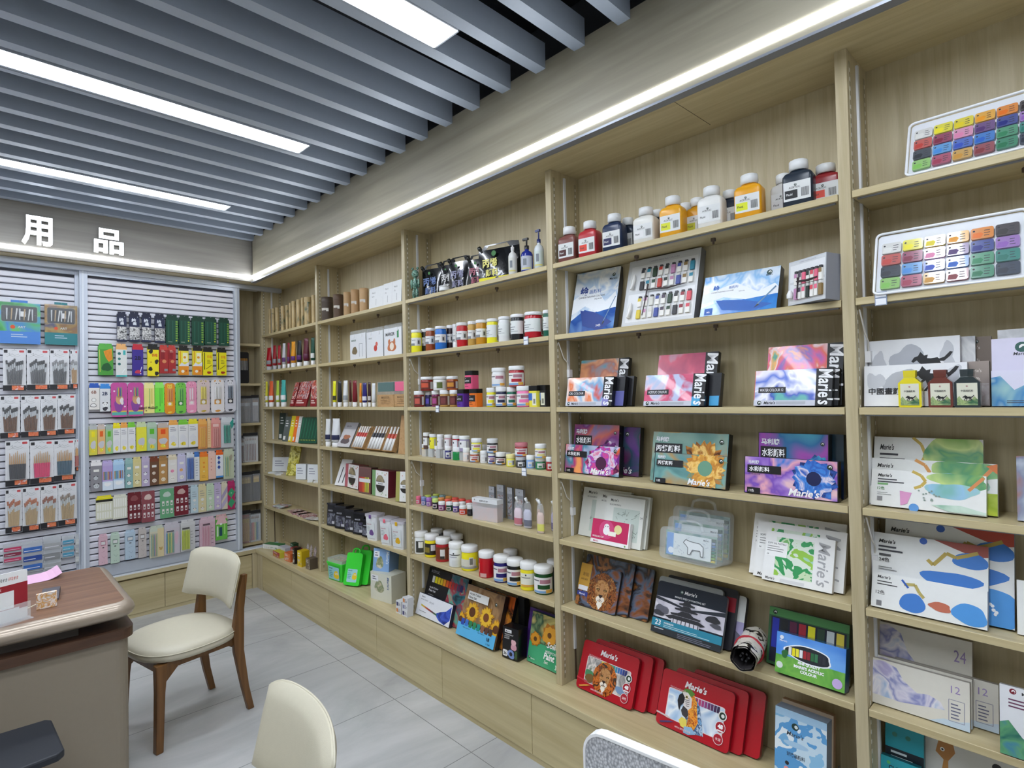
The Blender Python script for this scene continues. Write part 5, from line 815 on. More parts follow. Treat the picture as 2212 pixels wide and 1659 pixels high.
def memph(k):
    def g(f):
        Bl='#3c7ac8'; 
        if k<2:
            f.poly([(.55,1),(1,1),(1,.86),(.9,.84),(.72,.92)],'#9c4c40' if k else '#b84c3c'); f.blob(.86,.78,.14,.11,Bl,3,24,.1); f.line([(.50,.72),(.55,.66),(.60,.74),(.66,.84),(.74,.80),(.82,.84),(.92,.90)],.035,'#b8a04c')
            f.blob(.70,.50,.24,.11,Bl,8,24,.15); f.blob(.86,.18,.22,.20,'#4a94d8',12,24,.12); f.blob(.62,.2,.10,.06,'#c06a50',5); f.e(.46,.96,.035,'#3c68c0',n=12)
            R=random.Random(9)
            for i in range(18): f.e(.68+.22*R.random(),.12+.22*R.random(),.010+.006*R.random(),'#f4f6f8',n=8)
            f.t(.05,.86,.055,"Marie's",'#222','l',.16,.02,.25); f.bars(.05,.80,.24,2,'#33333a',.05,.022); f.r(.06,.68,.17,.71,'#4a4a4c'); f.t(.06,.60,.06,'24色','#333'); f.bars(.06,.52,.18,2,'#777',.03,.01)
        else:
            f.t(.05,.84,.09,"Marie's",'#222','l',.13,.02,.25); f.bars(.05,.74,.2,2,'#444',.08,.03); f.t(.04,.38,.12,'12色','#555'); f.r(.05,.05,.10,.2,'#7a7a7c')
            f.blob(.38,.3,.11,.28,Bl,3,24,.1); f.line([(.30,.78),(.40,.82),(.44,.62),(.48,.5)],.03,'#b8a860'); f.line([(.28,.9),(.34,.7)],.02,'#2c5cb0'); f.blob(.62,.35,.1,.12,'#c06a50',5); f.blob(.86,.3,.14,.28,'#4a94d8',12,24,.12)
    return g
bx('memph_b','paint_set_box','paint set','rearmost large white acrylic box with blue shapes, fifth shelf right bay',WB,mat('#8a98b0',.4),memph(0),'white boxes with blue shapes')
bx('memph_m','paint_set_box','paint set','tall white acrylic box marked 24 with blue and ochre shapes',WB,mat('#9aa0ac',.4),memph(1),'white boxes with blue shapes')
bx('memph_f','paint_set_box','paint set','short white acrylic box marked 12 leaning on the taller one',WB,mat('#9aa0ac',.4),memph(2),'white boxes with blue shapes')
bx('edge5','paint_set_box','paint set','white box with small black print cut off by the right edge, fifth shelf',WB,mat('#c4c4c2',.4),lambda f:(f.t(.2,.7,.08,'A','#222'),f.bars(.15,.6,.4,4,'#666',.08,.02)))
def cloud(n):
    def g(f):
        CLD=A_(['#b0a8cc','#d8d4e0','#8c90c0','#e4e0e4','#a8bcd8'],14,71,1.5)
        f.poly([(.0,.95),(.12,.98),(.26,.9),(.34,.66),(.48,.48),(.60,.52),(.72,.44),(.76,.30),(.60,.26),(.45,.22),(.3,.18),(0,.2)],CLD); f.poly([(.6,.0),(.75,.12),(.9,.14),(1,.2),(1,0)],'#c4d4e0')
        f.t(.82,.70,.15,n,'#9c88b8','l',.12,.0); f.line([(.80,.12),(.95,.12),(.95,.56),(.80,.56),(.80,.12)],.006,'#8c8ca0'); f.bars(.82,.46,.10,5,'#6c6c84',.07,.025)
    return g
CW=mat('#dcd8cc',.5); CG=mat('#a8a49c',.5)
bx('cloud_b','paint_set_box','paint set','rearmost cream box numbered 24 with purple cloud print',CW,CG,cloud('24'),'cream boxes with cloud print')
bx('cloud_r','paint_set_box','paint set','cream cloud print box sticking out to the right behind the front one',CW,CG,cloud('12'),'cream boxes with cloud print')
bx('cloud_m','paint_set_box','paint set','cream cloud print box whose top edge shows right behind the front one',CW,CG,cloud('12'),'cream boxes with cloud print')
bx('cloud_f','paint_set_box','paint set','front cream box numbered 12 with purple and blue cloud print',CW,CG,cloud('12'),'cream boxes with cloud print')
bx('green_w','paint_set_box','paint set','white pack with green mountain and black animal print at the right edge',mat('#dfe0e2',.25),mat('#a8aaac',.3),lambda f:(badge(f,.15,.93,.04,'#7a1c2c'),f.t(.25,.9,.05,"Marie's",'#333','l',.3),f.bars(.1,.8,.4,3,'#6b3c58',.05,.02),f.poly([(0,0),(0,.45),(.1,.5),(.25,.3),(.4,.2),(.4,0)],A_(['#2c6a5c','#5c9a6c','#3c7a9c'],20,72)),f.blob(.5,.35,.2,.14,'#1c1c20',4,24,.4),f.blob(.42,.4,.1,.06,'#e8e4c0',5),f.r(.3,0,1,.12,'#a8b870')))
TEAL=mat('#1f9fb0',.35)
bx('teal_b','paint_set_box','paint set','tall teal gouache colour box at the bottom right, behind another teal box',TEAL,mat('#156a78',.4),lambda f:(f.r(0,.62,1,.76,'#14222c'),f.bars(.15,.71,.6,2,'#dce8ea',.05,.022),f.t(.12,.50,.055,'GOUACHE','#bfe4ea','l',.7,.02),f.t(.2,.43,.055,'COLOUR','#bfe4ea','l',.7,.02),f.e(.25,.9,.07,'#3a8a7c'),f.e(.6,.9,.07,'#3a8a7c')),'teal gouache boxes')
bx('gir','paint_set_box','paint set','white box with a cartoon giraffe at the bottom right edge',mat('#d4d4d0',.4),mat('#a8a8a4',.4),lambda f:(f.poly([(.12,1),(.09,.86),(.16,.8),(.2,.8),(.26,.9),(.24,1)],'#b88044'),f.poly([(.16,.8),(.14,.66),(.08,.58),(.30,.58),(.20,.68),(.20,.8)],'#c08a48'),f.e(.15,.9,.02,'#fff'),f.e(.15,.9,.01,'#111'),f.e(.6,.9,.04,'#26262a'),f.bars(.35,.68,.4,2,'#333',.05,.02)))
bx('teal_f','paint_set_box','paint set','lower teal box at the bottom edge of the photo, right bay',mat('#2aa4b4',.35),mat('#156a78',.4),lambda f:(f.t(.2,.82,.07,'CLOUD','#14222c','l',.5,.03),f.e(.2,.92,.05,'#5ac070')),'teal gouache boxes')
# ---- bay two, ledge
def acset(f):
    f.r(.55,0,1,1,A_(['#12303c','#1c6a74','#a82c3c','#5cb09c','#d8643c','#203c80'],8,81,2.2))
    f.poly([(.0,0),(.5,0),(.56,.5),(.6,1),(0,1)],'#101014'); f.t(.06,.90,.06,'ACRYLIC','#aab','l',.22)
    for k,c in enumerate(['#d8d8d4','#e8dc1c','#e8c81c','#d8b81c','#e89a1c','#e0601c','#d03c1c','#b82424','#981c34','#5c1c50','#2c1c60']): f.r(.13+.072*k,.70,.19+.072*k,.84,c)
    f.t(.10,.56,.05,'Acrylic Colour','#e4e4e8','l',.3); f.t(.10,.50,.05,'Paint Set','#e4e4e8','l',.2); f.bars(.10,.43,.2,3,'#999',.035,.012)
bx('acset_b','paint_set_box','paint set','black acrylic colour paint set with rainbow tube row behind the white box',mat('#101014',.3),BKS,acset,'acrylic sets on the ledge')
def acsw(f):
    f.poly([(.58,.35),(.7,.5),(.85,.62),(.98,.9),(.99,.3),(.86,.02),(.7,.1),(.62,.22)],A_(['#1c2c8c','#3c5cc8','#142060'],18,82,2)); f.t(.10,.84,.07,"Marie's",'#223','l',.14); f.t(.08,.72,.05,'ACRYLIC COLOUR','#444','l',.26)
    f.t(.34,.66,.12,'Acrylic','#778','l',.3,0,.3); 
    for k,c in enumerate(['#c8b838','#d8b040','#c87c3c','#b84c34','#9c3430','#7c2c38','#5c3440','#4c5c3c','#2c6c54']): f.poly([(.12+.055*k,.52-.02*k),(.18+.055*k,.50-.02*k),(.18+.055*k,.42-.02*k),(.13+.055*k,.44-.02*k)],c)
    f.bars(.1,.2,.3,1,'#555')
bx('acset_w','paint_set_box','paint set','white acrylic box with blue splash leaning at the front of the ledge',mat('#e4e6ec',.35),mat('#22263c',.35),acsw,'acrylic sets on the ledge')
def sunfl(f):
    f.r(0,.0,1,1,A_(['#7a5c44','#a8845c','#8c6a48','#c0a078'],9,83,1.5)); 
    petals(f,.28,.50,.20,15,'#e8b42c','#c8881c','#5c3418',.42,1); petals(f,.66,.50,.19,15,'#ecbc34','#cc8c20','#7a4420',.38,2); petals(f,.95,.36,.17,13,'#e4ac28','#c07c1c','#5c3418',.4,3); petals(f,.05,.3,.14,13,'#e4ac28','#c07c1c','#5c3418',.4,4)
    f.r(0,0,1,.25,'#5cb4e4'); f.t(.15,.16,.03,'Highly pigmented','#234','l',.24); f.t(.55,.17,.03,'Light resistance','#234','l',.24)
    for k,c in enumerate(['#2c4ca8','#3c74c8','#2c7c4c','#2c8c5c','#1c8c84','#8c5c44','#5c3c34','#4c3830']): f.poly(rrect(.08+.105*k,.165+.105*k,.21,.34,.015,2),c)
    f.r(.12,.73,.66,.89,'#e8e8e4'); f.t(.15,.81,.055,'Acrylic Colour','#222','l',.46,.02); f.t(.15,.75,.05,'Paint Set','#222','l',.28,.02); badge(f,.86,.80,.03); f.t(.80,.10,.07,'18','#234','l',None,.03); f.t(.8,.04,.03,'x 12ml','#234','l',.12)
bx('sunfl_b','paint_set_box','paint set','dark and orange box showing behind the sunflower paint set',A_(['#c85c1c','#2a1c14','#d8882c','#3c1c3c'],9,84,2),mat('#17171a',.3),None,'acrylic sets on the ledge')
bx('sunfl','paint_set_box','paint set','sunflower covered acrylic colour paint set box with blue lower band',mat('#8c6a48',.35),mat('#17171a',.3),sunfl,'acrylic sets on the ledge')
bx('blackst','paint_set_box','paint set','narrow black box standing upright behind the small black marker box',mat('#101012',.4),mat('#101012',.4))
def mark(f):
    f.r(.14,.82,.56,.92,'#e8e8ea'); f.t(.20,.84,.05,"Marie's",'#111','l',.28); f.t(.12,.74,.04,'TRANSPARENT','#ddd','l',.6); f.t(.12,.68,.04,'ACRYLIC','#ddd','l',.4); f.t(.12,.62,.04,'MARKER','#ddd','l',.4)
    f.blob(.72,.42,.16,.14,'#d8a0b0',3); f.blob(.7,.55,.14,.1,'#e8b8c0',4); f.blob(.55,.16,.24,.13,'#7a94d0',5); f.e(.55,.16,.1,'#1c2030'); f.poly(rrect(.05,.34,.06,.26,.04,2),'#ececee'); f.t(.1,.1,.10,'36','#111','l',.2,.03); f.r(.8,.05,.95,.3,'#3c5a34')
bx('mark30','marker_box','markers','small black box of transparent acrylic markers marked 36 on the ledge',mat('#111114',.3),mat('#0e0e10',.3),mark)
def solid(f):
    f.r(0,.4,1,1,A_(['#5c7a5c','#c8b870','#3c5a44','#8ca070','#2c3c3c'],8,85,2)); f.r(0,0,1,.42,A_(['#4cae7c','#3c9c6c'],5,86)); petals(f,.62,.64,.26,8,'#e0a030','#b87420','#6a4418',.25,5); petals(f,.20,.48,.18,8,'#d89428','#a86c1c','#5a3c18',.3,6)
    f.t(.58,.40,.12,'Solid','#f4f8f4','l',.4,.02,.2); f.t(.56,.30,.07,'watercolor','#f0f6f0','l',.42,0,.2); f.t(.52,.17,.13,'Paint','#f8fcf8','l',.34,.03,.2); f.t(.55,.09,.06,'Set','#f0f6f0','l',.14,.01,.2); f.t(.9,.05,.09,'36','#f4f8f4','l',.1)
    badge(f,.08,.10,.03); f.t(.13,.07,.03,"Marie's",'#e8f4ec','l',.14)
bx('solid_b','paint_set_box','paint set','purple box showing behind the green solid watercolor set',mat('#4c2c78',.3),mat('#2c1c48',.3),None,'solid watercolour sets')
bx('solid','paint_set_box','paint set','green solid watercolor paint set with golden flower next to the upright',mat('#4cae7c',.3),mat('#2c6a4c',.3),solid,'solid watercolour sets')
# ---- bay one
def postc(n):
    def g(f):
        for k in range(n): f.t((k+.2)/n,.72,.08,"Marie's",'#555','l',.3/n*1.2,.0,.2); f.line([((k+.5)/n,.15),((k+.5)/n,.45)],.012,'#44444a'); f.bars((k+.2)/n,.6,.2/n,2,'#999',.04,.015)
        if n>1: f.line([(.5,0),(.5,1)],.006,'#b8b8b8')
    return g
bx('postA','brush_pen_pack','brush pack','single white brush pack on the top shelf next to the kraft paper tubes',mat('#e2e4e4',.4),mat('#c4c6c8',.4),postc(1),'white brush packs on the top shelf')
bx('postB','brush_pen_pack','brush pack','double white brush pack on the top shelf against the upright',mat('#e2e4e4',.4),mat('#c4c6c8',.4),postc(2),'white brush packs on the top shelf')
for i,(dr,l_) in enumerate(((lambda f:(f.t(.1,.72,.07,'MARKER','#2c5a3c','l',.3,.02),f.blob(.3,.35,.15,.17,'#7a6a4c',3),f.line([(.6,.1),(.6,.6),(.8,.6),(.8,.1)],.02,'#9aa0a4')),'heart print'),(lambda f:(f.e(.55,.35,.1,'#c8483c'),f.e(.62,.5,.07,'#d86a5c'),f.t(.15,.72,.05,'MARKER','#888','l',.2)),'red toy print'),(lambda f:(f.t(.1,.72,.12,'MARKER','#222','l',.6,.03),f.r(.75,.62,.85,.9,'#3c8c54'),f.blob(.45,.32,.22,.2,'#c8784c',3),f.e(.45,.33,.12,'#f0e4d4'),f.blob(.3,.5,.06,.1,'#c8784c',2),f.blob(.6,.5,.06,.1,'#c8784c',5)),'orange fox print'))):
    def ex(o,w,h,d):
        m=MB(); m.box(.002,w-.002,.002,d-.002,h,h+.022,CL); m.build('clear_lid',o); m=MB(); m.box(w*.2,w*.3,-.003,0,h*.86,h*.98,'#e8e8ea'); m.box(w*.7,w*.8,-.003,0,h*.86,h*.98,'#e8e8ea'); m.build('latches',o)
    bx('canv%d'%(i+1),'marker_case','marker case','clear lidded white marker case with '+l_+' on the second shelf',mat('#e6e8ea',.3),clear('#dde2e6',.6),dr,'white marker cases',0,ex)
for i,c,l_ in (('kraft1','#0f5a48','dark green'),('kraft2','#f0487c','bright pink')):
    def ex(o,w,h,d,c=c):
        m=MB(); m.box(.004,w-.004,.004,d-.004,h*.62,h*.99,mat(c,.35)); m.box(0,w,0,d,h*.5,h*1.02,clear('#eef',.12)); m.build('pen_bundle',o)
    x,y,z,ya,w,h,l,d=BD[i]; o=thing('marker_carton','kraft carton holding %s markers on the third shelf'%l_,'marker carton',(x,y,z),ya,'kraft marker cartons')
    m=MB(); m.box(0,w,0,d,0,h*.49,KRAFT); f=Face(m,w,h*.5); f.t(.5,.65,.2,'MARKER','#6b4c2c','c',.6); f.bars(.2,.5,.6,3,'#6b4c2c',.14,.04); m.build('carton',o); ex(o,w,h,d)
bx('brushp','brush_pack','brush pack','grey and black packet of brushes leaning beside the white tubes',mat('#c8c6c8',.2),mat('#888',.3),lambda f:(f.r(0,.72,1,1,'#9a989c'),f.t(.2,.8,.07,'BRUSH','#333'),f.blob(.5,.25,.3,.16,'#5c5054',3),f.blob(.5,.4,.25,.1,'#a86a4c',4)))
for i,c,l_ in (('pent1','#c03c30','red banded'),('pent2','#3a3a40','black banded'),('pent3','#c8503c','red tipped, wrapped')):
    x,y,z,ya,w,h,l,d=BD[i]; o=bpy.data.objects.new('brush_tray',None); C.objects.link(o); tag(o,'kraft tray of %s white brushes on the fourth shelf'%l_,'brush tray','kraft trays of white brushes'); place(o,i)
    m=MB(); m.box(0,w,.014,d,0,h,KRAFT); m.box(0,.003,-.004,.014,0,h*.9,KRAFT); m.box(w-.003,w,-.004,.014,0,h*.9,KRAFT); m.box(0,w,-.004,.014,0,.004,KRAFT); m.build('tray',o)
    n=5 if i!='pent3' else 3
    for k in range(n):
        xx=w*(k+.5)/n; MB().lathe([(.003,.006),(w/n*.36,h*.02),(w/n*.36,h*.45),(w/n*.2,h*.62),(w/n*.22,h*.95),(.001,h*.98)],'#ececea',8,xx,.005).lathe([(w/n*.38,h*.5),(w/n*.3,h*.6),(w/n*.3,h*.68)],c,8,xx,.005).build('brush',o)
bx('krboard','kraft_board','board','plain kraft board leaning at the right end of the brush trays',KRAFT,KRAFT)
bx('wpack','brush_pack','brush pack','white pack with black brush print leaning at the left of the fifth shelf',mat('#e4e4e4',.3),mat('#bbb',.3),lambda f:(f.line([(.3,.1),(.35,.7)],.08,'#333'),f.line([(.65,.1),(.7,.7)],.08,'#333')))
def circ(c,dk):
    def g(f):
        f.r(0,0,.22,1,c); f.e(.52,.48,.28,'#2a2622',n=20); f.e(.5,.55,.25,A_(['#a89a78','#6c6450'],20,88),n=20,a0=0,a1=PI); f.r(.25,.44,.82,.56,'#ececec'); f.t(.53,.47,.06,"MARKER",'#333','c',.3)
        R=random.Random(2)
        for k in range(10): f.e(.3+.6*R.random(),R.choice((.1,.16,.86,.92)),.025,[c,'#c88a70','#d8b8a8','#a8c890'][k%4],n=8)
    return g
bx('redmk','marker_box','markers','white and red boxed marker set with oval window, fifth shelf',mat('#e8e6e6',.3),mat('#8a3440',.35),circ('#b8606c','#333'),'boxed marker sets with oval windows')
def clearmk(f):
    for k,c in enumerate(['#a82c2c','#c03028','#d84c24','#e86a28','#c8b030','#a8b838','#d8cc50','#7c3a34']): f.r(.03+.12*k,.05,.12+.12*k,.95,c)
    f.r(.04,.42,.96,.56,'#dcdcdc'); f.r(0,.62,1,.95,'#6c4a48')
bx('redmk2','marker_box','markers','clear box of red and yellow markers between two white boxed sets',mat('#7a5450',.2),mat('#4a3430',.3),clearmk,'boxed marker sets with oval windows')
bx('grnmk','marker_box','markers','white and green boxed marker set with oval window and price sticker',mat('#e8e8e6',.3),mat('#6a2430',.35),circ('#7aa46c','#333'),'boxed marker sets with oval windows')
bx('yelmk','marker_box','markers','white and olive boxed marker set partly hidden by the upright',mat('#e8e8e6',.3),mat('#6a2430',.35),circ('#a8a45c','#333'),'boxed marker sets with oval windows')
for k in range(5):
    bx('blk%d'%k,'marker_case','marker case','black marker storage case on the sixth shelf, %s'%['the farthest left of five','second from the left of five','in the middle of five','second from the right of five','beside the white tubs'][k],mat('#1a1a1e',.2),mat('#101014',.2),
       lambda f:(f.r(.06,.08,.94,.6,A_(['#3a3c44','#7a7c88','#2a2a30','#54506c'],22,90+k)),f.t(.15,.68,.08,'MARKER','#b8b8c0','l',.5),f.r(.6,.1,.9,.22,'#c0c0c8')),'black marker cases',0,
       lambda o,w,h,d:MB().box(-.003,w+.003,-.004,d+.003,h,h+.012,mat('#24242a',.15)).build('lid',o))
GRN=mat('#3fdc3c',.3)
def greenlab(f): f.poly(rrect(.18,.80,.10,.50,.04,3),'#a8d8dc'); f.blob(.65,.28,.13,.12,'#f0d020',3); f.e(.62,.33,.03,'#fff'); f.e(.70,.33,.03,'#fff'); f.e(.62,.33,.014,'#222'); f.e(.70,.33,.014,'#222'); f.t(.22,.42,.05,'Splendid','#1c5c5c','l',.25); f.bars(.22,.36,.25,4,'#5aa0a8',.05,.02)
for i,l_ in (('gcase2','bright green plastic carry case standing behind another'),('gcase','front bright green plastic carry case with yellow cartoon label')):
    def ex(o,w,h,d): 
        MB().tube([(w*.28,d/2,h),(w*.3,d/2,h+.018),(w*.4,d/2,h+.026),(w*.6,d/2,h+.026),(w*.7,d/2,h+.018),(w*.72,d/2,h)],.006,GRN).build('handle',o)
    bx(i,'carry_case','carry case',l_,GRN,mat('#2cb82c',.3),greenlab if i=='gcase' else None,'green plastic carry cases',.015,ex)
def cube(c1,c2):
    def g(f): f.blob(.42,.5,.2,.24,A_(['#c8c0a0','#7a8a60','#d8d0b8'],26,91),3); f.r(.05,.68,.38,.9,'#eef0f2'); f.bars(.1,.82,.2,2,'#445',.08,.03); f.t(.80,.92,.12,"Marie's",c2,'l',.8,.02,.2,rot=-PI/2)
    return g
bx('creamb','paint_set_box','paint set','cream cube box with dark flower print under the blue cube box',mat('#dcdccc',.4),mat('#c8c8b8',.4),cube('#dcd','#3c5c8c'),'stacked cube boxes on the ledge')
bx('blueb','paint_set_box','paint set','pale blue cube box stacked on the cream cube box',mat('#8cb0dc',.4),mat('#7a9cc8',.4),cube('#8ac','#e8f0f8'),'stacked cube boxes on the ledge')
# ---- bay zero
for i,l_ in (('redbk1','leftmost of the red patterned booklets'),('redbk2','widest of the red patterned booklets'),('redbk3','rightmost of the red patterned booklets')):
    bx(i,'booklet','booklet',l_+' leaning on the third shelf in the corner bay',A_(['#a81c28','#c8a8a8','#7a1c24','#d85c4c','#e8dcd8','#9c2c30'],24,95+len(l_),2.5,4),mat('#7a1c24',.4),lambda f:(f.r(0,0,1,.3,'#8c1820'),f.bars(.1,.2,.7,2,'#e8d0c8',.08,.04)),'red booklets')
for i,c,l_ in (('chart0','#3c4a44','dark grey'),('chart1','#5c6460','grey'),('chart2','#e8d428','yellow'),('chart3','#ec7420','orange'),('chart4','#d8d8d4','white')):
    bx(i,'colour_chart','colour chart',l_+' sketch pencil card leaning left of the green pencil box, corner bay',c,mat('#999',.4),lambda f:(f.bars(.2,.8,.5,3,'#ffffff',.1,.03),f.r(.1,.05,.5,.2,'#e8e8e4')),'pencil cards of the corner bay')
bx('gpen','pencil_box','pencil box','dark green box of sketching pencils leaning on the fourth shelf of the corner bay',mat('#0f4a34',.35),mat('#0a3020',.4),lambda f:[f.line([(.1+.16*k,.95),(.06+.16*k,.2)],.03,'#1c7050') for k in range(6)]+[f.e(.08+.09*k,.12,.02,'#c8c03c') for k in range(10)])
for i,l_ in (('wbx1','at the left end'),('wbx2','beside the yellow bag'),('wbx3','near the upright')):
    bx(i,'eraser_box','eraser box','small white eraser carton %s, fifth shelf, corner bay'%l_,mat('#dfe2e4',.4),mat('#c4c8cc',.4),lambda f:(f.bars(.15,.7,.6,3,'#889',.16,.05),),'white eraser cartons')
bx('yelbag','pencil_bag','bag','yellow printed bag standing between white cartons, fifth shelf corner bay',A_(['#d8cc3c','#e8e080','#8a8428','#c8b830'],30,97,2),mat('#b8ac30',.4))
# ---------------- bottles and jars ----------------
FA=.62   # labels face the middle of the shop
def arc(m,r,z0,z1,a0,a1,c,lay,cx=0,cy=0,sy=1):
    n=max(2,int(abs(a1-a0)/.18)); rr=r+.0004+.0002*lay; V=[]
    for i in range(n+1):
        a=-PI/2+FA+a0+(a1-a0)*i/n; V+=[(cx+rr*math.cos(a),cy+rr*math.sin(a)*sy,z0),(cx+rr*math.cos(a),cy+rr*math.sin(a)*sy,z1)]
    m.add(V,[(2*i,2*i+2,2*i+3,2*i+1) for i in range(n)],c,True)
def jar(i,body,lid,labs,label,group,name='paint_jar',cat='paint jar',lf=.2,neck=.96,rib=0):
    x,y,z,w,h=UD[i]; r=w/2; t=thing(name,label,cat,(x,y,z+.0004),0,group); hl=h*lf; hb=h-hl
    MB().lathe([(r*.86,0),(r*.97,h*.012),(r*.98,h*.05),(r*.96,hb*.9),(r*.9,hb*.97),(r*.88,hb+.0005)],mat(body,.25),20).build('body',t)
    m=MB().lathe([(r*neck,hb+.0008),(r*neck*1.02,hb+hl*.1),(r*neck*1.02,hb+hl*.85),(r*neck*.95,h),(0,h)],mat(lid,.4),24,rib=rib); m.build('lid',t)
    if labs:
        m=MB()
        for k,(a0,a1,f0,f1,c) in enumerate(labs): arc(m,r*.985,hb*f0,hb*f1,math.radians(a0),math.radians(a1),c,k)
        m.build('label',t)
    return t
def LBA(c='#e6e8e8',g='#85888e'): return [(-75,75,.34,.74,c),(-70,0,.34,.46,g),(-60,-48,.62,.69,'#22262a'),(-35,10,.60,.63,'#888c90'),(25,60,.40,.66,'#c8cacc'),(34,50,.43,.6,'#4a4c50')]
def LBC(c,sw): return [(-70,70,.08,.84,'#ece8e6'),(-65,-20,.66,.72,'#66666c'),(-15,50,.55,.74,'#b07a88'),(-30,45,.28,.48,sw),(-60,20,.1,.2,'#7aa8d8'),(20,60,.1,.26,'#e8b048')]
W='#eceeee'
bay2='on the second shelf of the middle bay'
spec=[('#efe92a','yellow with grey label','at the left end'),('#1f1a18','dark brown','behind the brown and yellow jars'),('#9c4a24','rust brown','left of the blue jar'),('#1f6fc8','bright blue',''),('#2a1c24','dark plum','behind, next to the white one'),('#e8e8e8','white','behind the red jar'),('#c01a24','bright red','left of the ochre jars'),('#c8a050','pale ochre','left of the darker ochre jar'),('#c48a1c','ochre','right of the paler ochre jar'),('#f0e828','yellow with tall white label','next to the white jar'),('#e4e6e6','white','between yellow and black jars'),('#1c1e22','black with white label',''),('#b41424','large dark red','under the top shelf near the upright'),('#17604c','green topped','half hidden by the upright')]
for k,(c,n_,p_) in enumerate(spec):
    jar('jb%02d'%k,c,'#eceef0',LBA() if k<9 else [(-75,55,.28,.85,'#e4e8e6'),(-66,-54,.68,.76,'#22262a'),(-66,-10,.56,.59,'#8a8e92'),(-66,-20,.46,.49,'#8a8e92'),(-66,10,.38,.40,'#a0a4a8'),(58,82,.12,.86,'#d4d6d8'),(63,77,.16,.4,'#5a5c60')],'%s jar %s, second shelf, middle bay'%(n_,p_ or 'next to its neighbours'),'paint jars of the second shelf',lf=.13)
jar('jbw','#eceeee','#f4f4f4',None,'tiny white jar standing in front of the jars, second shelf','paint jars of the second shelf')
spec=[('#8c2a26','brick red'),('#33285c','indigo'),('#7a2858','magenta'),('#b8904c','gold with dark label'),('#b8904c','gold with bar code'),('#efe62c','yellow with swoosh label'),('#232848','navy'),('#1f6a54','dark green'),('#f07ab0','pink')]
for k,(c,n_) in enumerate(spec):
    lb=[(-60,50,.15,.85,'#5c2a28' if k!=1 else '#2c2450'),(-35,25,.25,.7,['#c85a4c','#5a4cb0','#b04c8c','#7a3c3c','#7a3c3c'][k]),(50,80,.15,.85,'#d8d8d8')] if k<5 else LBC(c,c)
    jar('jc%d'%k,c,W,lb,'%s paint jar in the bottom row of the third shelf, middle bay'%n_,'paint jars of the third shelf',lf=.24)
for k,(c,n_) in enumerate((('#8c2a22','brick red'),('#e4e4e0','white'),('#a8521c','orange brown'),('#e8eaea','white with swoosh label'),('#b01c2c','red with swoosh label'))):
    jar('jt%d'%k,c,W,[(-60,50,.15,.8,'#6a2c20' if k!=1 else '#e0e0dc'),(-40,30,.3,.7,'#d0583c' if k==0 else '#ececec' if k==1 else '#d08c30'),(-10,40,.2,.75,'#5c6a2c') if k==1 else (50,80,.15,.8,'#ccc')] if k<3 else LBC(c,c),'%s jar stacked on top of others, third shelf, middle bay'%n_,'paint jars of the third shelf',lf=.22)
def sqjar(i,body,lid,label,w_=.05,d_=.05,lb=None):
    x,y,z,w,h=UD[i]; t=thing('paint_jar',label,'paint jar',(x,y,z+.0004),0,'square paint jars of the third shelf'); r=.009
    MB().prism(rrect(-w/2,w/2,-d_/2,d_/2,r,3),0,h*.76,body,'z').build('body',t)
    MB().prism(rrect(-w/2*1.02,w/2*1.02,-d_/2*1.02,d_/2*1.02,r,3),h*.762,h,mat(lid,.3),'z').build('lid',t)
    m=MB(); m.M=Matrix.Translation((-w/2,-d_/2-.0003,0)); f=Face(m,w,h*.76); 
    if lb: lb(f)
    else: f.r(.06,.40,.94,.86,'#17171a'); f.r(.06,.08,.94,.38,body); f.t(.1,.52,.13,'ACRYLIC','#ececec','l',.6); badge(f,.2,.76,.05,'#888'); f.bars(.1,.3,.5,2,'#00000a',.12,.03)
    m.build('label',t)
sqjar('jq0','#5a2a9c','#141416','violet square jar with black lid, middle of the third shelf')
sqjar('jq1','#f07a20','#141416','orange square jar with black lid, middle of the third shelf')
sqjar('jqt','#e85a84','#141416','pink square jar with black lid stacked on top of the others')
for i,c,l_ in (('jq2','#e8e04a','pale yellow square jar with black lid near the upright'),('jq3','#24262c','black square jar with black lid against the upright')):
    sqjar(i,c,'#141416',l_,lb=lambda f:(f.r(.05,.4,.5,.85,'#3c74c8'),f.r(.5,.1,.95,.85,'#e8ead8'),f.r(.62,.2,.85,.5,'#8a8c80')))
cols=[('#c8584c','coral'),('#f0c01c','yellow'),('#5c8a84','grey teal'),('#7a5a50','brown'),('#3c3844','dark grey'),('#3c3c7a','navy'),('#0f8a44','bright green'),('#e8dcd4','cream with orange'),('#a84a28','rust'),('#e6e8e8','white'),('#4a3480','violet'),('#2a2024','black brown'),('#ece45c','yellow lidded'),('#2a2c30','black and white'),('#8ab0e8','pale blue'),('#2c7a4c','green'),('#a82c30','red')]
ords=['first','second','third','fourth','fifth','sixth','seventh','eighth','ninth','tenth','eleventh','twelfth','thirteenth','fourteenth','fifteenth','sixteenth','seventeenth']
for k,(c,n_) in enumerate(cols):
    lb=[(-30,55,.2,.8,'#dcdcdc' if k!=1 and k!=6 else c),(-15,20,.28,.5,c),(30,50,.25,.72,'#77797c')] 
    if k in (8,10,11): lb=LBC(c,c)
    jar('jd%02d'%k,c,'#f0e8a0' if k==12 else '#c4c6ca' if k==13 else W,lb,'small %s jar, front row of the fourth shelf, %s from left'%(n_,ords[k]),'small paint jars of the fourth shelf',lf=.34)
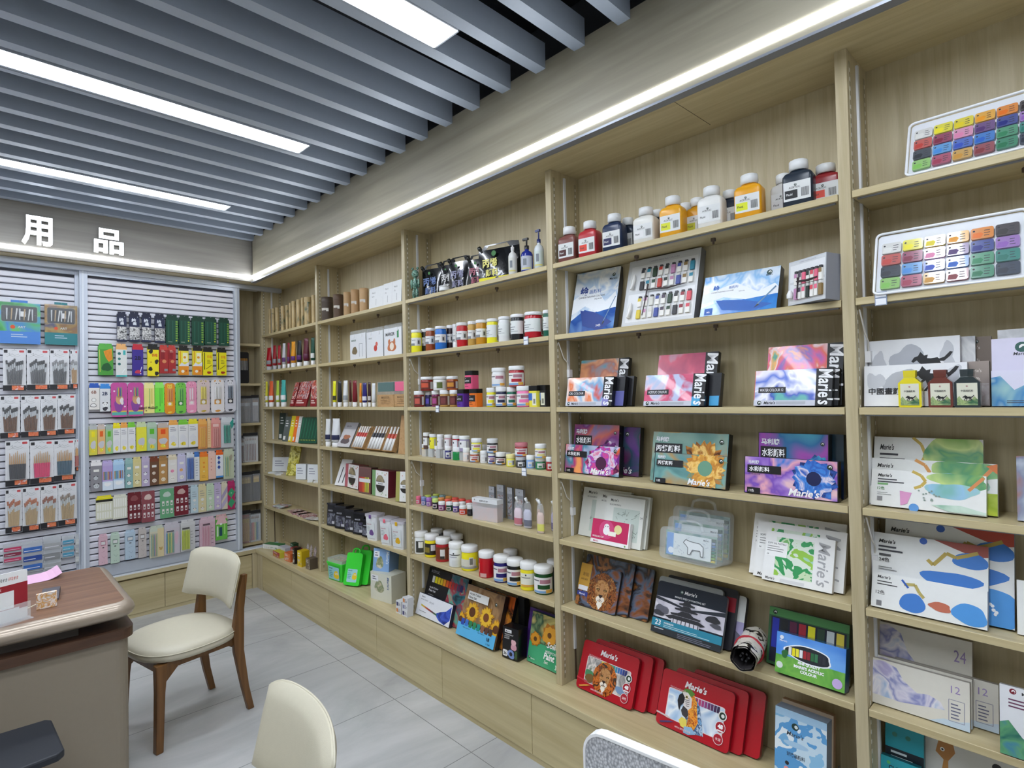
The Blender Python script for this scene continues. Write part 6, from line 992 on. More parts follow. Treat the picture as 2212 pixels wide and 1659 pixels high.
for k,(c,n_) in enumerate((('#5a443c','brown'),('#f0e83c','yellow'),('#e8eaec','white'),('#d8a8b0','pink'),('#b81c30','red'),('#a098b8','lilac'))):
    x,y,z,w,h=UD['je%d'%k]
    jar('je%d'%k,c,W,[(-55,30,.3,.9,'#e8e8ea' if k not in (1,) else c),(-40,-20,.6,.75,'#44464a'),(35,60,.2,.85,'#bbb')],'small %s paint jar raised in the back row of the fourth shelf, middle bay'%n_,'back row of small paint jars',lf=.22)
for k,(c,l_,n_) in enumerate((('#ece44c',W,'yellow'),('#26282c','#dcdee0','black and white'),('#a82c30','#c87a84','red lidded'),('#e6dc8c',W,'cream and white'))):
    jar('jf%d'%k,c,l_,LBC(c,c),'small %s paint jar stacked on the front row, fourth shelf'%n_,'stacked small paint jars',lf=.3)
# jars carrying the raised row
def row(n,i0,x0,x1,y,z,r,h,body,lidc,label,group,zs=None):
    for k in range(n):
        i='%s%d'%(i0,k); UD[i]=(x0+(x1-x0)*k/max(1,n-1),y,z,2*r,h)
        jar(i,body[k%len(body)],lidc[k%len(lidc)],None,label,group,lf=.35)
row(9,'jx',2.30,2.74,.128,1.183,.022,.078,['#c8c8cc','#8a8c94','#d8ccb8'],['#dcdde0','#e8e6dc'],'white-lidded paint jar in the rearmost line of the fourth shelf','rearmost paint jars of the fourth shelf')
row(7,'jy',2.79,3.20,.118,1.183,.022,.05,['#c8c8cc','#8a8c94','#d8ccb8'],['#dcdde0','#e8e6dc'],'low white-lidded jar in the rearmost line, right half of the fourth shelf','rearmost low jars of the fourth shelf')
# stands under the raised row
for k in range(6):
    x,y,z,w,h=UD['je%d'%k]; UD['jz%d'%k]=(x,y+.012,1.183,.034,z-1.183-.001); 
    o=MB().box(-.02,.02,-.02,.02,0,z-1.1835,clear('#e8ecee',.5)).build('display_riser'); o.location=(x,y,1.1832); tag(o,'clear riser block under the raised small paint jars','riser','risers under the raised jars')
for k,(c,l_,n_) in enumerate((('#e8688c','#f47898','pink'),('#6a78b0','#8a98c8','blue'),('#8c5cb0','#a878c8','purple'),('#24262a','#c8e080','black with lime lid'),('#7a3c6c',W,'plum'),('#1c4c34',W,'dark green'),('#5c4c90',W,'violet'),('#d0452c',W,'orange red'),('#1c1e24',W,'black'))):
    jar('jg%d'%k,c,l_,[(-40,40,.2,.75,'#d8c8d0'),(-25,25,.3,.6,c)] if k not in (8,) else [(-30,20,.3,.7,'#33343c')],'little %s paint pot in the front row of the fifth shelf'%n_,'little paint pots of the fifth shelf',lf=.36)
row(8,'ga',2.29,2.72,.100,.9125,.019,.047,['#8ab0a8','#d8c85c','#e89048','#e86a5c','#c8c8cc'],['#c8d868','#88a8a8','#e89858','#f06a58','#f07868','#e8e8e8','#e8e8e8','#e8e8e8'],'little paint pot with coloured lid in the second line of the fifth shelf','second line of little paint pots')
row(7,'gb',2.31,2.66,.142,.9125,.019,.05,['#8ab0a8','#d8c85c','#e86a5c'],['#c0cc60','#7a98a0','#d89848','#f05c50','#f05c50','#e85c5c','#d8787c'],'little paint pot with coloured lid in the rearmost line of the fifth shelf','rearmost little paint pots')
spec=[('#e8eaea','white with dark window label','at the left end'),('#f0e020','yellow and black','next to the leftmost'),('#b01c24','dark red with gold label','third from the left'),('#e8eaea','plain white','between red and yellow jars'),('#efe320','yellow with bar code','right of the plain white jar'),('#c01420','bright red','alone in the middle'),('#241c6c','deep blue with swoosh label','right of the bright red jar'),('#121216','black with swoosh label','between blue and yellow jars'),('#efe026','yellow with white label','second from the right'),('#0f4a1c','dark green with swoosh label','next to the upright')]
for k,(c,n_,p_) in enumerate(spec):
    lb={0:[(-30,40,.12,.8,'#3a3c3a'),(-5,35,.4,.75,'#ececec')],1:[(-60,60,.16,.82,'#2c281c'),(10,45,.4,.75,'#dcdcdc'),(-50,0,.3,.6,'#8c7c2c')],2:[(-60,60,.14,.84,'#7a3a20'),(-5,30,.2,.72,'#e0dcd8'),(-5,28,.2,.34,'#2c2c2c')],
        3:[(-45,45,.66,.7,'#2c3434'),(-10,0,.72,.8,'#22262a'),(-20,50,.1,.4,'#d8dada'),(-40,20,.55,.58,'#99a')],4:[(-75,60,.14,.64,'#d8d6c4'),(10,40,.3,.75,'#e8e8e4'),(14,36,.36,.7,'#77776c'),(-60,70,.14,.26,'#a8a8a0')],5:[(-75,-45,.3,.75,'#e0786c'),(-40,10,.05,.25,'#d8a8a0')],
        8:[(-60,60,.2,.84,'#e8e6d4'),(-15,-5,.72,.8,'#22262a'),(-50,20,.62,.65,'#555'),(-50,50,.2,.3,'#e0a848')]}.get(k,LBC(c,c))
    jar('jh%d'%k,c,'#f0f0ee',lb,'large jar, %s, %s, sixth shelf'%(n_,p_),'large paint jars of the sixth shelf',lf=.24,rib=.012)
for k in range(5): jar('ji%d'%k,['#8a8c90','#33363c','#33363c','#e8e8e8','#55585c'][k],'#e4e4e4',None,'large white-lidded jar standing behind the front row, sixth shelf, %s'%['behind the leftmost','second in the back row','third in the back row','behind the deep blue jar','behind the green jar'][k],'back row of large jars',lf=.2,rib=.012)
# top shelf bottles
BCOL=[('#7c4a44','brown'),('#b83038','red'),('#1f3050','navy'),('#e0dfd8','white'),('#e8a824','amber yellow'),('#e4e4e0','white'),('#e8a41c','amber yellow'),('#242f3c','blue black'),('#96262c','dark red')]
LC=['#4a1c1c','#e0402c','#1c1c50','#e4e4e4','#d8dc1c','#e0e2e2','#d8e01c','#101216','#e0442c']
pos=['leftmost','second from the left','third from the left','left of the first amber bottle','in the middle of the shelf','between the two amber bottles','under the sloping soffit, right half','largest looking, second from the right','rightmost, next to the upright']
def bottle(i,c,label,lc=None,group='bottles of the top shelf'):
    x,y,z,w,h=UD[i]; d=.058 if i[1]=='o' else .049; t=thing('paint_bottle',label,'paint bottle',(x,y,z+.0004),.12,group)
    V=[];rings=[]
    for s_,zz in ((.92,0),(1,.004),(1,h*.60),(.98,h*.655),(.84,h*.715),(.58,h*.755),(.54,h*.80)):
        rw,rd=w/2*s_,d/2*max(s_,.6 if s_<.7 else s_); rr=min(rw,rd)*(.35 if s_>.7 else .95); rings.append([(a,b,zz) for a,b in rrect(-rw,rw,-min(rd,rw) if s_<.7 else -rd,min(rd,rw) if s_<.7 else rd,rr,3)])
    n=len(rings[0]); V=[p for R_ in rings for p in R_]
    MB().add(V,[(j*n+k,j*n+(k+1)%n,(j+1)*n+(k+1)%n,(j+1)*n+k) for j in range(len(rings)-1) for k in range(n)]+[tuple(range(n))[::-1]],mat(c,.3),True).build('body',t)
    MB().lathe([(w*.26,h*.78),(w*.30,h*.785),(w*.30,h*.82),(w*.31,h*.825),(w*.30,h*.985),(w*.25,h),(0,h)],mat('#e6e8e8',.35),24,rib=.035).build('cap',t)
    if lc:
        m=MB(); m.M=Matrix.Translation((-w*.44,-d/2-.0005,h*.12)); f=Face(m,w*.88,h*.40); f.r(0,0,1,1,'#dcdedd'); f.r(.05,.12,.52,.56,lc); badge(f,.45,.82,.05); f.t(.2,.64,.1,'ACRYLIC','#333','l',.5); f.t(.1,.28,.12,'Fluid','#ddd' if c in('#7c4a44','#1f3050','#242f3c') else '#333','l',.3)
        for q in range(7): f.r(.66+.04*q,.15,.68+.04*q,.6,'#3a3c40')
        m.build('label',t)
for k,(c,n_) in enumerate(BCOL): bottle('bo%d'%k,c,'%s fluid paint bottle with ribbed white cap, %s'%(n_,pos[k]),LC[k])
for k,(c,n_,p_) in enumerate((('#232f40','navy','behind the navy and white bottles'),('#232f40','blue black','behind the first amber bottle, left'),('#dcdcd8','white','behind the first amber bottle, right'),('#d89a20','amber','between first amber and middle white bottles'),('#2a3040','dark blue','between middle white and second amber bottles'),('#d4d4d0','white','behind the large blue black bottle'))):
    bottle('bp%d'%k,c,'%s fluid paint bottle in the back row, %s'%(n_,p_),'#c8ca3c' if k==3 else '#d8d8d8','back row bottles of the top shelf')
# ink bottles
for i,c,n_ in (('ink0','#e8d81c','yellow'),('ink1','#6c2c20','red brown'),('ink2','#1c2c30','dark green')):
    x,y,z,w,h=UD[i]; t=thing('ink_bottle','small flat %s paint bottle with landscape label in front of the horse boxes'%n_,'paint bottle',(x,y-.0,z+.0004),0,'small flat paint bottles'); d=.022
    MB().prism([(-w/2,.003),(-w/2+.003,0),(w/2-.003,0),(w/2,.003),(w/2,h*.66),(w/2-.006,h*.72),(w*.24,h*.80),(-w*.24,h*.80),(-w/2+.006,h*.72),(-w/2,h*.66)],-d/2,d/2,mat(c,.15,0,1,.6)).build('body',t)
    MB().prism([(-w*.25,h*.805),(w*.25,h*.805),(w*.27,h),(-w*.27,h)],-d*.45,d*.45,clear(c,.85)).build('cap',t)
    m=MB(); m.M=Matrix.Translation((-w*.4,-d/2-.0004,h*.06)); f=Face(m,w*.8,h*.58); f.r(0,0,1,1,'#dedcc8'); badge(f,.5,.86,.05,'#8c1c1c'); f.t(.5,.6,.1,'中国画颜料','#444','c',.6); f.poly([(0,0),(0,.3),(.12,.42),(.25,.25),(.5,.2),(.7,.25),(.85,.4),(1,.25),(1,0)],A_(['#5c8a4c','#a8b87c','#3c6a4c'],60,3)); horse(f,.52,.3,.26); m.build('label',t)
# tubes standing on their caps
def tube(i,c,lc,label,group,cap='#ececec'):
    x,y,z,w,h=UD[i]; t=thing('paint_tube',label,'paint tube',(x,y,z+.0004),.25,group); r=w/2
    MB().lathe([(r*.8,0),(r*.86,.003),(r*.86,h*.16),(r*.6,h*.17)],mat(cap,.4),14).build('cap',t)
    m=MB(); V=[];n=14
    for zz,rx,ry in ((h*.172,r*.5,r*.5),(h*.2,r*.95,r*.95),(h*.5,r*.98,r*.8),(h*.9,r*1.02,r*.2),(h,r*1.04,r*.06)):
        V+=[(rx*math.cos(2*PI*k/n),ry*math.sin(2*PI*k/n),zz) for k in range(n)]
    m.add(V,[(j*n+k,j*n+(k+1)%n,(j+1)*n+(k+1)%n,(j+1)*n+k) for j in range(4) for k in range(n)]+[tuple(range(4*n,5*n))],mat(c,.3),True)
    if lc: m.lathe([(r*1.0,h*.26),(r*1.03,h*.27),(r*1.03,h*.42),(r*1.0,h*.43)],mat(lc,.35),14,a0=-PI*.95,a1=-.05*PI,sy=.92)
    m.build('body',t)
for k,(c,lc,n_) in enumerate((('#ecec20','#3c3c20','yellow'),('#202024',None,'black'),('#e4e6e6','#9aa0a4','white with emblem'),('#5c2c24',None,'brown, behind'),('#7a1420',None,'dark red'),('#e88a20','#f0b060','orange'),('#241c70','#e0e0ea','blue'),('#3c2024','#d8d0d0','dark brown'),('#e0e2e4',None,'slim white'))):
    tube('tu%d'%k,c,lc,'%s paint tube standing on its cap, third shelf left of the kraft cartons'%n_,'paint tubes of the third shelf')
for k,(c,lc,n_) in enumerate((('#b01824','#8a8c90','red, leftmost'),('#9c1c28','#8a8c90','crimson'),('#a82430','#8a8c90','rose red'),('#c4c4c8','#5c2c6c','white over purple'),('#8c1c30','#5c2c6c','maroon over purple'),('#e0981c','#5c2470','orange over purple'),('#1c1c20','#5c2470','black over purple'),('#5c1428','#5c1c3c','wine'),('#0f4a38','#e0e0dc','dark green'))):
    tube('tv%d'%k,c,lc,'%s paint tube on the second shelf of the corner bay'%n_,'paint tubes of the corner bay','#b4b6ba' if k<3 else '#ececec')
for k,(c,n_) in enumerate((('#e0d83c','yellow'),('#e8683c','orange'),('#b8d048','lime'),('#48b0a8','turquoise'))): tube('tw%d'%k,c,'#ececec','%s and white watercolour pen barrel on the third shelf of the corner bay'%n_,'pen barrels of the corner bay')
for k in range(2): tube('tx%d'%k,'#e2e4e6','#262c50','white paint tube with navy band, %s of the pair on the fourth shelf'%('left','right')[k],'white and navy tubes')
for k in range(11):
    i='ro%02d'%k; x,y,z,w,h=UD[i]; r=w/2
    t=thing('paper_tube','printed kraft cardboard tube on the top shelf of the corner bay, %s from the left'%ords[k],'cardboard tube',(x,y,z+.0004),0,'kraft tubes of the corner bay')
    MB().lathe([(r,0),(r,h*.82)],A_(['#3c5a48','#b8a070','#c4ac7c','#c8b080'],14,5+k,1,stretch=(1,1,.7)) ,16).build('body',t)
    MB().lathe([(r*1.03,h*.821),(r*1.03,h*.995),(r*.95,h),(0,h)],mat('#b8a274',.6),16).build('lid',t)
for k,(c,n_) in enumerate((('#4a3c30','dark brown'),('#5c4634','brown'),('#b8966a','kraft'),('#b48e62','kraft, second'),('#c09c70','light kraft'))):
    i='ph%d'%k; x,y,z,w,h=UD[i]; r=w/2
    t=thing('pencil_tube','%s cardboard pencil tube on the top shelf beside the white packs'%n_,'cardboard tube',(x,y,z+.0004),0,'pencil tubes of the top shelf')
    MB().lathe([(r,0),(r,h*.8)],mat(c,.6),18).build('body',t); MB().lathe([(r*1.02,h*.801),(r*1.02,h),(0,h)],mat(c,.55),18).build('lid',t)
    m=MB(); arc(m,r,h*.42,h*.52,-.7,.7,'#c8c0b4',0); arc(m,r,h*.38,h*.5,.3,.7,'#e0dcd4',1); m.build('label',t)
for i,c,n_ in (('tub0','#6c4c8c','purple'),('tub1','#e86a7c','pink'),('tub2','#e0b020','yellow')):
    x,y,z,w,h=UD[i]; d=.075; t=thing('storage_tub','white plastic tub with %s fruit label and clear lid, sixth shelf'%n_,'tub',(x,y,z+.0004),.25,'white plastic tubs')
    V=[(a*.82,b*.82,0) for a,b in rrect(-w/2,w/2,-d/2,d/2,.01,3)]+[(a,b,h*.86) for a,b in rrect(-w/2,w/2,-d/2,d/2,.01,3)]; n=len(V)//2
    MB().add(V,[(k,(k+1)%n,(k+1)%n+n,k+n) for k in range(n)]+[tuple(range(n))[::-1],tuple(range(n,2*n))],mat('#e8eaec',.3)).build('body',t)
    MB().prism(rrect(-w/2-.004,w/2+.004,-d/2-.004,d/2+.004,.012,3),h*.862,h*.95,clear('#e4e0ea',.6),'z').build('lid',t)
    m=MB(); m.M=Matrix.Translation((-w*.36,-d*.46,h*.08))@Matrix.Rotation(.06,4,'X'); f=Face(m,w*.7,h*.6); f.r(0,0,1,1,'#dfe4e4'); f.blob(.6,.35,.25,.2,c,3); f.t(.1,.8,.1,'Splendid','#a8485c','l',.6); f.bars(.1,.7,.4,4,'#99a0a0',.08,.03); m.build('label',t)
    m=MB(); m.box(-.008,.008,-d/2-.007,-d/2-.004,h*.8,h*.93,mat(c,.4)); m.build('latch',t)
x,y,z,w,h=UD['gtub']; d=.11
t=thing('storage_tub','bright green plastic tub with clear lid at the left of the ledge','tub',(x,y+.02,z+.0004),.12,None); h=.105
V=[(a*.9,b*.9,0) for a,b in rrect(-w/2,w/2,-d/2,d/2,.01,3)]+[(a,b,h) for a,b in rrect(-w/2,w/2,-d/2,d/2,.01,3)]; n=len(V)//2
MB().add(V,[(k,(k+1)%n,(k+1)%n+n,k+n) for k in range(n)]+[tuple(range(n))[::-1]],GRN).build('body',t)
MB().prism(rrect(-w/2-.004,w/2+.004,-d/2-.004,d/2+.004,.012,3),h,h+.012,GRN,'z').build('rim',t)
m=MB(); m.prism(rrect(-w/2,w/2,-d/2,d/2,.012,3),h+.0122,h+.034,clear('#dfe8e4',.35),'z'); m.build('lid',t)
m=MB(); m.box(-w*.4,w*.4,-d*.35,d*.35,h+.0125,h+.024,A_(['#d8784c','#c8c0a0','#7a9a6c','#e0a070'],60,2)); m.build('crayons',t)
m=MB(); m.M=Matrix.Translation((-w*.36,-d*.5,h*.08))@Matrix.Rotation(.05,4,'X'); f=Face(m,w*.72,h*.8); f.poly(rrect(0,1,0,1,.05,3),'#98d0d8'); f.blob(.72,.4,.22,.34,'#f0d020',3); f.e(.66,.5,.05,'#fff'); f.e(.80,.5,.05,'#fff'); f.e(.66,.5,.02,'#222'); f.e(.80,.5,.02,'#222'); f.t(.06,.78,.14,'Splendid','#1c4c5c','l',.5,.02); f.bars(.08,.6,.35,4,'#5c9aa4',.14,.06); m.build('label',t)
for i,l_ in (('sb0','left'),('sb1','right')):
    x,y,z,w,h=UD[i]
    for q in range(3 if i=='sb1' else 2):
        m=box_mesh('x',.05,.034,.04,mat('#e4e6ea',.4),mat('#d4d6da',.4),lambda f:(f.r(.1,.2,.45,.8,['#d8843c','#33366c','#88a'][(q+(i=='sb1'))%3]),f.bars(.5,.7,.4,3,'#556',.2,.08)))
        o=m.build('eraser_box'); o.location=(x-.025+q*.003,y,z+.0004+.0345*q); tag(o,'small white carton in the %s stack beside the cube boxes, %s'%(l_,['bottom one','second one up','top one'][q]),'carton','small white cartons in two stacks')
# pouches
def pouch(i,c,base,label,txt,tc,group,spout=True,yy=None,clearm=False,yaw=0):
    x,y,z,w,h=UD[i]; y=y if yy is None else yy; t=thing('paint_pouch',label,'paint pouch',(x,y,z+.0004),yaw,group); d=.034
    m=MB(); nu,nv=10,12; M_=mat(c,.18,0,1,.5) if not clearm else clear(c,.45)
    for s_ in (-1,1):
        V=[];F=[]
        for j in range(nv+1):
            v=j/nv
            for k in range(nu+1):
                u=-1+2*k/nu; th=d*.5*(1-abs(u)**3)*(1-v**2.2)+.0006+ .0012*math.sin(9*u+7*v*3)*(1-v)
                V.append((u*w/2*(1-.05*v),s_*th,h*.86*v))
        F=[(j*(nu+1)+k,j*(nu+1)+k+1,(j+1)*(nu+1)+k+1,(j+1)*(nu+1)+k) for j in range(nv) for k in range(nu)]
        m.add(V,[f if s_<0 else f[::-1] for f in F],M_,True)
    m.build('bag',t)
    # handle with hole
    m=MB(); P=rrect(-w*.42,w*.5,h*.80,h,.012,3); 
    m.prism([(-w*.42,h*.86),(-w*.30,h*.86),(-w*.24,h*.95),(w*.20,h*.97),(w*.26,h*.86),(w*.475,h*.86),(w*.46,h*.97),(w*.30,h*1.0),(-w*.32,h*.985)],-.0008,.0008,M_); m.build('handle',t)
    if spout: m=MB(); m.M=Matrix.Translation((-w*.42,0,h*.86))@Matrix.Rotation(-.6,4,'Y'); m.lathe([(.006,-.01),(.006,.004),(.010,.005),(.010,.022),(0,.022)],mat('#101412' if not clearm else '#eceeee',.4),12); m.build('spout',t)
    m=MB(); m.M=Matrix.Translation((-w*.45,-d*.5-.0008,0)); f=Face(m,w*.9,h)
    if base: f.r(.02,.01,.98,.10,base)
    if txt: f.t(.12,.36,.24,txt[0],tc,'l',.7,.03); f.t(.2,.12,.2,txt[1],tc,'l',.6,.03); f.e(.42,.72,.06,'#3c7a3c')
    m.build('label',t)
K='#0c0d10'
for k,(b_,tc,n_,yy) in enumerate((('#1c3a9c','#5c74a8','blue based, leftmost',.095),('#16181c','#d8d8d8','with white lettering',.11),('#16181c','#8a8aa8','with grey lettering, middle',.085),('#b81c24','#a8586c','red based',.095),('#e8e020','#e8e080','yellow based, the largest',.055))):
    pouch('pk%d'%k,K,b_,'glossy black refill pouch %s on the top shelf of the middle bay'%n_,('丙烯','颜料'),tc,'black refill pouches',yy=yy,yaw=.25)
for k,(c,b_,n_) in enumerate((('#e8d0da','#c01850','pink and crimson'),('#c8c8dc','#1c2c5c','lilac and navy'),('#e8a060','#e88a1c','orange'),('#e8c8b8','#e8e41c','coral with yellow sticker'),('#b8b0dc','#3c1c7c','purple'))):
    x,y,z,w,h=UD['po%d'%k]
    t=thing('paint_pouch','transparent spout pouch of %s paint on the fifth shelf near the upright'%n_,'paint pouch',(x,(.055,.05,.11,.02,.085)[k],z+.0004),.15,'transparent spout pouches'); d=.022
    m=MB(); V=[];n=14
    for zz,rx,ry in ((0,.42,.5),(.02,.48,.55),(.3,.5,.5),(.6,.48,.4),(.78,.4,.2),(.86,.2,.15)): V+=[(w*rx*math.cos(2*PI*q/n),d*ry*math.sin(2*PI*q/n),h*zz) for q in range(n)]
    m.add(V,[(j*n+q,j*n+(q+1)%n,(j+1)*n+(q+1)%n,(j+1)*n+q) for j in range(5) for q in range(n)]+[tuple(range(n))[::-1]],clear('#e4e6ea',.22,.08),True); m.build('bag',t)
    m=MB(); m.lathe([(w*.36,h*.03),(w*.46,h*.06),(w*.46,h*.5),(w*.3,h*.6),(0,h*.6)],mat(c,.4),14,sy=.42); m.lathe([(w*.47,h*.08),(w*.475,h*.28)],mat(b_,.35),14,sy=.43); m.build('paint_fill',t)
    m=MB(); m.M=Matrix.Translation((-w*.05,0,h*.84))@Matrix.Rotation(-.5,4,'Y'); m.lathe([(.004,-.005),(.004,.003),(.0065,.004),(.0065,.02),(0,.02)],mat('#eef0f0',.3),12); m.build('spout',t)
# pump bottles
for k,(c,lb,cap,n_) in enumerate((('#e0e0dc','#d4d4cc','#e8e8e8','white, without pump'),('#1c2c8c','#b8bcc8','#26262a','blue with black pump'),('#d4dade','#c8d4d0','#1c2c6c','white with navy pump'),('#d8dcd8','#c4ccb0','#33333a','pale, half hidden by the upright'))):
    i='pm%d'%k; x,y,z,w,h=UD[i]; r=w/2; hb=h*(.82 if k==0 else .62); t=thing('pump_bottle','%s, varnish bottle at the right end of the top shelf'%n_,'bottle',(x,(.03,.045,.045,.10)[k],z+.0004),0,'varnish bottles')
    MB().lathe([(r*.9,0),(r,.004),(r,hb*.8),(r*.8,hb*.92),(r*.35,hb),(r*.33,hb+.006)],mat(c,.25),18).build('body',t)
    m=MB(); m.lathe([(r*.4,hb+.0065),(r*.4,hb+.022),(r*.15,hb+.024),(r*.15,h-.012 if k else hb+.03)],mat(cap,.3),12)
    if k: m.box(-r*.8,r*.35,-.005,.005,h-.013,h-.004,mat(cap,.3))
    m.build('pump' if k else 'cap',t); m=MB(); arc(m,r,hb*.1,hb*.72,-1.1,1.1,lb,0); arc(m,r,hb*.3,hb*.6,-.5,.1,'#7a8088',1); arc(m,r,hb*.14,hb*.2,-.8,.8,'#d8d07c',2); m.build('label',t)
# bear figurine
x,y,z,w,h=UD['bear']; t=thing('bear_figurine','small green marbled bear figurine at the left end of the top shelf, middle bay','figurine',(x+.005,y,z+.0004),.4); BM=A_(['#3c6a5c','#8cb8a4','#26443c','#6c9c8c'],40,3,2,rough=.2)
def ell(m,cx,cy,cz,rx,ry,rz,M_,n=14,s_=9):
    V=[(cx+rx*math.sin(PI*j/s_)*math.cos(2*PI*k/n),cy+ry*math.sin(PI*j/s_)*math.sin(2*PI*k/n),cz+rz*math.cos(PI*j/s_)) for j in range(s_+1) for k in range(n)]
    m.add(V,[(j*n+k,(j+1)*n+k,(j+1)*n+(k+1)%n,j*n+(k+1)%n) for j in range(s_) for k in range(n)],M_,True)
m=MB(); ell(m,0,0,h*.42,.017,.014,h*.17,BM); ell(m,0,0,h*.68,.021,.018,h*.11,BM); m.build('body',t)
for s_ in (-1,1):
    m=MB(); ell(m,s_*.016,0,h*.82,.008,.005,.008,BM); m.build('ear',t); m=MB(); ell(m,s_*.023,-.002,h*.42,.007,.007,h*.13,BM); m.build('arm',t); m=MB(); ell(m,s_*.010,0,h*.15,.009,.010,h*.15,BM); m.build('leg',t)
m=MB(); ell(m,0,-.016,h*.66,.009,.006,.008,BM); ell(m,0,-.022,h*.67,.003,.002,.0025,mat('#101414',.3)); m.build('muzzle',t)
x,y,z,w,h=UD['tinyw']; jar('tinyw','#e4e6e6','#f0f0f0',None,'low white jar lying in front of the black pouches',None)
# boxed pot set and bags
x,y,z,w,h=UD['setbox']; t=thing('pot_set_box','clear plastic box of pale paint pots with white header on the fifth shelf','paint set',(x-.0,y,z+.0004),.12)
m=MB(); m.box(-w/2+.003,w/2-.003,-.018,.018,.002,h*.62,A_(['#e4e4e8','#e8b8a0','#b8bcc8','#e0a890','#c8ccd4'],40,3)); m.build('paint_pots',t)
m=MB(); m.box(-w/2,w/2,-.02,.02,0,h*.8,clear('#eceff2',.35)); m.build('shell',t); m=MB(); m.box(-w/2-.001,w/2+.001,-.021,.021,h*.8,h,mat('#e4e6e8',.35)); m.M=Matrix.Translation((-w/2,-.0215,h*.8)); f=Face(m,w,h*.2); badge(f,.1,.6,.02); f.t(.3,.3,.35,'ACRYLIC SET','#333','l',.35); m.build('header',t)
for k in range(4):
    x,y,z,w,h=UD['pb%d'%k]; o=box_mesh('x',w*.95,h,.014,mat('#a8acb4',.15,.1),mat('#8a8c94',.2),lambda f:(f.r(0,.8,1,1,'#c4c8d0'),f.r(.1,.1,.9,.7,A_(['#b0b4bc','#7a7c84','#c8ccd4','#946a60','#e4e6ea'],40,8+k,2)),badge(f,.5,.9,.06),f.t(.15,.5,.06,'MEDIUM','#22242a','l',.5,.03)),0).build('medium_bag'); o.location=(x-w*.475,.125,z+.0004); tag(o,'silver foil bag of medium standing at the back of the fifth shelf, %s'%['leftmost','second from left','third from left','rightmost'][k],'bag','silver foil bags')
# pencil roll
o=thing('pencil_roll','rolled canvas pencil wrap with black and red doodles on the sixth shelf','pencil roll',(4.128,.040,.6438),math.radians(12))
RM=A_(['#1c1a1c','#e4ded0','#ece6da','#e8e2d6','#2a2426'],28,5,3.5,2,soft=False)
m=MB(); n=40; V=[];F=[]
for q in range(2):
    for k in range(n*2):
        a=2*PI*k/n; r=.042-.012*k/(n*2)+.0015*math.sin(6*a); V.append((r*math.cos(a),(-.085 if q==0 else .085),.0438+r*math.sin(a)))
N=2*n
m.add(V,[(k,k+1,k+1+N,k+N) for k in range(N-1)],RM,True); m.add([(a*.97,b,.0438+(c_-.0438)*.97) for a,b,c_ in V],[(k+N,k+1+N,k+1,k) for k in range(N-1)],mat('#2a2628',.8),True); m.build('canvas',o)
m=MB(); m.tube([(.0425*math.cos(2*PI*k/20),-.01,.0438+.0425*math.sin(2*PI*k/20)) for k in range(21)],.0035,mat('#b02030',.6),6); m.build('tie_band',o)
m=MB(); 
for k in range(6): m.tube([(.012*math.cos(k),-.07,.0438+.012*math.sin(k)),(.012*math.cos(k),.06,.0438+.012*math.sin(k))],.0035,'#2a2a2e',6)
m.build('pencils',o)
# brush pens at the right end of the ledge
for k,(x,y) in enumerate(((4.350,.06),(4.372,.04),(4.395,.055),(4.36,.095),(4.40,.1))):
    t=thing('ink_bottle','dark spouted ink bottle in the cluster beside the glass colour box','ink bottle',(x,y,.3136),.3*k,'dark spouted ink bottles')
    MB().lathe([(.009,0),(.0105,.003),(.0105,.045),(.004,.055)],mat('#2c2e30',.25),12).build('body',t); MB().lathe([(.006,.0552),(.006,.065),(.003,.07),(.0012,.085),(0,.086)],mat('#3a3c3e',.3),10).build('nozzle',t)
    m=MB(); arc(m,.0105,.015,.032,-.8,.8,'#b8b8b8',0); m.build('label',t)
# flat papers and small packs, corner bay
R=random.Random(8)
for k in range(9):
    o=MB().box(-.07,.07,-.045,.045,0,.003,A_(['#a83c40','#d8ccc8','#8c2c34','#c8a0a0','#e0dcd8'],30,k,2,4)).build('booklet'); o.location=(.62+.10*(k//3)-.02*(k%3),.055+.006*(k%3),.6428+.0034*(k%3)); o.rotation_euler=(0,0,-.2+.1*(k%3)); tag(o,'red booklet lying flat, sixth shelf of corner bay, %s of the %s pile'%(['bottom','middle','top'][k%3],['left','centre','right'][k//3]),'booklet','booklets lying flat')
for k in range(4):
    o=MB().box(-.06,.06,-.035,.035,0,.003,A_(['#e4e4e0','#c8c8c4','#b8a8a0'],30,k+20,2,4)).build('leaflet'); o.location=(.90+.03*k,.04,.6428+.0034*k); o.rotation_euler=(0,0,.15*k); tag(o,'white printed leaflet in the pile at the front, sixth shelf of the corner bay','leaflet','white leaflets')
for k in range(3):
    o=MB().box(-.06,.06,-.04,.04,0,.007,A_(['#9ab0ac','#c8ccd0','#a8484c'],30,k+30,2,4)).build('booklet'); o.location=(.28+.02*k,.06,.6428+.0074*k); o.rotation_euler=(0,0,.2*k); tag(o,'grey green printed pack lying at the left of the sixth shelf, corner bay','pack','grey green packs')
for k,(x,y) in enumerate(((.22,.03),(.28,.05),(.34,.02),(.92,.03),(.98,.06))):
    o=MB().box(-.04,.04,-.018,.018,0,.012,mat('#dcdedc',.5)).build('eraser_pack'); o.location=(x,y,.9129); o.rotation_euler=(0,0,.4-.3*k); tag(o,'flat white eraser pack, fifth shelf of corner bay, %s'%['left of the cartons','touching the left carton','in front of the left carton','near the upright','against the upright'][k],'eraser','white eraser packs')
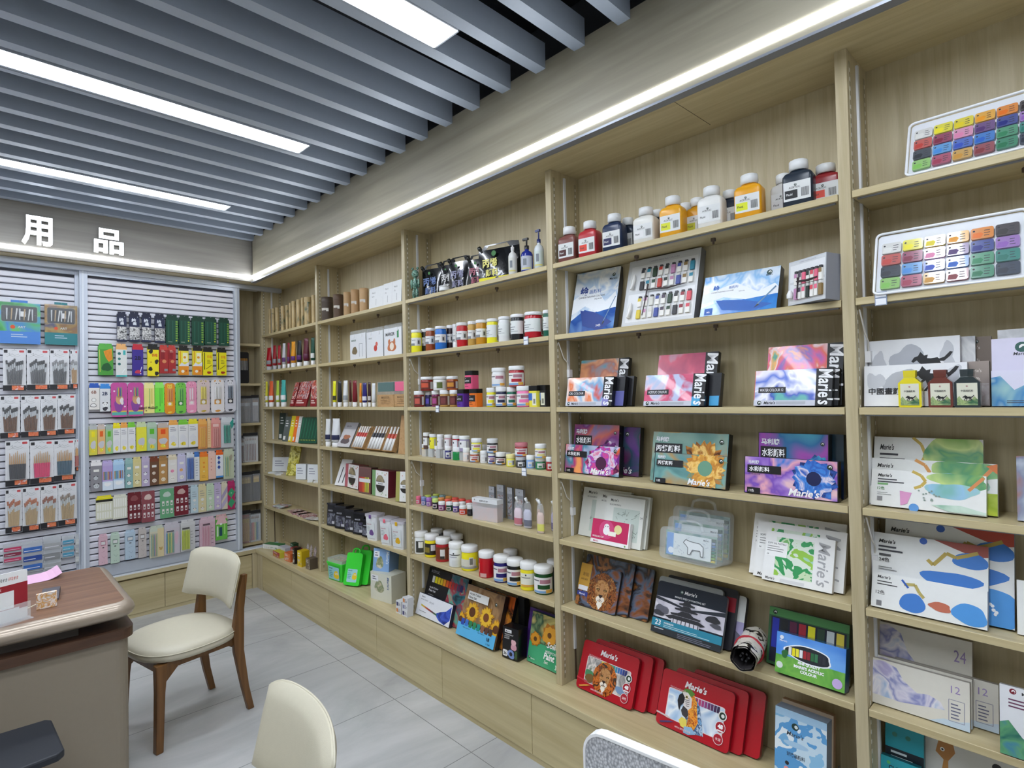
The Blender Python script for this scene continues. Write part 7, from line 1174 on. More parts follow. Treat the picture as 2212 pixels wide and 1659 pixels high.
small=[('display_box','white and green display box of erasers in the corner of the ledge',.26,-.01,.17,.07,.035,'#e6e8e4','#2c7a44',.8),
 ('figure_box','white box of small rabbit-eared erasers on the ledge',.44,.03,.12,.06,.045,'#dfe0e2','#b8b8c0',.1),
 ('card_box','red and yellow small carton at the front of the ledge, corner bay',.52,-.045,.13,.05,.040,'#a82c34','#c8c03c',.0),
 ('card_box','orange picture carton at the front of the ledge, corner bay',.70,-.035,.10,.05,.060,'#d8743c','#c86030',.1),
 ('card_box','red carton right behind the orange picture carton',.60,.05,.09,.05,.06,'#b02c34','#8c1c24',.2),
 ('card_box','dark brown upright carton beside the yellow one on the ledge',.805,-.03,.03,.05,.115,'#3a2c24','#2a201a',.1),
 ('card_box','yellow and black upright carton near the upright of the corner bay',.895,-.02,.065,.06,.11,'#e8c81c','#c8a818',.1),
 ('card_box','clear and brown small pack against the upright, corner bay ledge',1.01,-.01,.06,.06,.075,'#7a6c5c','#5c5044',.1),
 ('pencil_pot','dark green small carton at the back of the ledge in the corner',.40,.12,.06,.04,.05,'#2c5c3c','#1c4028',.1)]
for n_,l_,x,y,w,d,h,c,c2,ya in small:
    o=box_mesh('x',w,h,d,mat(c,.35),mat(c2,.4),lambda f:(f.r(.08,.1,.92,.5,A_([c2,c,'#d8d0c8'],30,int(x*100))),f.bars(.1,.8,.6,2,'#e8e4dc',.15,.06))).build(n_); o.location=(x-w/2,y-d/2,.3136); o.rotation_euler=(0,0,ya*.5); tag(o,l_,'carton','small cartons in the corner of the ledge')
for k,(x,y) in enumerate(((.43,.03),(.47,.045),(.60,.045),(.64,.05),(.69,.03))):
    pass
for k,x in enumerate((.74,.80,.87)):
    o=MB().add([(-.02,0,0),(.02,0,0),(.02,.002,0),(-.02,.002,0),(-.02,.012,.09),(.02,.012,.09),(.02,.014,.09),(-.02,.014,.09),(0,.014,.115),(0,.016,.115)],[(0,1,5,4),(4,5,8),(3,2,6,7)[::-1],(7,6,9)[::-1]],A_(['#c8c4c4','#8c7c7c','#e0dcdc','#a86c6c'],60,k)).build('card_pack'); o.location=(x,.07,.3136); tag(o,'pointed clear sticker pack standing behind the cartons, %s'%['left','middle','right'][k],'sticker pack','pointed sticker packs')
# price tags on shelf edges
for k,(x,z,l_) in enumerate(((4.53,1.755,'second shelf edge of the right bay'),(3.195,1.755,'second shelf edge under the large red jar'),(2.535,1.456,'third shelf edge under the gold jars'),(3.165,1.183,'fourth shelf edge under the green jar'))):
    t=thing('price_tag','small white price tag clipped to the '+l_,'price tag',(x,-.0014,z-.024),0,'price tags on shelf edges')
    m=MB(); m.box(-.014,.014,-.002,.0008,-.004,.016,'#8c98b0'); m.box(-.012,.012,-.0024,-.0018,-.002,.014,'#eef0f4'); m.build('lower_tag',t)
    m=MB(); m.box(-.014,.014,-.002,.0008,.0165,.032,'#8c98b0'); m.box(-.012,.012,-.0024,-.0018,.018,.030,'#eef0f4'); m.build('upper_tag',t)
# ---------------- packs hung on the peg panels ----------------
rows={}
for r_ in PK: rows.setdefault(r_[0],[]).append(r_[1:])
XH=.165   # how far the hung packs stand out
def hung(name,cat,label,row,k,group):
    y0,y1,z0,z1=rows[row][k]; y1=min(y1,-1.236) if row>7 else y1; w=y1-y0 if y1>y0 else y0-y1; h=z1-z0; ym=(y0+y1)/2
    # empty at lower left corner of the pack face, turned so that local -y looks into the room
    t=bpy.data.objects.new(name,None); C.objects.link(t); tag(t,label,cat,group)
    c,s_=math.cos(TILTA),math.sin(TILTA); ya=min(y0,y1)
    dx,dy=(XH if row<8 else .132)-.14,ya+.1; t.location=(.14+c*dx-s_*dy,-.1+s_*dx+c*dy,z0); t.rotation_euler=(0,0,PI/2+TILTA)
    return t,w,h
ROWN={1:'top row',2:'second row',3:'third row',4:'fourth row',5:'fifth row',6:'sixth row',7:'bottom row',8:'top row',9:'second row',10:'third row',11:'fourth row',12:'fifth row',13:'bottom row'}
PANEL=lambda r_:'left panel' if r_>7 else 'right panel'
def hook(t,w,h):
    MB().tube([(w/2,.0+.030,h*.97),(w/2,-.004,h*.97),(w/2,-.007,h*.985)],.0012,'#b8bcc4',5).build('hook',t)
def tabbox(row,k,desc,base,head,draw=None,pens=None,blist=False,d=.016,rad=.0,name='pencil_box',group=None,cat='pencil pack'):
    lab='%s, %s in %s, %s'%(desc,ords[k],ROWN[row],PANEL(row)); t,w,h=hung(name,cat,lab,row,k,group or 'packs in the %s of the %s'%(ROWN[row],PANEL(row)))
    m=MB()
    if blist:
        m.prism(rrect(0,w,0,h,rad or min(w,h)*.12,3),0,.0012,base)
    else:
        m.box(0,w,0,d,0,h*.92,base); m.box(w*.08,w*.92,d*.5,d*.5+.0012,h*.92,h,head)
    f=Face(m,w,h)
    if head and not blist: f.r(0,.82,1,.92,head)
    if draw: draw(f)
    m.build('card',t)
    if pens:
        x0,x1,y0,y1,cols=pens; m=MB(); n=len(cols); pw=(x1-x0)*w/n
        for q,c in enumerate(cols): m.lathe([(pw*.42,y0*h),(pw*.42,y1*h-.012),(.0008,y1*h)],mat(c,.4),6,x0*w+pw*(q+.5),-.006,smooth=False)
        m.build('pencils',t)
        m=MB(); m.prism(rrect((x0-.04)*w,(x1+.04)*w,(y0-.02)*h,(y1+.02)*h,w*.06,3),-.0125,-.0005,clear('#f2f4f8',.07,.05)); m.build('blister',t)
    hook(t,w,h); return t
def faceblob(f,cx,cy,r,c,ear='#222',eye='#1c1c1c',ears=True):
    if ears: f.e(cx-r*.7,cy+r*.8*f.w/f.h,r*.35,ear,n=8); f.e(cx+r*.7,cy+r*.8*f.w/f.h,r*.35,ear,n=8)
    f.e(cx,cy,r,c,n=12); f.e(cx-r*.4,cy+.0,r*.16,eye,n=6); f.e(cx+r*.4,cy,r*.16,eye,n=6)
for k in range(4): tabbox(1,k,'navy sketch pencil box with grey photo','#1c2444','#161c38',lambda f:(f.r(0,.02,1,.50,A_(['#c4c4c2','#5c5c5e','#e0e0de','#8a8a8a','#3c3c3e'],40,k,2,3)),f.t(.2,.66,.13,'绘','#e8ecf4','l',.5,.03),f.t(.35,.56,.10,'画','#e8ecf4','l',.4,.03),f.e(.8,.84,.04,'#c8ccd8'),f.r(0,0,1,.07,'#1c2444')),d=.014)
for k in range(4,9): tabbox(1,k,'dark green sketch pencil box with yellow dots','#124a38','#0e3c2c',lambda f:(f.line([(.2,.1),(.2,.8)],.03,'#2c6a58'),f.line([(.4,.1),(.4,.8)],.03,'#0a3426'),f.line([(.55,.1),(.55,.8)],.03,'#2c6a58'),[f.r(.78,.18+.08*q,.95,.23+.08*q,'#7aa83c') for q in range(8)],f.e(.84,.12,.07,'#d8cc3c',n=10),f.bars(.15,.06,.5,1,'#a8b4a0')),d=.018)
tabbox(2,0,'green box with orange pencils in a leaf window','#4c9c3c','#5cb04a',lambda f:(f.poly([(.35,.75),(.9,.85),(.95,.5),(.7,.42),(.5,.55)],'#e89424'),[f.line([(.45+.09*q,.78),(.55+.09*q,.5)],.02,'#b86a14') for q in range(5)],f.blob(.55,.25,.3,.14,'#1c5a2c',3),f.line([(.12,.1),(.08,.8)],.05,'#c8cc5c')))
tabbox(2,1,'white box with teal diamonds and pencils','#dce0dc','#e8b070',lambda f:(f.r(.15,.86,.85,.99,'#e0a868') if 0 else f.e(.3,.70,.15,'#2c6a68'),f.e(.3,.54,.14,'#3c7a74'),f.e(.3,.38,.14,'#2c6a68'),f.r(.65,.66,.88,.8,'#3cb0b0'),f.line([(.55,.12),(.85,.25)],.08,'#eaeeee'),f.r(0,0,1,.05,'#3cb0b0')))
tabbox(2,2,'deep purple box with red bottom and white shapes','#3c2c8c','#c82c3c',lambda f:(f.t(.2,.5,.12,'2B','#14142c','l',.6,.03),f.blob(.5,.12,.25,.06,'#c83450',3),f.line([(.7,.12),(.85,.28)],.06,'#e8ecf4'),f.e(.75,.06,.06,'#e8ecf4')))
tabbox(2,3,'bright yellow box with black dog silhouettes','#f0e020','#1a1a1a',lambda f:(f.blob(.3,.76,.17,.07,'#1a1a1c',1),f.blob(.8,.45,.17,.07,'#1a1a1c',2),f.blob(.25,.22,.16,.07,'#1a1a1c',3),f.blob(.8,.08,.16,.07,'#1a1a1c',4),f.t(.38,.60,.10,'铅笔','#d86a1c','l',.5,.03),f.e(.3,.43,.08,'#c89c1c')))
for k in (4,5): tabbox(2,k,'dark red box with orange cartoon and grey tag','#a82c2c','#c8443c',lambda f:(f.r(.1,.5,.6,.80,'#8c1c24'),f.e(.55,.42,.25,'#d88a5c'),f.bars(.2,.8,.5,2,'#e8b0a0',.05,.02),f.r(.55,.08,.95,.16,'#8a8c90')))
for k in (6,7): tabbox(2,k,'yellow and orange box with fox drawing and cat-eared tab','#f2e23c','#1e1e1e',lambda f:(f.r(0,0,1,.30,'#e89424'),f.poly([(0,.3),(.3,.42),(.6,.36),(1,.44),(1,.3)],'#e8e8ee'),f.r(.12,.4,.22,.8,'#e8a020'),f.r(.4,.44,.9,.75,'#f4f0c8'),f.e(.6,.6,.14,'#e8a020'),f.e(.4,.12,.16,'#f0e8d8'),f.e(.75,.14,.10,'#c85c1c')))
for k in (8,9): tabbox(2,k,'yellow box with slanted pencil and red cap drawing','#f2e41c','#1e1e1e',lambda f:(f.line([(.14,.2),(.16,.8)],.08,'#26261c'),f.t(.4,.6,.11,'铅笔','#e8a01c','l',.5,.03),f.bars(.4,.52,.4,3,'#8a7c1c',.05,.02),f.line([(.3,.22),(.85,.36)],.05,'#3c3414'),f.blob(.6,.1,.2,.05,'#a83420',4)))
tabbox(3,0,'white box marked 6B with line-drawn seal','#e6e2dc','#2c5cb8',lambda f:(f.t(.2,.6,.12,'6B','#8c5c4c','l',.5,.03),f.e(.45,.36,.22,'#33333a',n=12),f.e(.45,.36,.19,'#eeece8',n=12),f.blob(.4,.16,.28,.08,'#33333a',3),f.blob(.4,.16,.24,.06,'#eeece8',3)))
tabbox(3,1,'white box marked 2B with panda','#dcdee0','#3c8cd8',lambda f:(f.t(.2,.58,.13,'2B','#2c3c5c','l',.55,.03),faceblob(f,.5,.24,.26,'#f0f0f0'),f.blob(.5,.1,.25,.07,'#3c3c44',2)))
for k in (2,3): tabbox(3,k,'magenta blister pack with rainbow and pale deer print','#c8509c',None,lambda f:(f.r(.05,.05,.95,.14,'#58b0a8'),f.r(.05,.14,.95,.18,'#e8c04c'),f.blob(.5,.35,.3,.2,'#8c4a9c',2),f.blob(.52,.5,.22,.14,'#d8a878',4),f.blob(.66,.46,.12,.10,'#ece4e4',5),f.e(.2,.75,.06,'#f0d8e8'),f.e(.85,.3,.06,'#f0d8e8')),pens=(.36,.64,.6,.86,['#3c8a9c','#e8c83c','#c83c5c','#3c5cb0','#5cb05c']),blist=True,rad=.02,name='pencil_blister_pack')
tabbox(3,4,'pale yellow slim box with vertical word','#ece48c','#f0e8a0',lambda f:(f.t(.30,.12,.28,'WRITE','#222','l',.3,.03,rot=PI/2),f.line([(.55,.2),(.55,.8)],.05,'#3c9c4c'),f.r(.7,.3,.8,.8,'#d0c860'),f.e(.2,.08,.08,'#8a8440')))
tabbox(3,5,'lime green slim box with vertical word','#7ce84c','#9cf06c',lambda f:(f.t(.30,.12,.28,'WRITE','#222','l',.3,.03,rot=PI/2),f.line([(.55,.2),(.55,.8)],.05,'#2c8c3c'),f.r(.7,.3,.8,.8,'#5cc838'),f.e(.5,.08,.08,'#1c5c1c')))
for k,(c,c2,n_,pc) in enumerate((('#e89424','#f4d050','orange bear shaped',['#f0b040','#d87820']*2),('#7ccc50','#3c8c3c','green frog shaped',['#8adc5c','#3c9c3c']*2),('#ec98b8','#f4c8d8','pink rabbit shaped',['#f4f0f4','#f0a8c0']*2),('#dcc8c4','#c8ac50','beige cat shaped',['#ecdc5c','#d8c43c']*2),('#e8e4e4','#e0a04c','white duck shaped',['#f0eeec','#d8d4d0']*2),('#d8d8e0','#3c4048','grey penguin shaped',['#3c4858','#7a8898']*2))):
    tabbox(3,6+k,n_+' blister pack of pencils',c,None,lambda f:(faceblob(f,.5,.88,.24,c2 if k in (0,) else c if k!=5 else '#e8e8ec',c2),f.r(.25,.26,.75,.4,c2),f.e(.5,.33,.15,'#f0ece4'),f.blob(.5,.06,.2,.03,c2,2)),pens=(.28,.72,.42,.80,pc),blist=True,rad=.022,name='pencil_blister_pack')
R4=[('#d8d04c','#b8bcc0','yellow and grey with lemon','#f0e020'),('#e8b878','#c8bcb4','peach and grey with orange square','#e8641c'),('#9cc890','#a8b8b0','green and grey with bee','#5cb020'),('#e6e6e6','#f0e018','white with yellow top','#f0e468'),('#e6e6e6','#f0a84c','white with orange top','#e8d48c'),('#e6e6e6','#7ccc3c','white with green top','#c8e0a8'),('#e8e440','#c8d8b0','bright yellow with lemon window','#e8e040'),('#a8c8a8','#b8ccb8','green grey with bee window','#5cb82c'),('#f09c4c','#c0b8b0','orange with lemon slices','#e8541c'),('#e6e6e6','#f0ac54','white box, orange header, lemon','#e8e04c'),('#e6e6e6','#7ccc3c','white box, green header, bee','#e8d840'),('#e6e6e6','#ece028','white box, yellow header, bee','#e8e04c')]
for k,(c,hc,n_,ac) in enumerate(R4): tabbox(4,k,'eraser box, '+n_,c,hc,lambda f:(f.r(.28,.58,.72,.76,ac) if k in (0,1,2,6,7,8) else f.bars(.15,.72,.7,3,'#8a8c98',.06,.02),f.blob(.5,.32,.36,.13,'#c8c8cc' if k in (0,1,2,6,7,8) else '#e0e0e4',k),f.blob(.5,.14,.24,.07,'#ecd83c',k+3),f.line([(.42,.10),(.44,.18)],.04,'#3c3420') if k in (2,5,7,10,11) else f.e(.6,.15,.06,'#f6f0a8')),name='eraser_box')
tabbox(4,12,'orange pencil blister pack','#e8a04c','#f0b460',None,pens=(.18,.8,.06,.72,['#f0c040','#e8a83c']*3),name='pencil_pack'); tabbox(4,13,'narrow peach pack','#ecc894','#f0d0a0',lambda f:f.bars(.2,.7,.6,8,'#e0a868',.08,.02))
tabbox(4,14,'salmon pink pencil pack','#e08c84','#e8a49c',lambda f:f.r(.2,.7,.8,.8,'#f0c8c0'),pens=(.18,.8,.06,.66,['#e8a8a0','#c87870']*3),name='pencil_pack'); tabbox(4,15,'grey pack of teal pencils','#c8ccd0','#d8dce0',lambda f:f.poly([(.7,.8),(1,.95),(1,.7),(.85,.6)],'#2c9c8c'),pens=(.2,.75,.15,.75,['#2c8c7c','#3ca890','#1c7868']*2),name='pencil_pack')
R5=[('#8c8a90','#f0eeee','grey with small robot','#c8ccd0'),('#b8a4d8','#c0b0dc','lilac with cloud and pencils','#e8e4f4'),('#a8ccec','#b8d8f0','pale blue with colour pencils','#e8f0f8'),('#8cb4b4','#9cc0bc','teal with pandas','#f0f0ec'),('#d8cc94','#d8cc8c','straw yellow with pandas','#f0ecc8'),('#b8acc8','#c0b4cc','mauve with pandas','#ecebf0'),('#6c4a34','#7a3c24','dark brown with bears','#e0d0c0'),('#b88c54','#a8804c','tan with bears','#ece0c8'),('#e6e2dc','#e0d4b8','cream with pink flower','#f098b8'),('#c8c4e0','#c8c4dc','lavender with biscuit','#e8b070')]
for k,(c,hc,n_,ac) in enumerate(R5): tabbox(5,k,'pencil box, '+n_,c,hc,lambda f:((f.r(0,.0,1,.3,'#dce8f4') if k in (1,2) else None),(f.r(.2,.36,.85,.62,['#c83c3c','#3c5cb8'][k-1]) if 0 else None),[f.line([(.15+.1*q,.35),(.15+.1*q,.62)],.07,['#c87c2c','#3c8a5c','#2c6a9c','#8a9cb0','#c8a83c','#9c4c3c','#5c8ac8','#b0783c'][q]) for q in range(8)] if k in (1,2) else (faceblob(f,.5,.16,.26,ac if k<8 else '#f0ece4',c if k>5 else '#26262a'),faceblob(f,.45,.42,.20,ac,'#26262a' if k<6 else c),f.r(.25,.62,.75,.70,'#eceae4')),f.blob(.5,.2,.3,.07,'#f0f2f6',4) if k in (1,2) else None),name='pencil_box')
tabbox(5,10,'pack of royal blue pencils','#c8d0dc','#d8dce4',None,pens=(.08,.92,.06,.82,['#2c5cb0','#3c74c8','#1c4898']*2),name='pencil_pack')
tabbox(5,11,'narrow white box with blue header','#e0e4e8','#3c74c0',lambda f:(f.bars(.25,.7,.5,7,'#8a98b0',.09,.02),))
tabbox(5,12,'orange yellow box with dots','#f0bc50','#f07c2c',lambda f:(f.e(.5,.62,.12,'#e8882c'),f.e(.5,.47,.12,'#e8882c'),f.e(.5,.32,.12,'#f0d890'),f.bars(.2,.16,.6,2,'#c88a3c')))
tabbox(5,13,'peach pink box with heart dots','#ecc4b4','#ecc8bc',lambda f:[f.e(.4,.72-.13*q,.08,'#c8786c') for q in range(4)])
tabbox(5,14,'white box with orange header and blue diamonds','#e4e6ea','#ec641c',lambda f:[f.poly([(.4,.8-.17*q),(.62,.72-.17*q),(.4,.64-.17*q),(.18,.72-.17*q)],'#2c4c9c') for q in range(3)]+[f.r(0,0,1,.06,'#3c8ad0')])
tabbox(5,15,'pale green and yellow pencil pack','#c4ccb0','#c8d0b8',lambda f:f.blob(.7,.7,.15,.1,'#a8a08c',2),pens=(.12,.55,.1,.75,['#8ab0a0','#c8cc84','#7aa890','#d0d098']),name='pencil_pack')
tabbox(6,0,'eraser stick tray with yellow and black header','#dcdcc4','#e8dc1c',lambda f:(f.r(0,.74,1,.84,'#1e1e1c'),[f.r(.06+.15*q,.06,.16+.15*q,.32,'#ecece2') for q in range(6)],[f.r(.06+.15*q,.38,.16+.15*q,.66,'#ecece2') for q in range(6)]),name='eraser_tray',d=.012)
tabbox(6,1,'cream tray of white eraser sticks','#dcdcc8','#dcdccc',lambda f:([f.r(.06+.15*q,.06,.16+.15*q,.42,'#f0f0e8') for q in range(6)],[f.r(.06+.15*q,.50,.16+.15*q,.84,'#f0f0e8') for q in range(6)]),name='eraser_tray',d=.012)
def sharp(f,c1,c2):
    R=random.Random(5)
    f.blob(.5,.8,.25,.1,c2,3)
    for q in range(6): x,y=.15+.3*(q%3),.15+.27*(q//3); f.r(x,y,x+.16,y+.16,'#e4dcdc'); f.r(x+.03,y+.03,x+.13,y+.09,c1)
for k,(c,c2,n_) in enumerate((('#6c1c28','#8c4c50','maroon sharpener pack'),('#8c4850','#d8c0b8','maroon and cream sharpener pack'),('#6aa87c','#c0d0c4','green sharpener pack'),('#741c2c','#c8a8a0','maroon sharpener pack with grey bear'))): tabbox(6,2+k,n_,c,None,lambda f:sharp(f,c,c2),blist=True,rad=.006,name='sharpener_pack',cat='sharpener pack')
for k,(c,n_) in enumerate((('#bcd0d8','pale blue'),('#d8cca0','pale straw'),('#c4d8bc','pale green'),('#c4b4d4','lilac'))): tabbox(6,6+k,n_+' slim pencil box with line drawings',c,c,lambda f:(faceblob(f,.5,.12,.2,'#e8e4dc','#6a5c54'),f.bars(.2,.74,.6,3,'#7a7c84',.08,.015),f.e(.5,.45,.2,'#e4e4e0',n=10),f.e(.5,.30,.12,'#d8d8d4',n=8)))
tabbox(6,10,'cream box with lilac diagonal bands','#d8d0b8','#dcd4bc',lambda f:(f.poly([(0,.3),(1,.65),(1,.85),(0,.5)],'#a89cb8'),f.poly([(0,0),(1,.3),(1,.5),(0,.2)],'#b8acc8')))
tabbox(6,11,'crimson and green lattice box','#b0285c','#b8306a',lambda f:(f.poly([(0,.55),(.5,.75),(1,.6),(.5,.4)],'#3c9c6c'),f.poly([(0,.2),(.5,.4),(1,.25),(.5,.05)],'#3c9c6c'),f.e(.5,.57,.1,'#8cd0a0')))
for k,(c,n_,c2) in enumerate((('#dcb8c4','pink','#b07084'),('#c0d4c4','mint','#708c78'),('#b8ccdc','pale blue','#7890a8'),('#c4bcb8','greige','#88807c'))): tabbox(7,k,n_+' slim pencil box with window',c,c,lambda f:(f.r(.22,.62,.78,.78,c2),f.r(.27,.65,.73,.75,'#dcdcdc'),f.r(.4,.54,.6,.57,'#444'),f.line([(.3,.4),(.7,.44)],.02,c2),f.line([(.3,.3),(.6,.2),(.75,.28)],.02,c2),f.e(.4,.08,.03,'#444'),f.e(.6,.08,.03,'#444')))
tabbox(7,4,'double pack of pale pencils with cream card','#d0ccb4','#c8d0c0',lambda f:(f.r(.55,0,1,.9,'#dccca0'),faceblob(f,.78,.25,.12,'#c8a868','#8c6c3c')),pens=(.08,.5,.06,.75,['#8ab09c','#c8c08c','#7aa0a8','#c89cac','#a8b884']),name='pencil_pack')
tabbox(7,5,'grey pack of striped pencils','#c8c0c8','#c8c4cc',lambda f:(f.blob(.78,.5,.12,.2,'#d8b8c4',2),f.r(.15,.70,.62,.74,'#4a4a54')),pens=(.1,.6,.06,.70,['#5c9cb0','#c8c86c','#8ab87c','#d0cc84','#6ca090']),name='pencil_pack')
tabbox(7,6,'clear card pack of lime green pencils','#cccccc','#d4d4d4',lambda f:(f.r(.12,.70,.62,.76,'#4a4a44'),f.bars(.68,.6,.2,5,'#999',.1,.02)),pens=(.08,.62,.06,.70,['#b8c428','#c8d03c']*3),name='pencil_pack')
tabbox(7,7,'pink pack of rose pencils','#d4b4c0','#d8bcc8',lambda f:(f.r(.2,.72,.66,.78,'#5c4450'),f.bars(.74,.6,.18,5,'#8c6c78',.12,.02)),pens=(.14,.68,.06,.72,['#d89cac','#e0b0bc']*3),name='pencil_pack')
tabbox(7,8,'green house-shaped sharpener set with pink roof','#6cbc4c','#e0b0b4',lambda f:(f.poly([(0,.62),(.3,.95),(.7,.95),(1,.62)],'#e4bcc0'),f.r(.3,.15,.55,.5,'#1c4a5c'),f.r(.1,.15,.22,.55,'#dce8dc'),f.r(.7,.2,.82,.62,'#a8e080'),f.e(.45,.62,.1,'#f0f0ee')),name='sharpener_pack',cat='sharpener pack')
# left panel: big palette packs, brush packs, pen packs
for k,(c,c2,n_) in enumerate(((A_(['#3c8a4c','#5cb06c','#4c8ac8','#6ab85c'],6,101,1.2),'#4c84d0','green and blue backed'),(A_(['#6c6c78','#8c6c4c','#a8905c','#5c5c70'],8,102,1.5),'#2c7c84','grey and teal backed'))):
    t,w,h=hung('painting_kit','painting kit','large %s painting tool kit hanging at the top of the left panel'%n_,8,k,'painting kits of the left panel')
    m=MB(); m.box(0,w,0,.02,0,h*.94,c); m.box(w*.3,w*.7,.01,.012,h*.94,h,c2); f=Face(m,w,h); f.r(0,0,1,.28,c2); f.poly(rrect(.08,.92,.50,.86,.04,3),'#17191c'); f.poly(rrect(.1,.9,.515,.845,.03,3),'#26282c'); f.bars(.3,.2,.4,2,'#b8cce0',.05,.02); f.e(.34,.38,.06,'#d8542c',n=10); f.t(.46,.36,.05,'ART','#c8d0d0','l',.3)
    m.build('card',t); m=MB()
    for q in range(7): x=w*(.2+.1*q); m.tube([(x,-.008,h*.54),(x+.004*(q%3),-.008,h*.80)],[.003,.005],['#c8ccd0','#b8a080','#dcdcdc'][q%3],6)
    m.box(w*.52,w*.64,-.010,-.003,h*.62,h*.74,'#e0e0e0'); m.build('tools',t)
    m=MB().prism(rrect(w*.06,w*.94,h*.48,h*.88,.012,3),-.016,-.001,clear('#eef2f6',.07,.05)); m.build('blister',t); hook(t,w,h)
def brushes(row,k,hc,bc,fc,n_,fan=True,up=True):
    t,w,h=hung('brush_pack','brush pack','brush pack with %s, %s in %s, left panel'%(n_,ords[k],ROWN[row]),row,k,'brush packs of the left panel')
    m=MB(); m.box(0,w,0,.002,h*.0,h,'#dcdde0'); f=Face(m,w,h); f.r(.04,.90,.2,.97,'#2a2a2e'); f.poly(rrect(.70,.92,.915,.965,.02,2),'#c84c50'); f.line([(.38,.95),(.5,.97),(.62,.95)],.012,'#8a8c90'); f.line([(.2,.86),(.3,.90),(.28,.84),(.4,.88),(.5,.84),(.7,.88)],.010,'#6a6c70'); f.line([(.15,.81),(.3,.84),(.5,.80),(.75,.84)],.010,'#6a6c70')
    f.r(0,0,1,.13,'#232329'); f.r(.38,.02,.9,.12,A_(['#c8503c','#e88a5c','#d8644c','#e0d0cc'],50,k)); m.build('card',t)
    N=9 if w>.05 else 5; m=MB()
    for q in range(N):
        u=(q+.5)/N-.5; x=w*(.5+u*.62); top=h*(.77-abs(u)*.10-.07*((q*7+k*3)%4)/3) ; tb=h*.15
        if up: m.tube([(x,-.005,tb),(w*.5+u*w*.72,-.006,top-h*.22)],.0036,hc,5); m.tube([(w*.5+u*w*.72,-.006,top-h*.22),(w*.5+u*w*.76,-.006,top-h*.10)],.0038,fc,5); m.tube([(w*.5+u*w*.76,-.006,top-h*.10),(w*.5+u*w*.78,-.006,top-.004),(w*.5+u*w*.78,-.006,top)],[.0042,.0055,.001],bc,5)
        else: m.tube([(x,-.006,tb),(w*.5+u*w*.7,-.006,h*.48)],[.0062,.0056],bc,5); m.tube([(w*.5+u*w*.7,-.006,h*.48),(w*.5+u*w*.72,-.006,top)],[.0034,.0016],hc,5)
    m.build('brushes',t); m=MB().box(w*.06,w*.94,-.0125,-.0115,h*.13,h*.80,clear('#f4f6fa',.05,.05)); m.build('bag',t); hook(t,w,h)
for k in range(4): brushes(9,k,'#5a5a5e' if k<3 else '#b08c60','#2a2a2e' if k<2 else '#8a8a8c','#c8ccd0',['black bristles','round black heads','silver ferrules','wooden handles'][k])
for k in range(4): brushes(10,k,'#6c4426','#232326','#c8ccd0',['brown handles, black heads','brown handles, fanned heads','brown handles, mixed heads','slim dark brown handles'][k])
for k,(b_,n_) in enumerate((('#2a2a30','black heads down'),('#d82c68','bright pink heads'),('#2c5468','slate blue heads'),('#a8584c','red brown heads'))): brushes(11,k,'#c89858',b_,'#d8b868',n_,up=False)
for k,(b_,n_) in enumerate((('#a85c34','pale wooden handles and rust heads'),('#b0643c','pale wooden handles and orange heads'),('#8c4c30','pale wooden handles and dark rust heads'),('#8a7a6c','slim pale handles'))): brushes(12,k,'#c0a478',b_,'#d0d4d4',n_)
for k,(c,c2,n_) in enumerate((('#c83c64','#8c3048','pink and crimson pen'),('#3c6cb8','#2c4c98','blue pen'),('#a8aaac','#8c8e90','grey pen'),('#4c98b8','#5cacc8','light blue craft'),('#c8ccca','#b4b8b8','pale clear'))):
    t,w,h=hung('pen_pack','pen pack','clear bag with %s set in the bottom row of the left panel'%n_,13,k,'pen packs of the left panel')
    m=MB(); m.box(0,w,.0,.001,0,h,clear('#d8dce0',.5,.1)); m.build('bag',t); m=MB()
    for q in range(3): m.box(w*.05,w*.95,-.008,-.001,h*(.08+.28*q),h*(.24+.28*q),[c,c2,c][q])
    f=Face(m,w,h,-.008)
    for q in range(3): f.bars(.08,.13+.28*q,.8,1,'#e0e0e8',.02,.02,q)
    m.build('pens',t); hook(t,w,h)
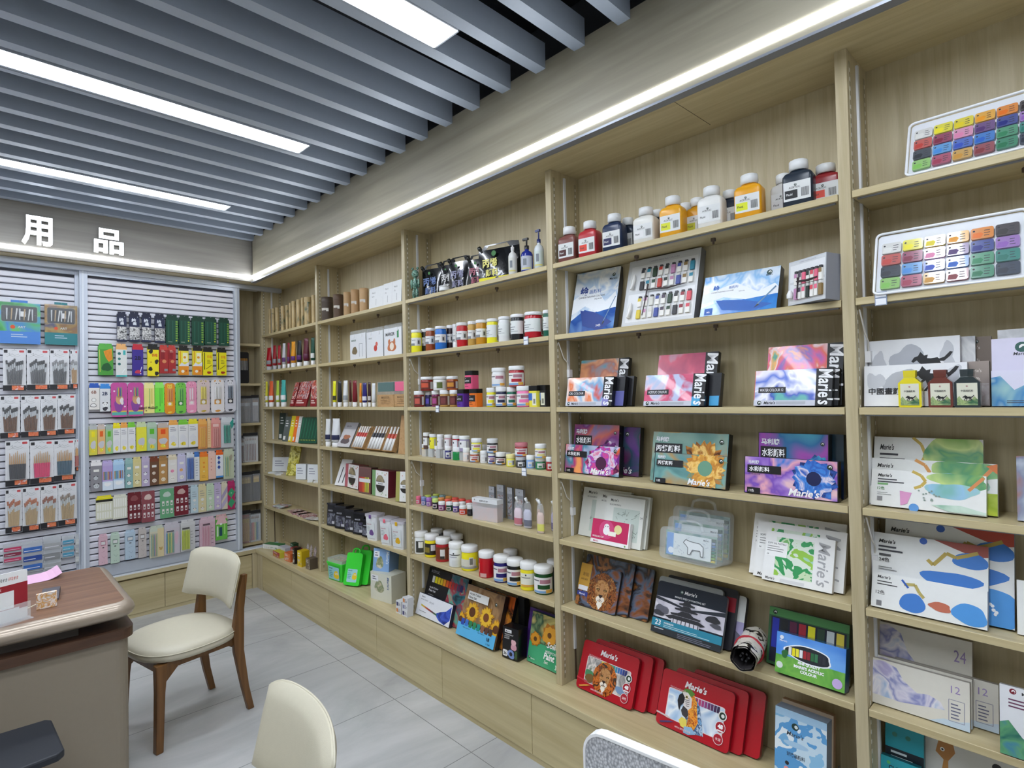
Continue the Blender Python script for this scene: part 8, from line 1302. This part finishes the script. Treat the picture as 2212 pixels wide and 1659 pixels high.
# ---------------- packs on the corner shelving ----------------
for i,y0,y1,z0,z1 in CP:
    a,b=min(y0,y1),min(-.008,max(y0,y1)); w=b-a; h=z1-z0
    z0={'case':1.652,'c1':1.325,'c2':1.325,'c3':1.003,'c4':1.003,'c5':.678,'c6':.678,'c7':.345,'c8':.345}[i]+.0005; h=min(h,.29)
    d={'case':('black zipped brush case with row of brushes on the upper corner shelf','brush_case'),'c1':('clear pack of grey brush handles on the corner shelf','brush_pack'),'c2':('slim clear pack of dark handles beside it on the corner shelf','brush_pack'),'c3':('narrow pack of brown brushes at the edge of the corner shelf','brush_pack'),'c4':('white card pack of red brown brushes on the corner shelf','brush_pack'),
       'c5':('pack of black brushes with gold ferrules, left one on the corner shelf','brush_pack'),'c6':('pack of black brushes with gold ferrules, right one on the corner shelf','brush_pack'),'c7':('red labelled pack of short brushes on the lowest corner shelf','brush_pack'),'c8':('pack of red, orange and blue handled brushes on the lowest corner shelf','brush_pack')}[i]
    t=thing(d[1],d[0],'brush pack' if d[1]=='brush_pack' else 'brush case',(.028,a,z0),PI/2,'brush packs on the corner shelving'); 
    base={'case':'#141418','c1':'#3a3634','c2':'#4a4648','c3':'#4a3028','c4':'#d0d0d0','c5':'#2a2824','c6':'#2a2824','c7':'#8c2c24','c8':'#c8ccd0'}[i]
    hc={'case':'#e0a040','c1':'#8a8280','c2':'#a09c9c','c3':'#5c2c24','c4':'#6c2c24','c5':'#1e1e20','c6':'#1e1e20','c7':'#d0a860','c8':'#c03028'}[i]
    m=MB(); 
    if i=='case': m.prism(rrect(0,w,0,h,.015,4),0,.02,base)
    else: m.box(0,w,0,.003,0,h,base); f=Face(m,w,h); f.r(0,.86,1,1,'#1c1c20')
    m.build('card' if i!='case' else 'case',t)
    m=MB(); n=7 if w>.06 else 4
    for q in range(n):
        x=w*(.14+.72*(q+.5)/n); c=hc if i!='c8' else ['#8c1c28','#c83028','#e0703c','#e8c84c','#5c9c8c','#4c7cac','#9cc0d0'][q%7]
        if i=='case': m.tube([(x,-.004,h*.42),(x,-.004,h*.72)],.0018,'#d8d8d8',5); m.tube([(x,-.004,h*.72),(x,-.004,h*.80)],.0024,c,5)
        else: m.tube([(x,-.004,h*.05),(x,-.004,h*.62)],.0028,c,5); m.tube([(x,-.004,h*.62),(x,-.004,h*.74)],.003,'#c8a850' if i in('c5','c6','c7') else '#d0d4d8',5); m.tube([(x,-.004,h*.74),(x,-.004,h*.84)],[.0034,.001],'#d8b878' if i in ('c5','c6') else '#8a6a50',5)
    m.build('brushes',t)
    if i!='case': MB().box(.001,w-.001,-.010,-.0092,.002,h*.9,clear('#f0f2f6',.14,.06)).build('bag',t)
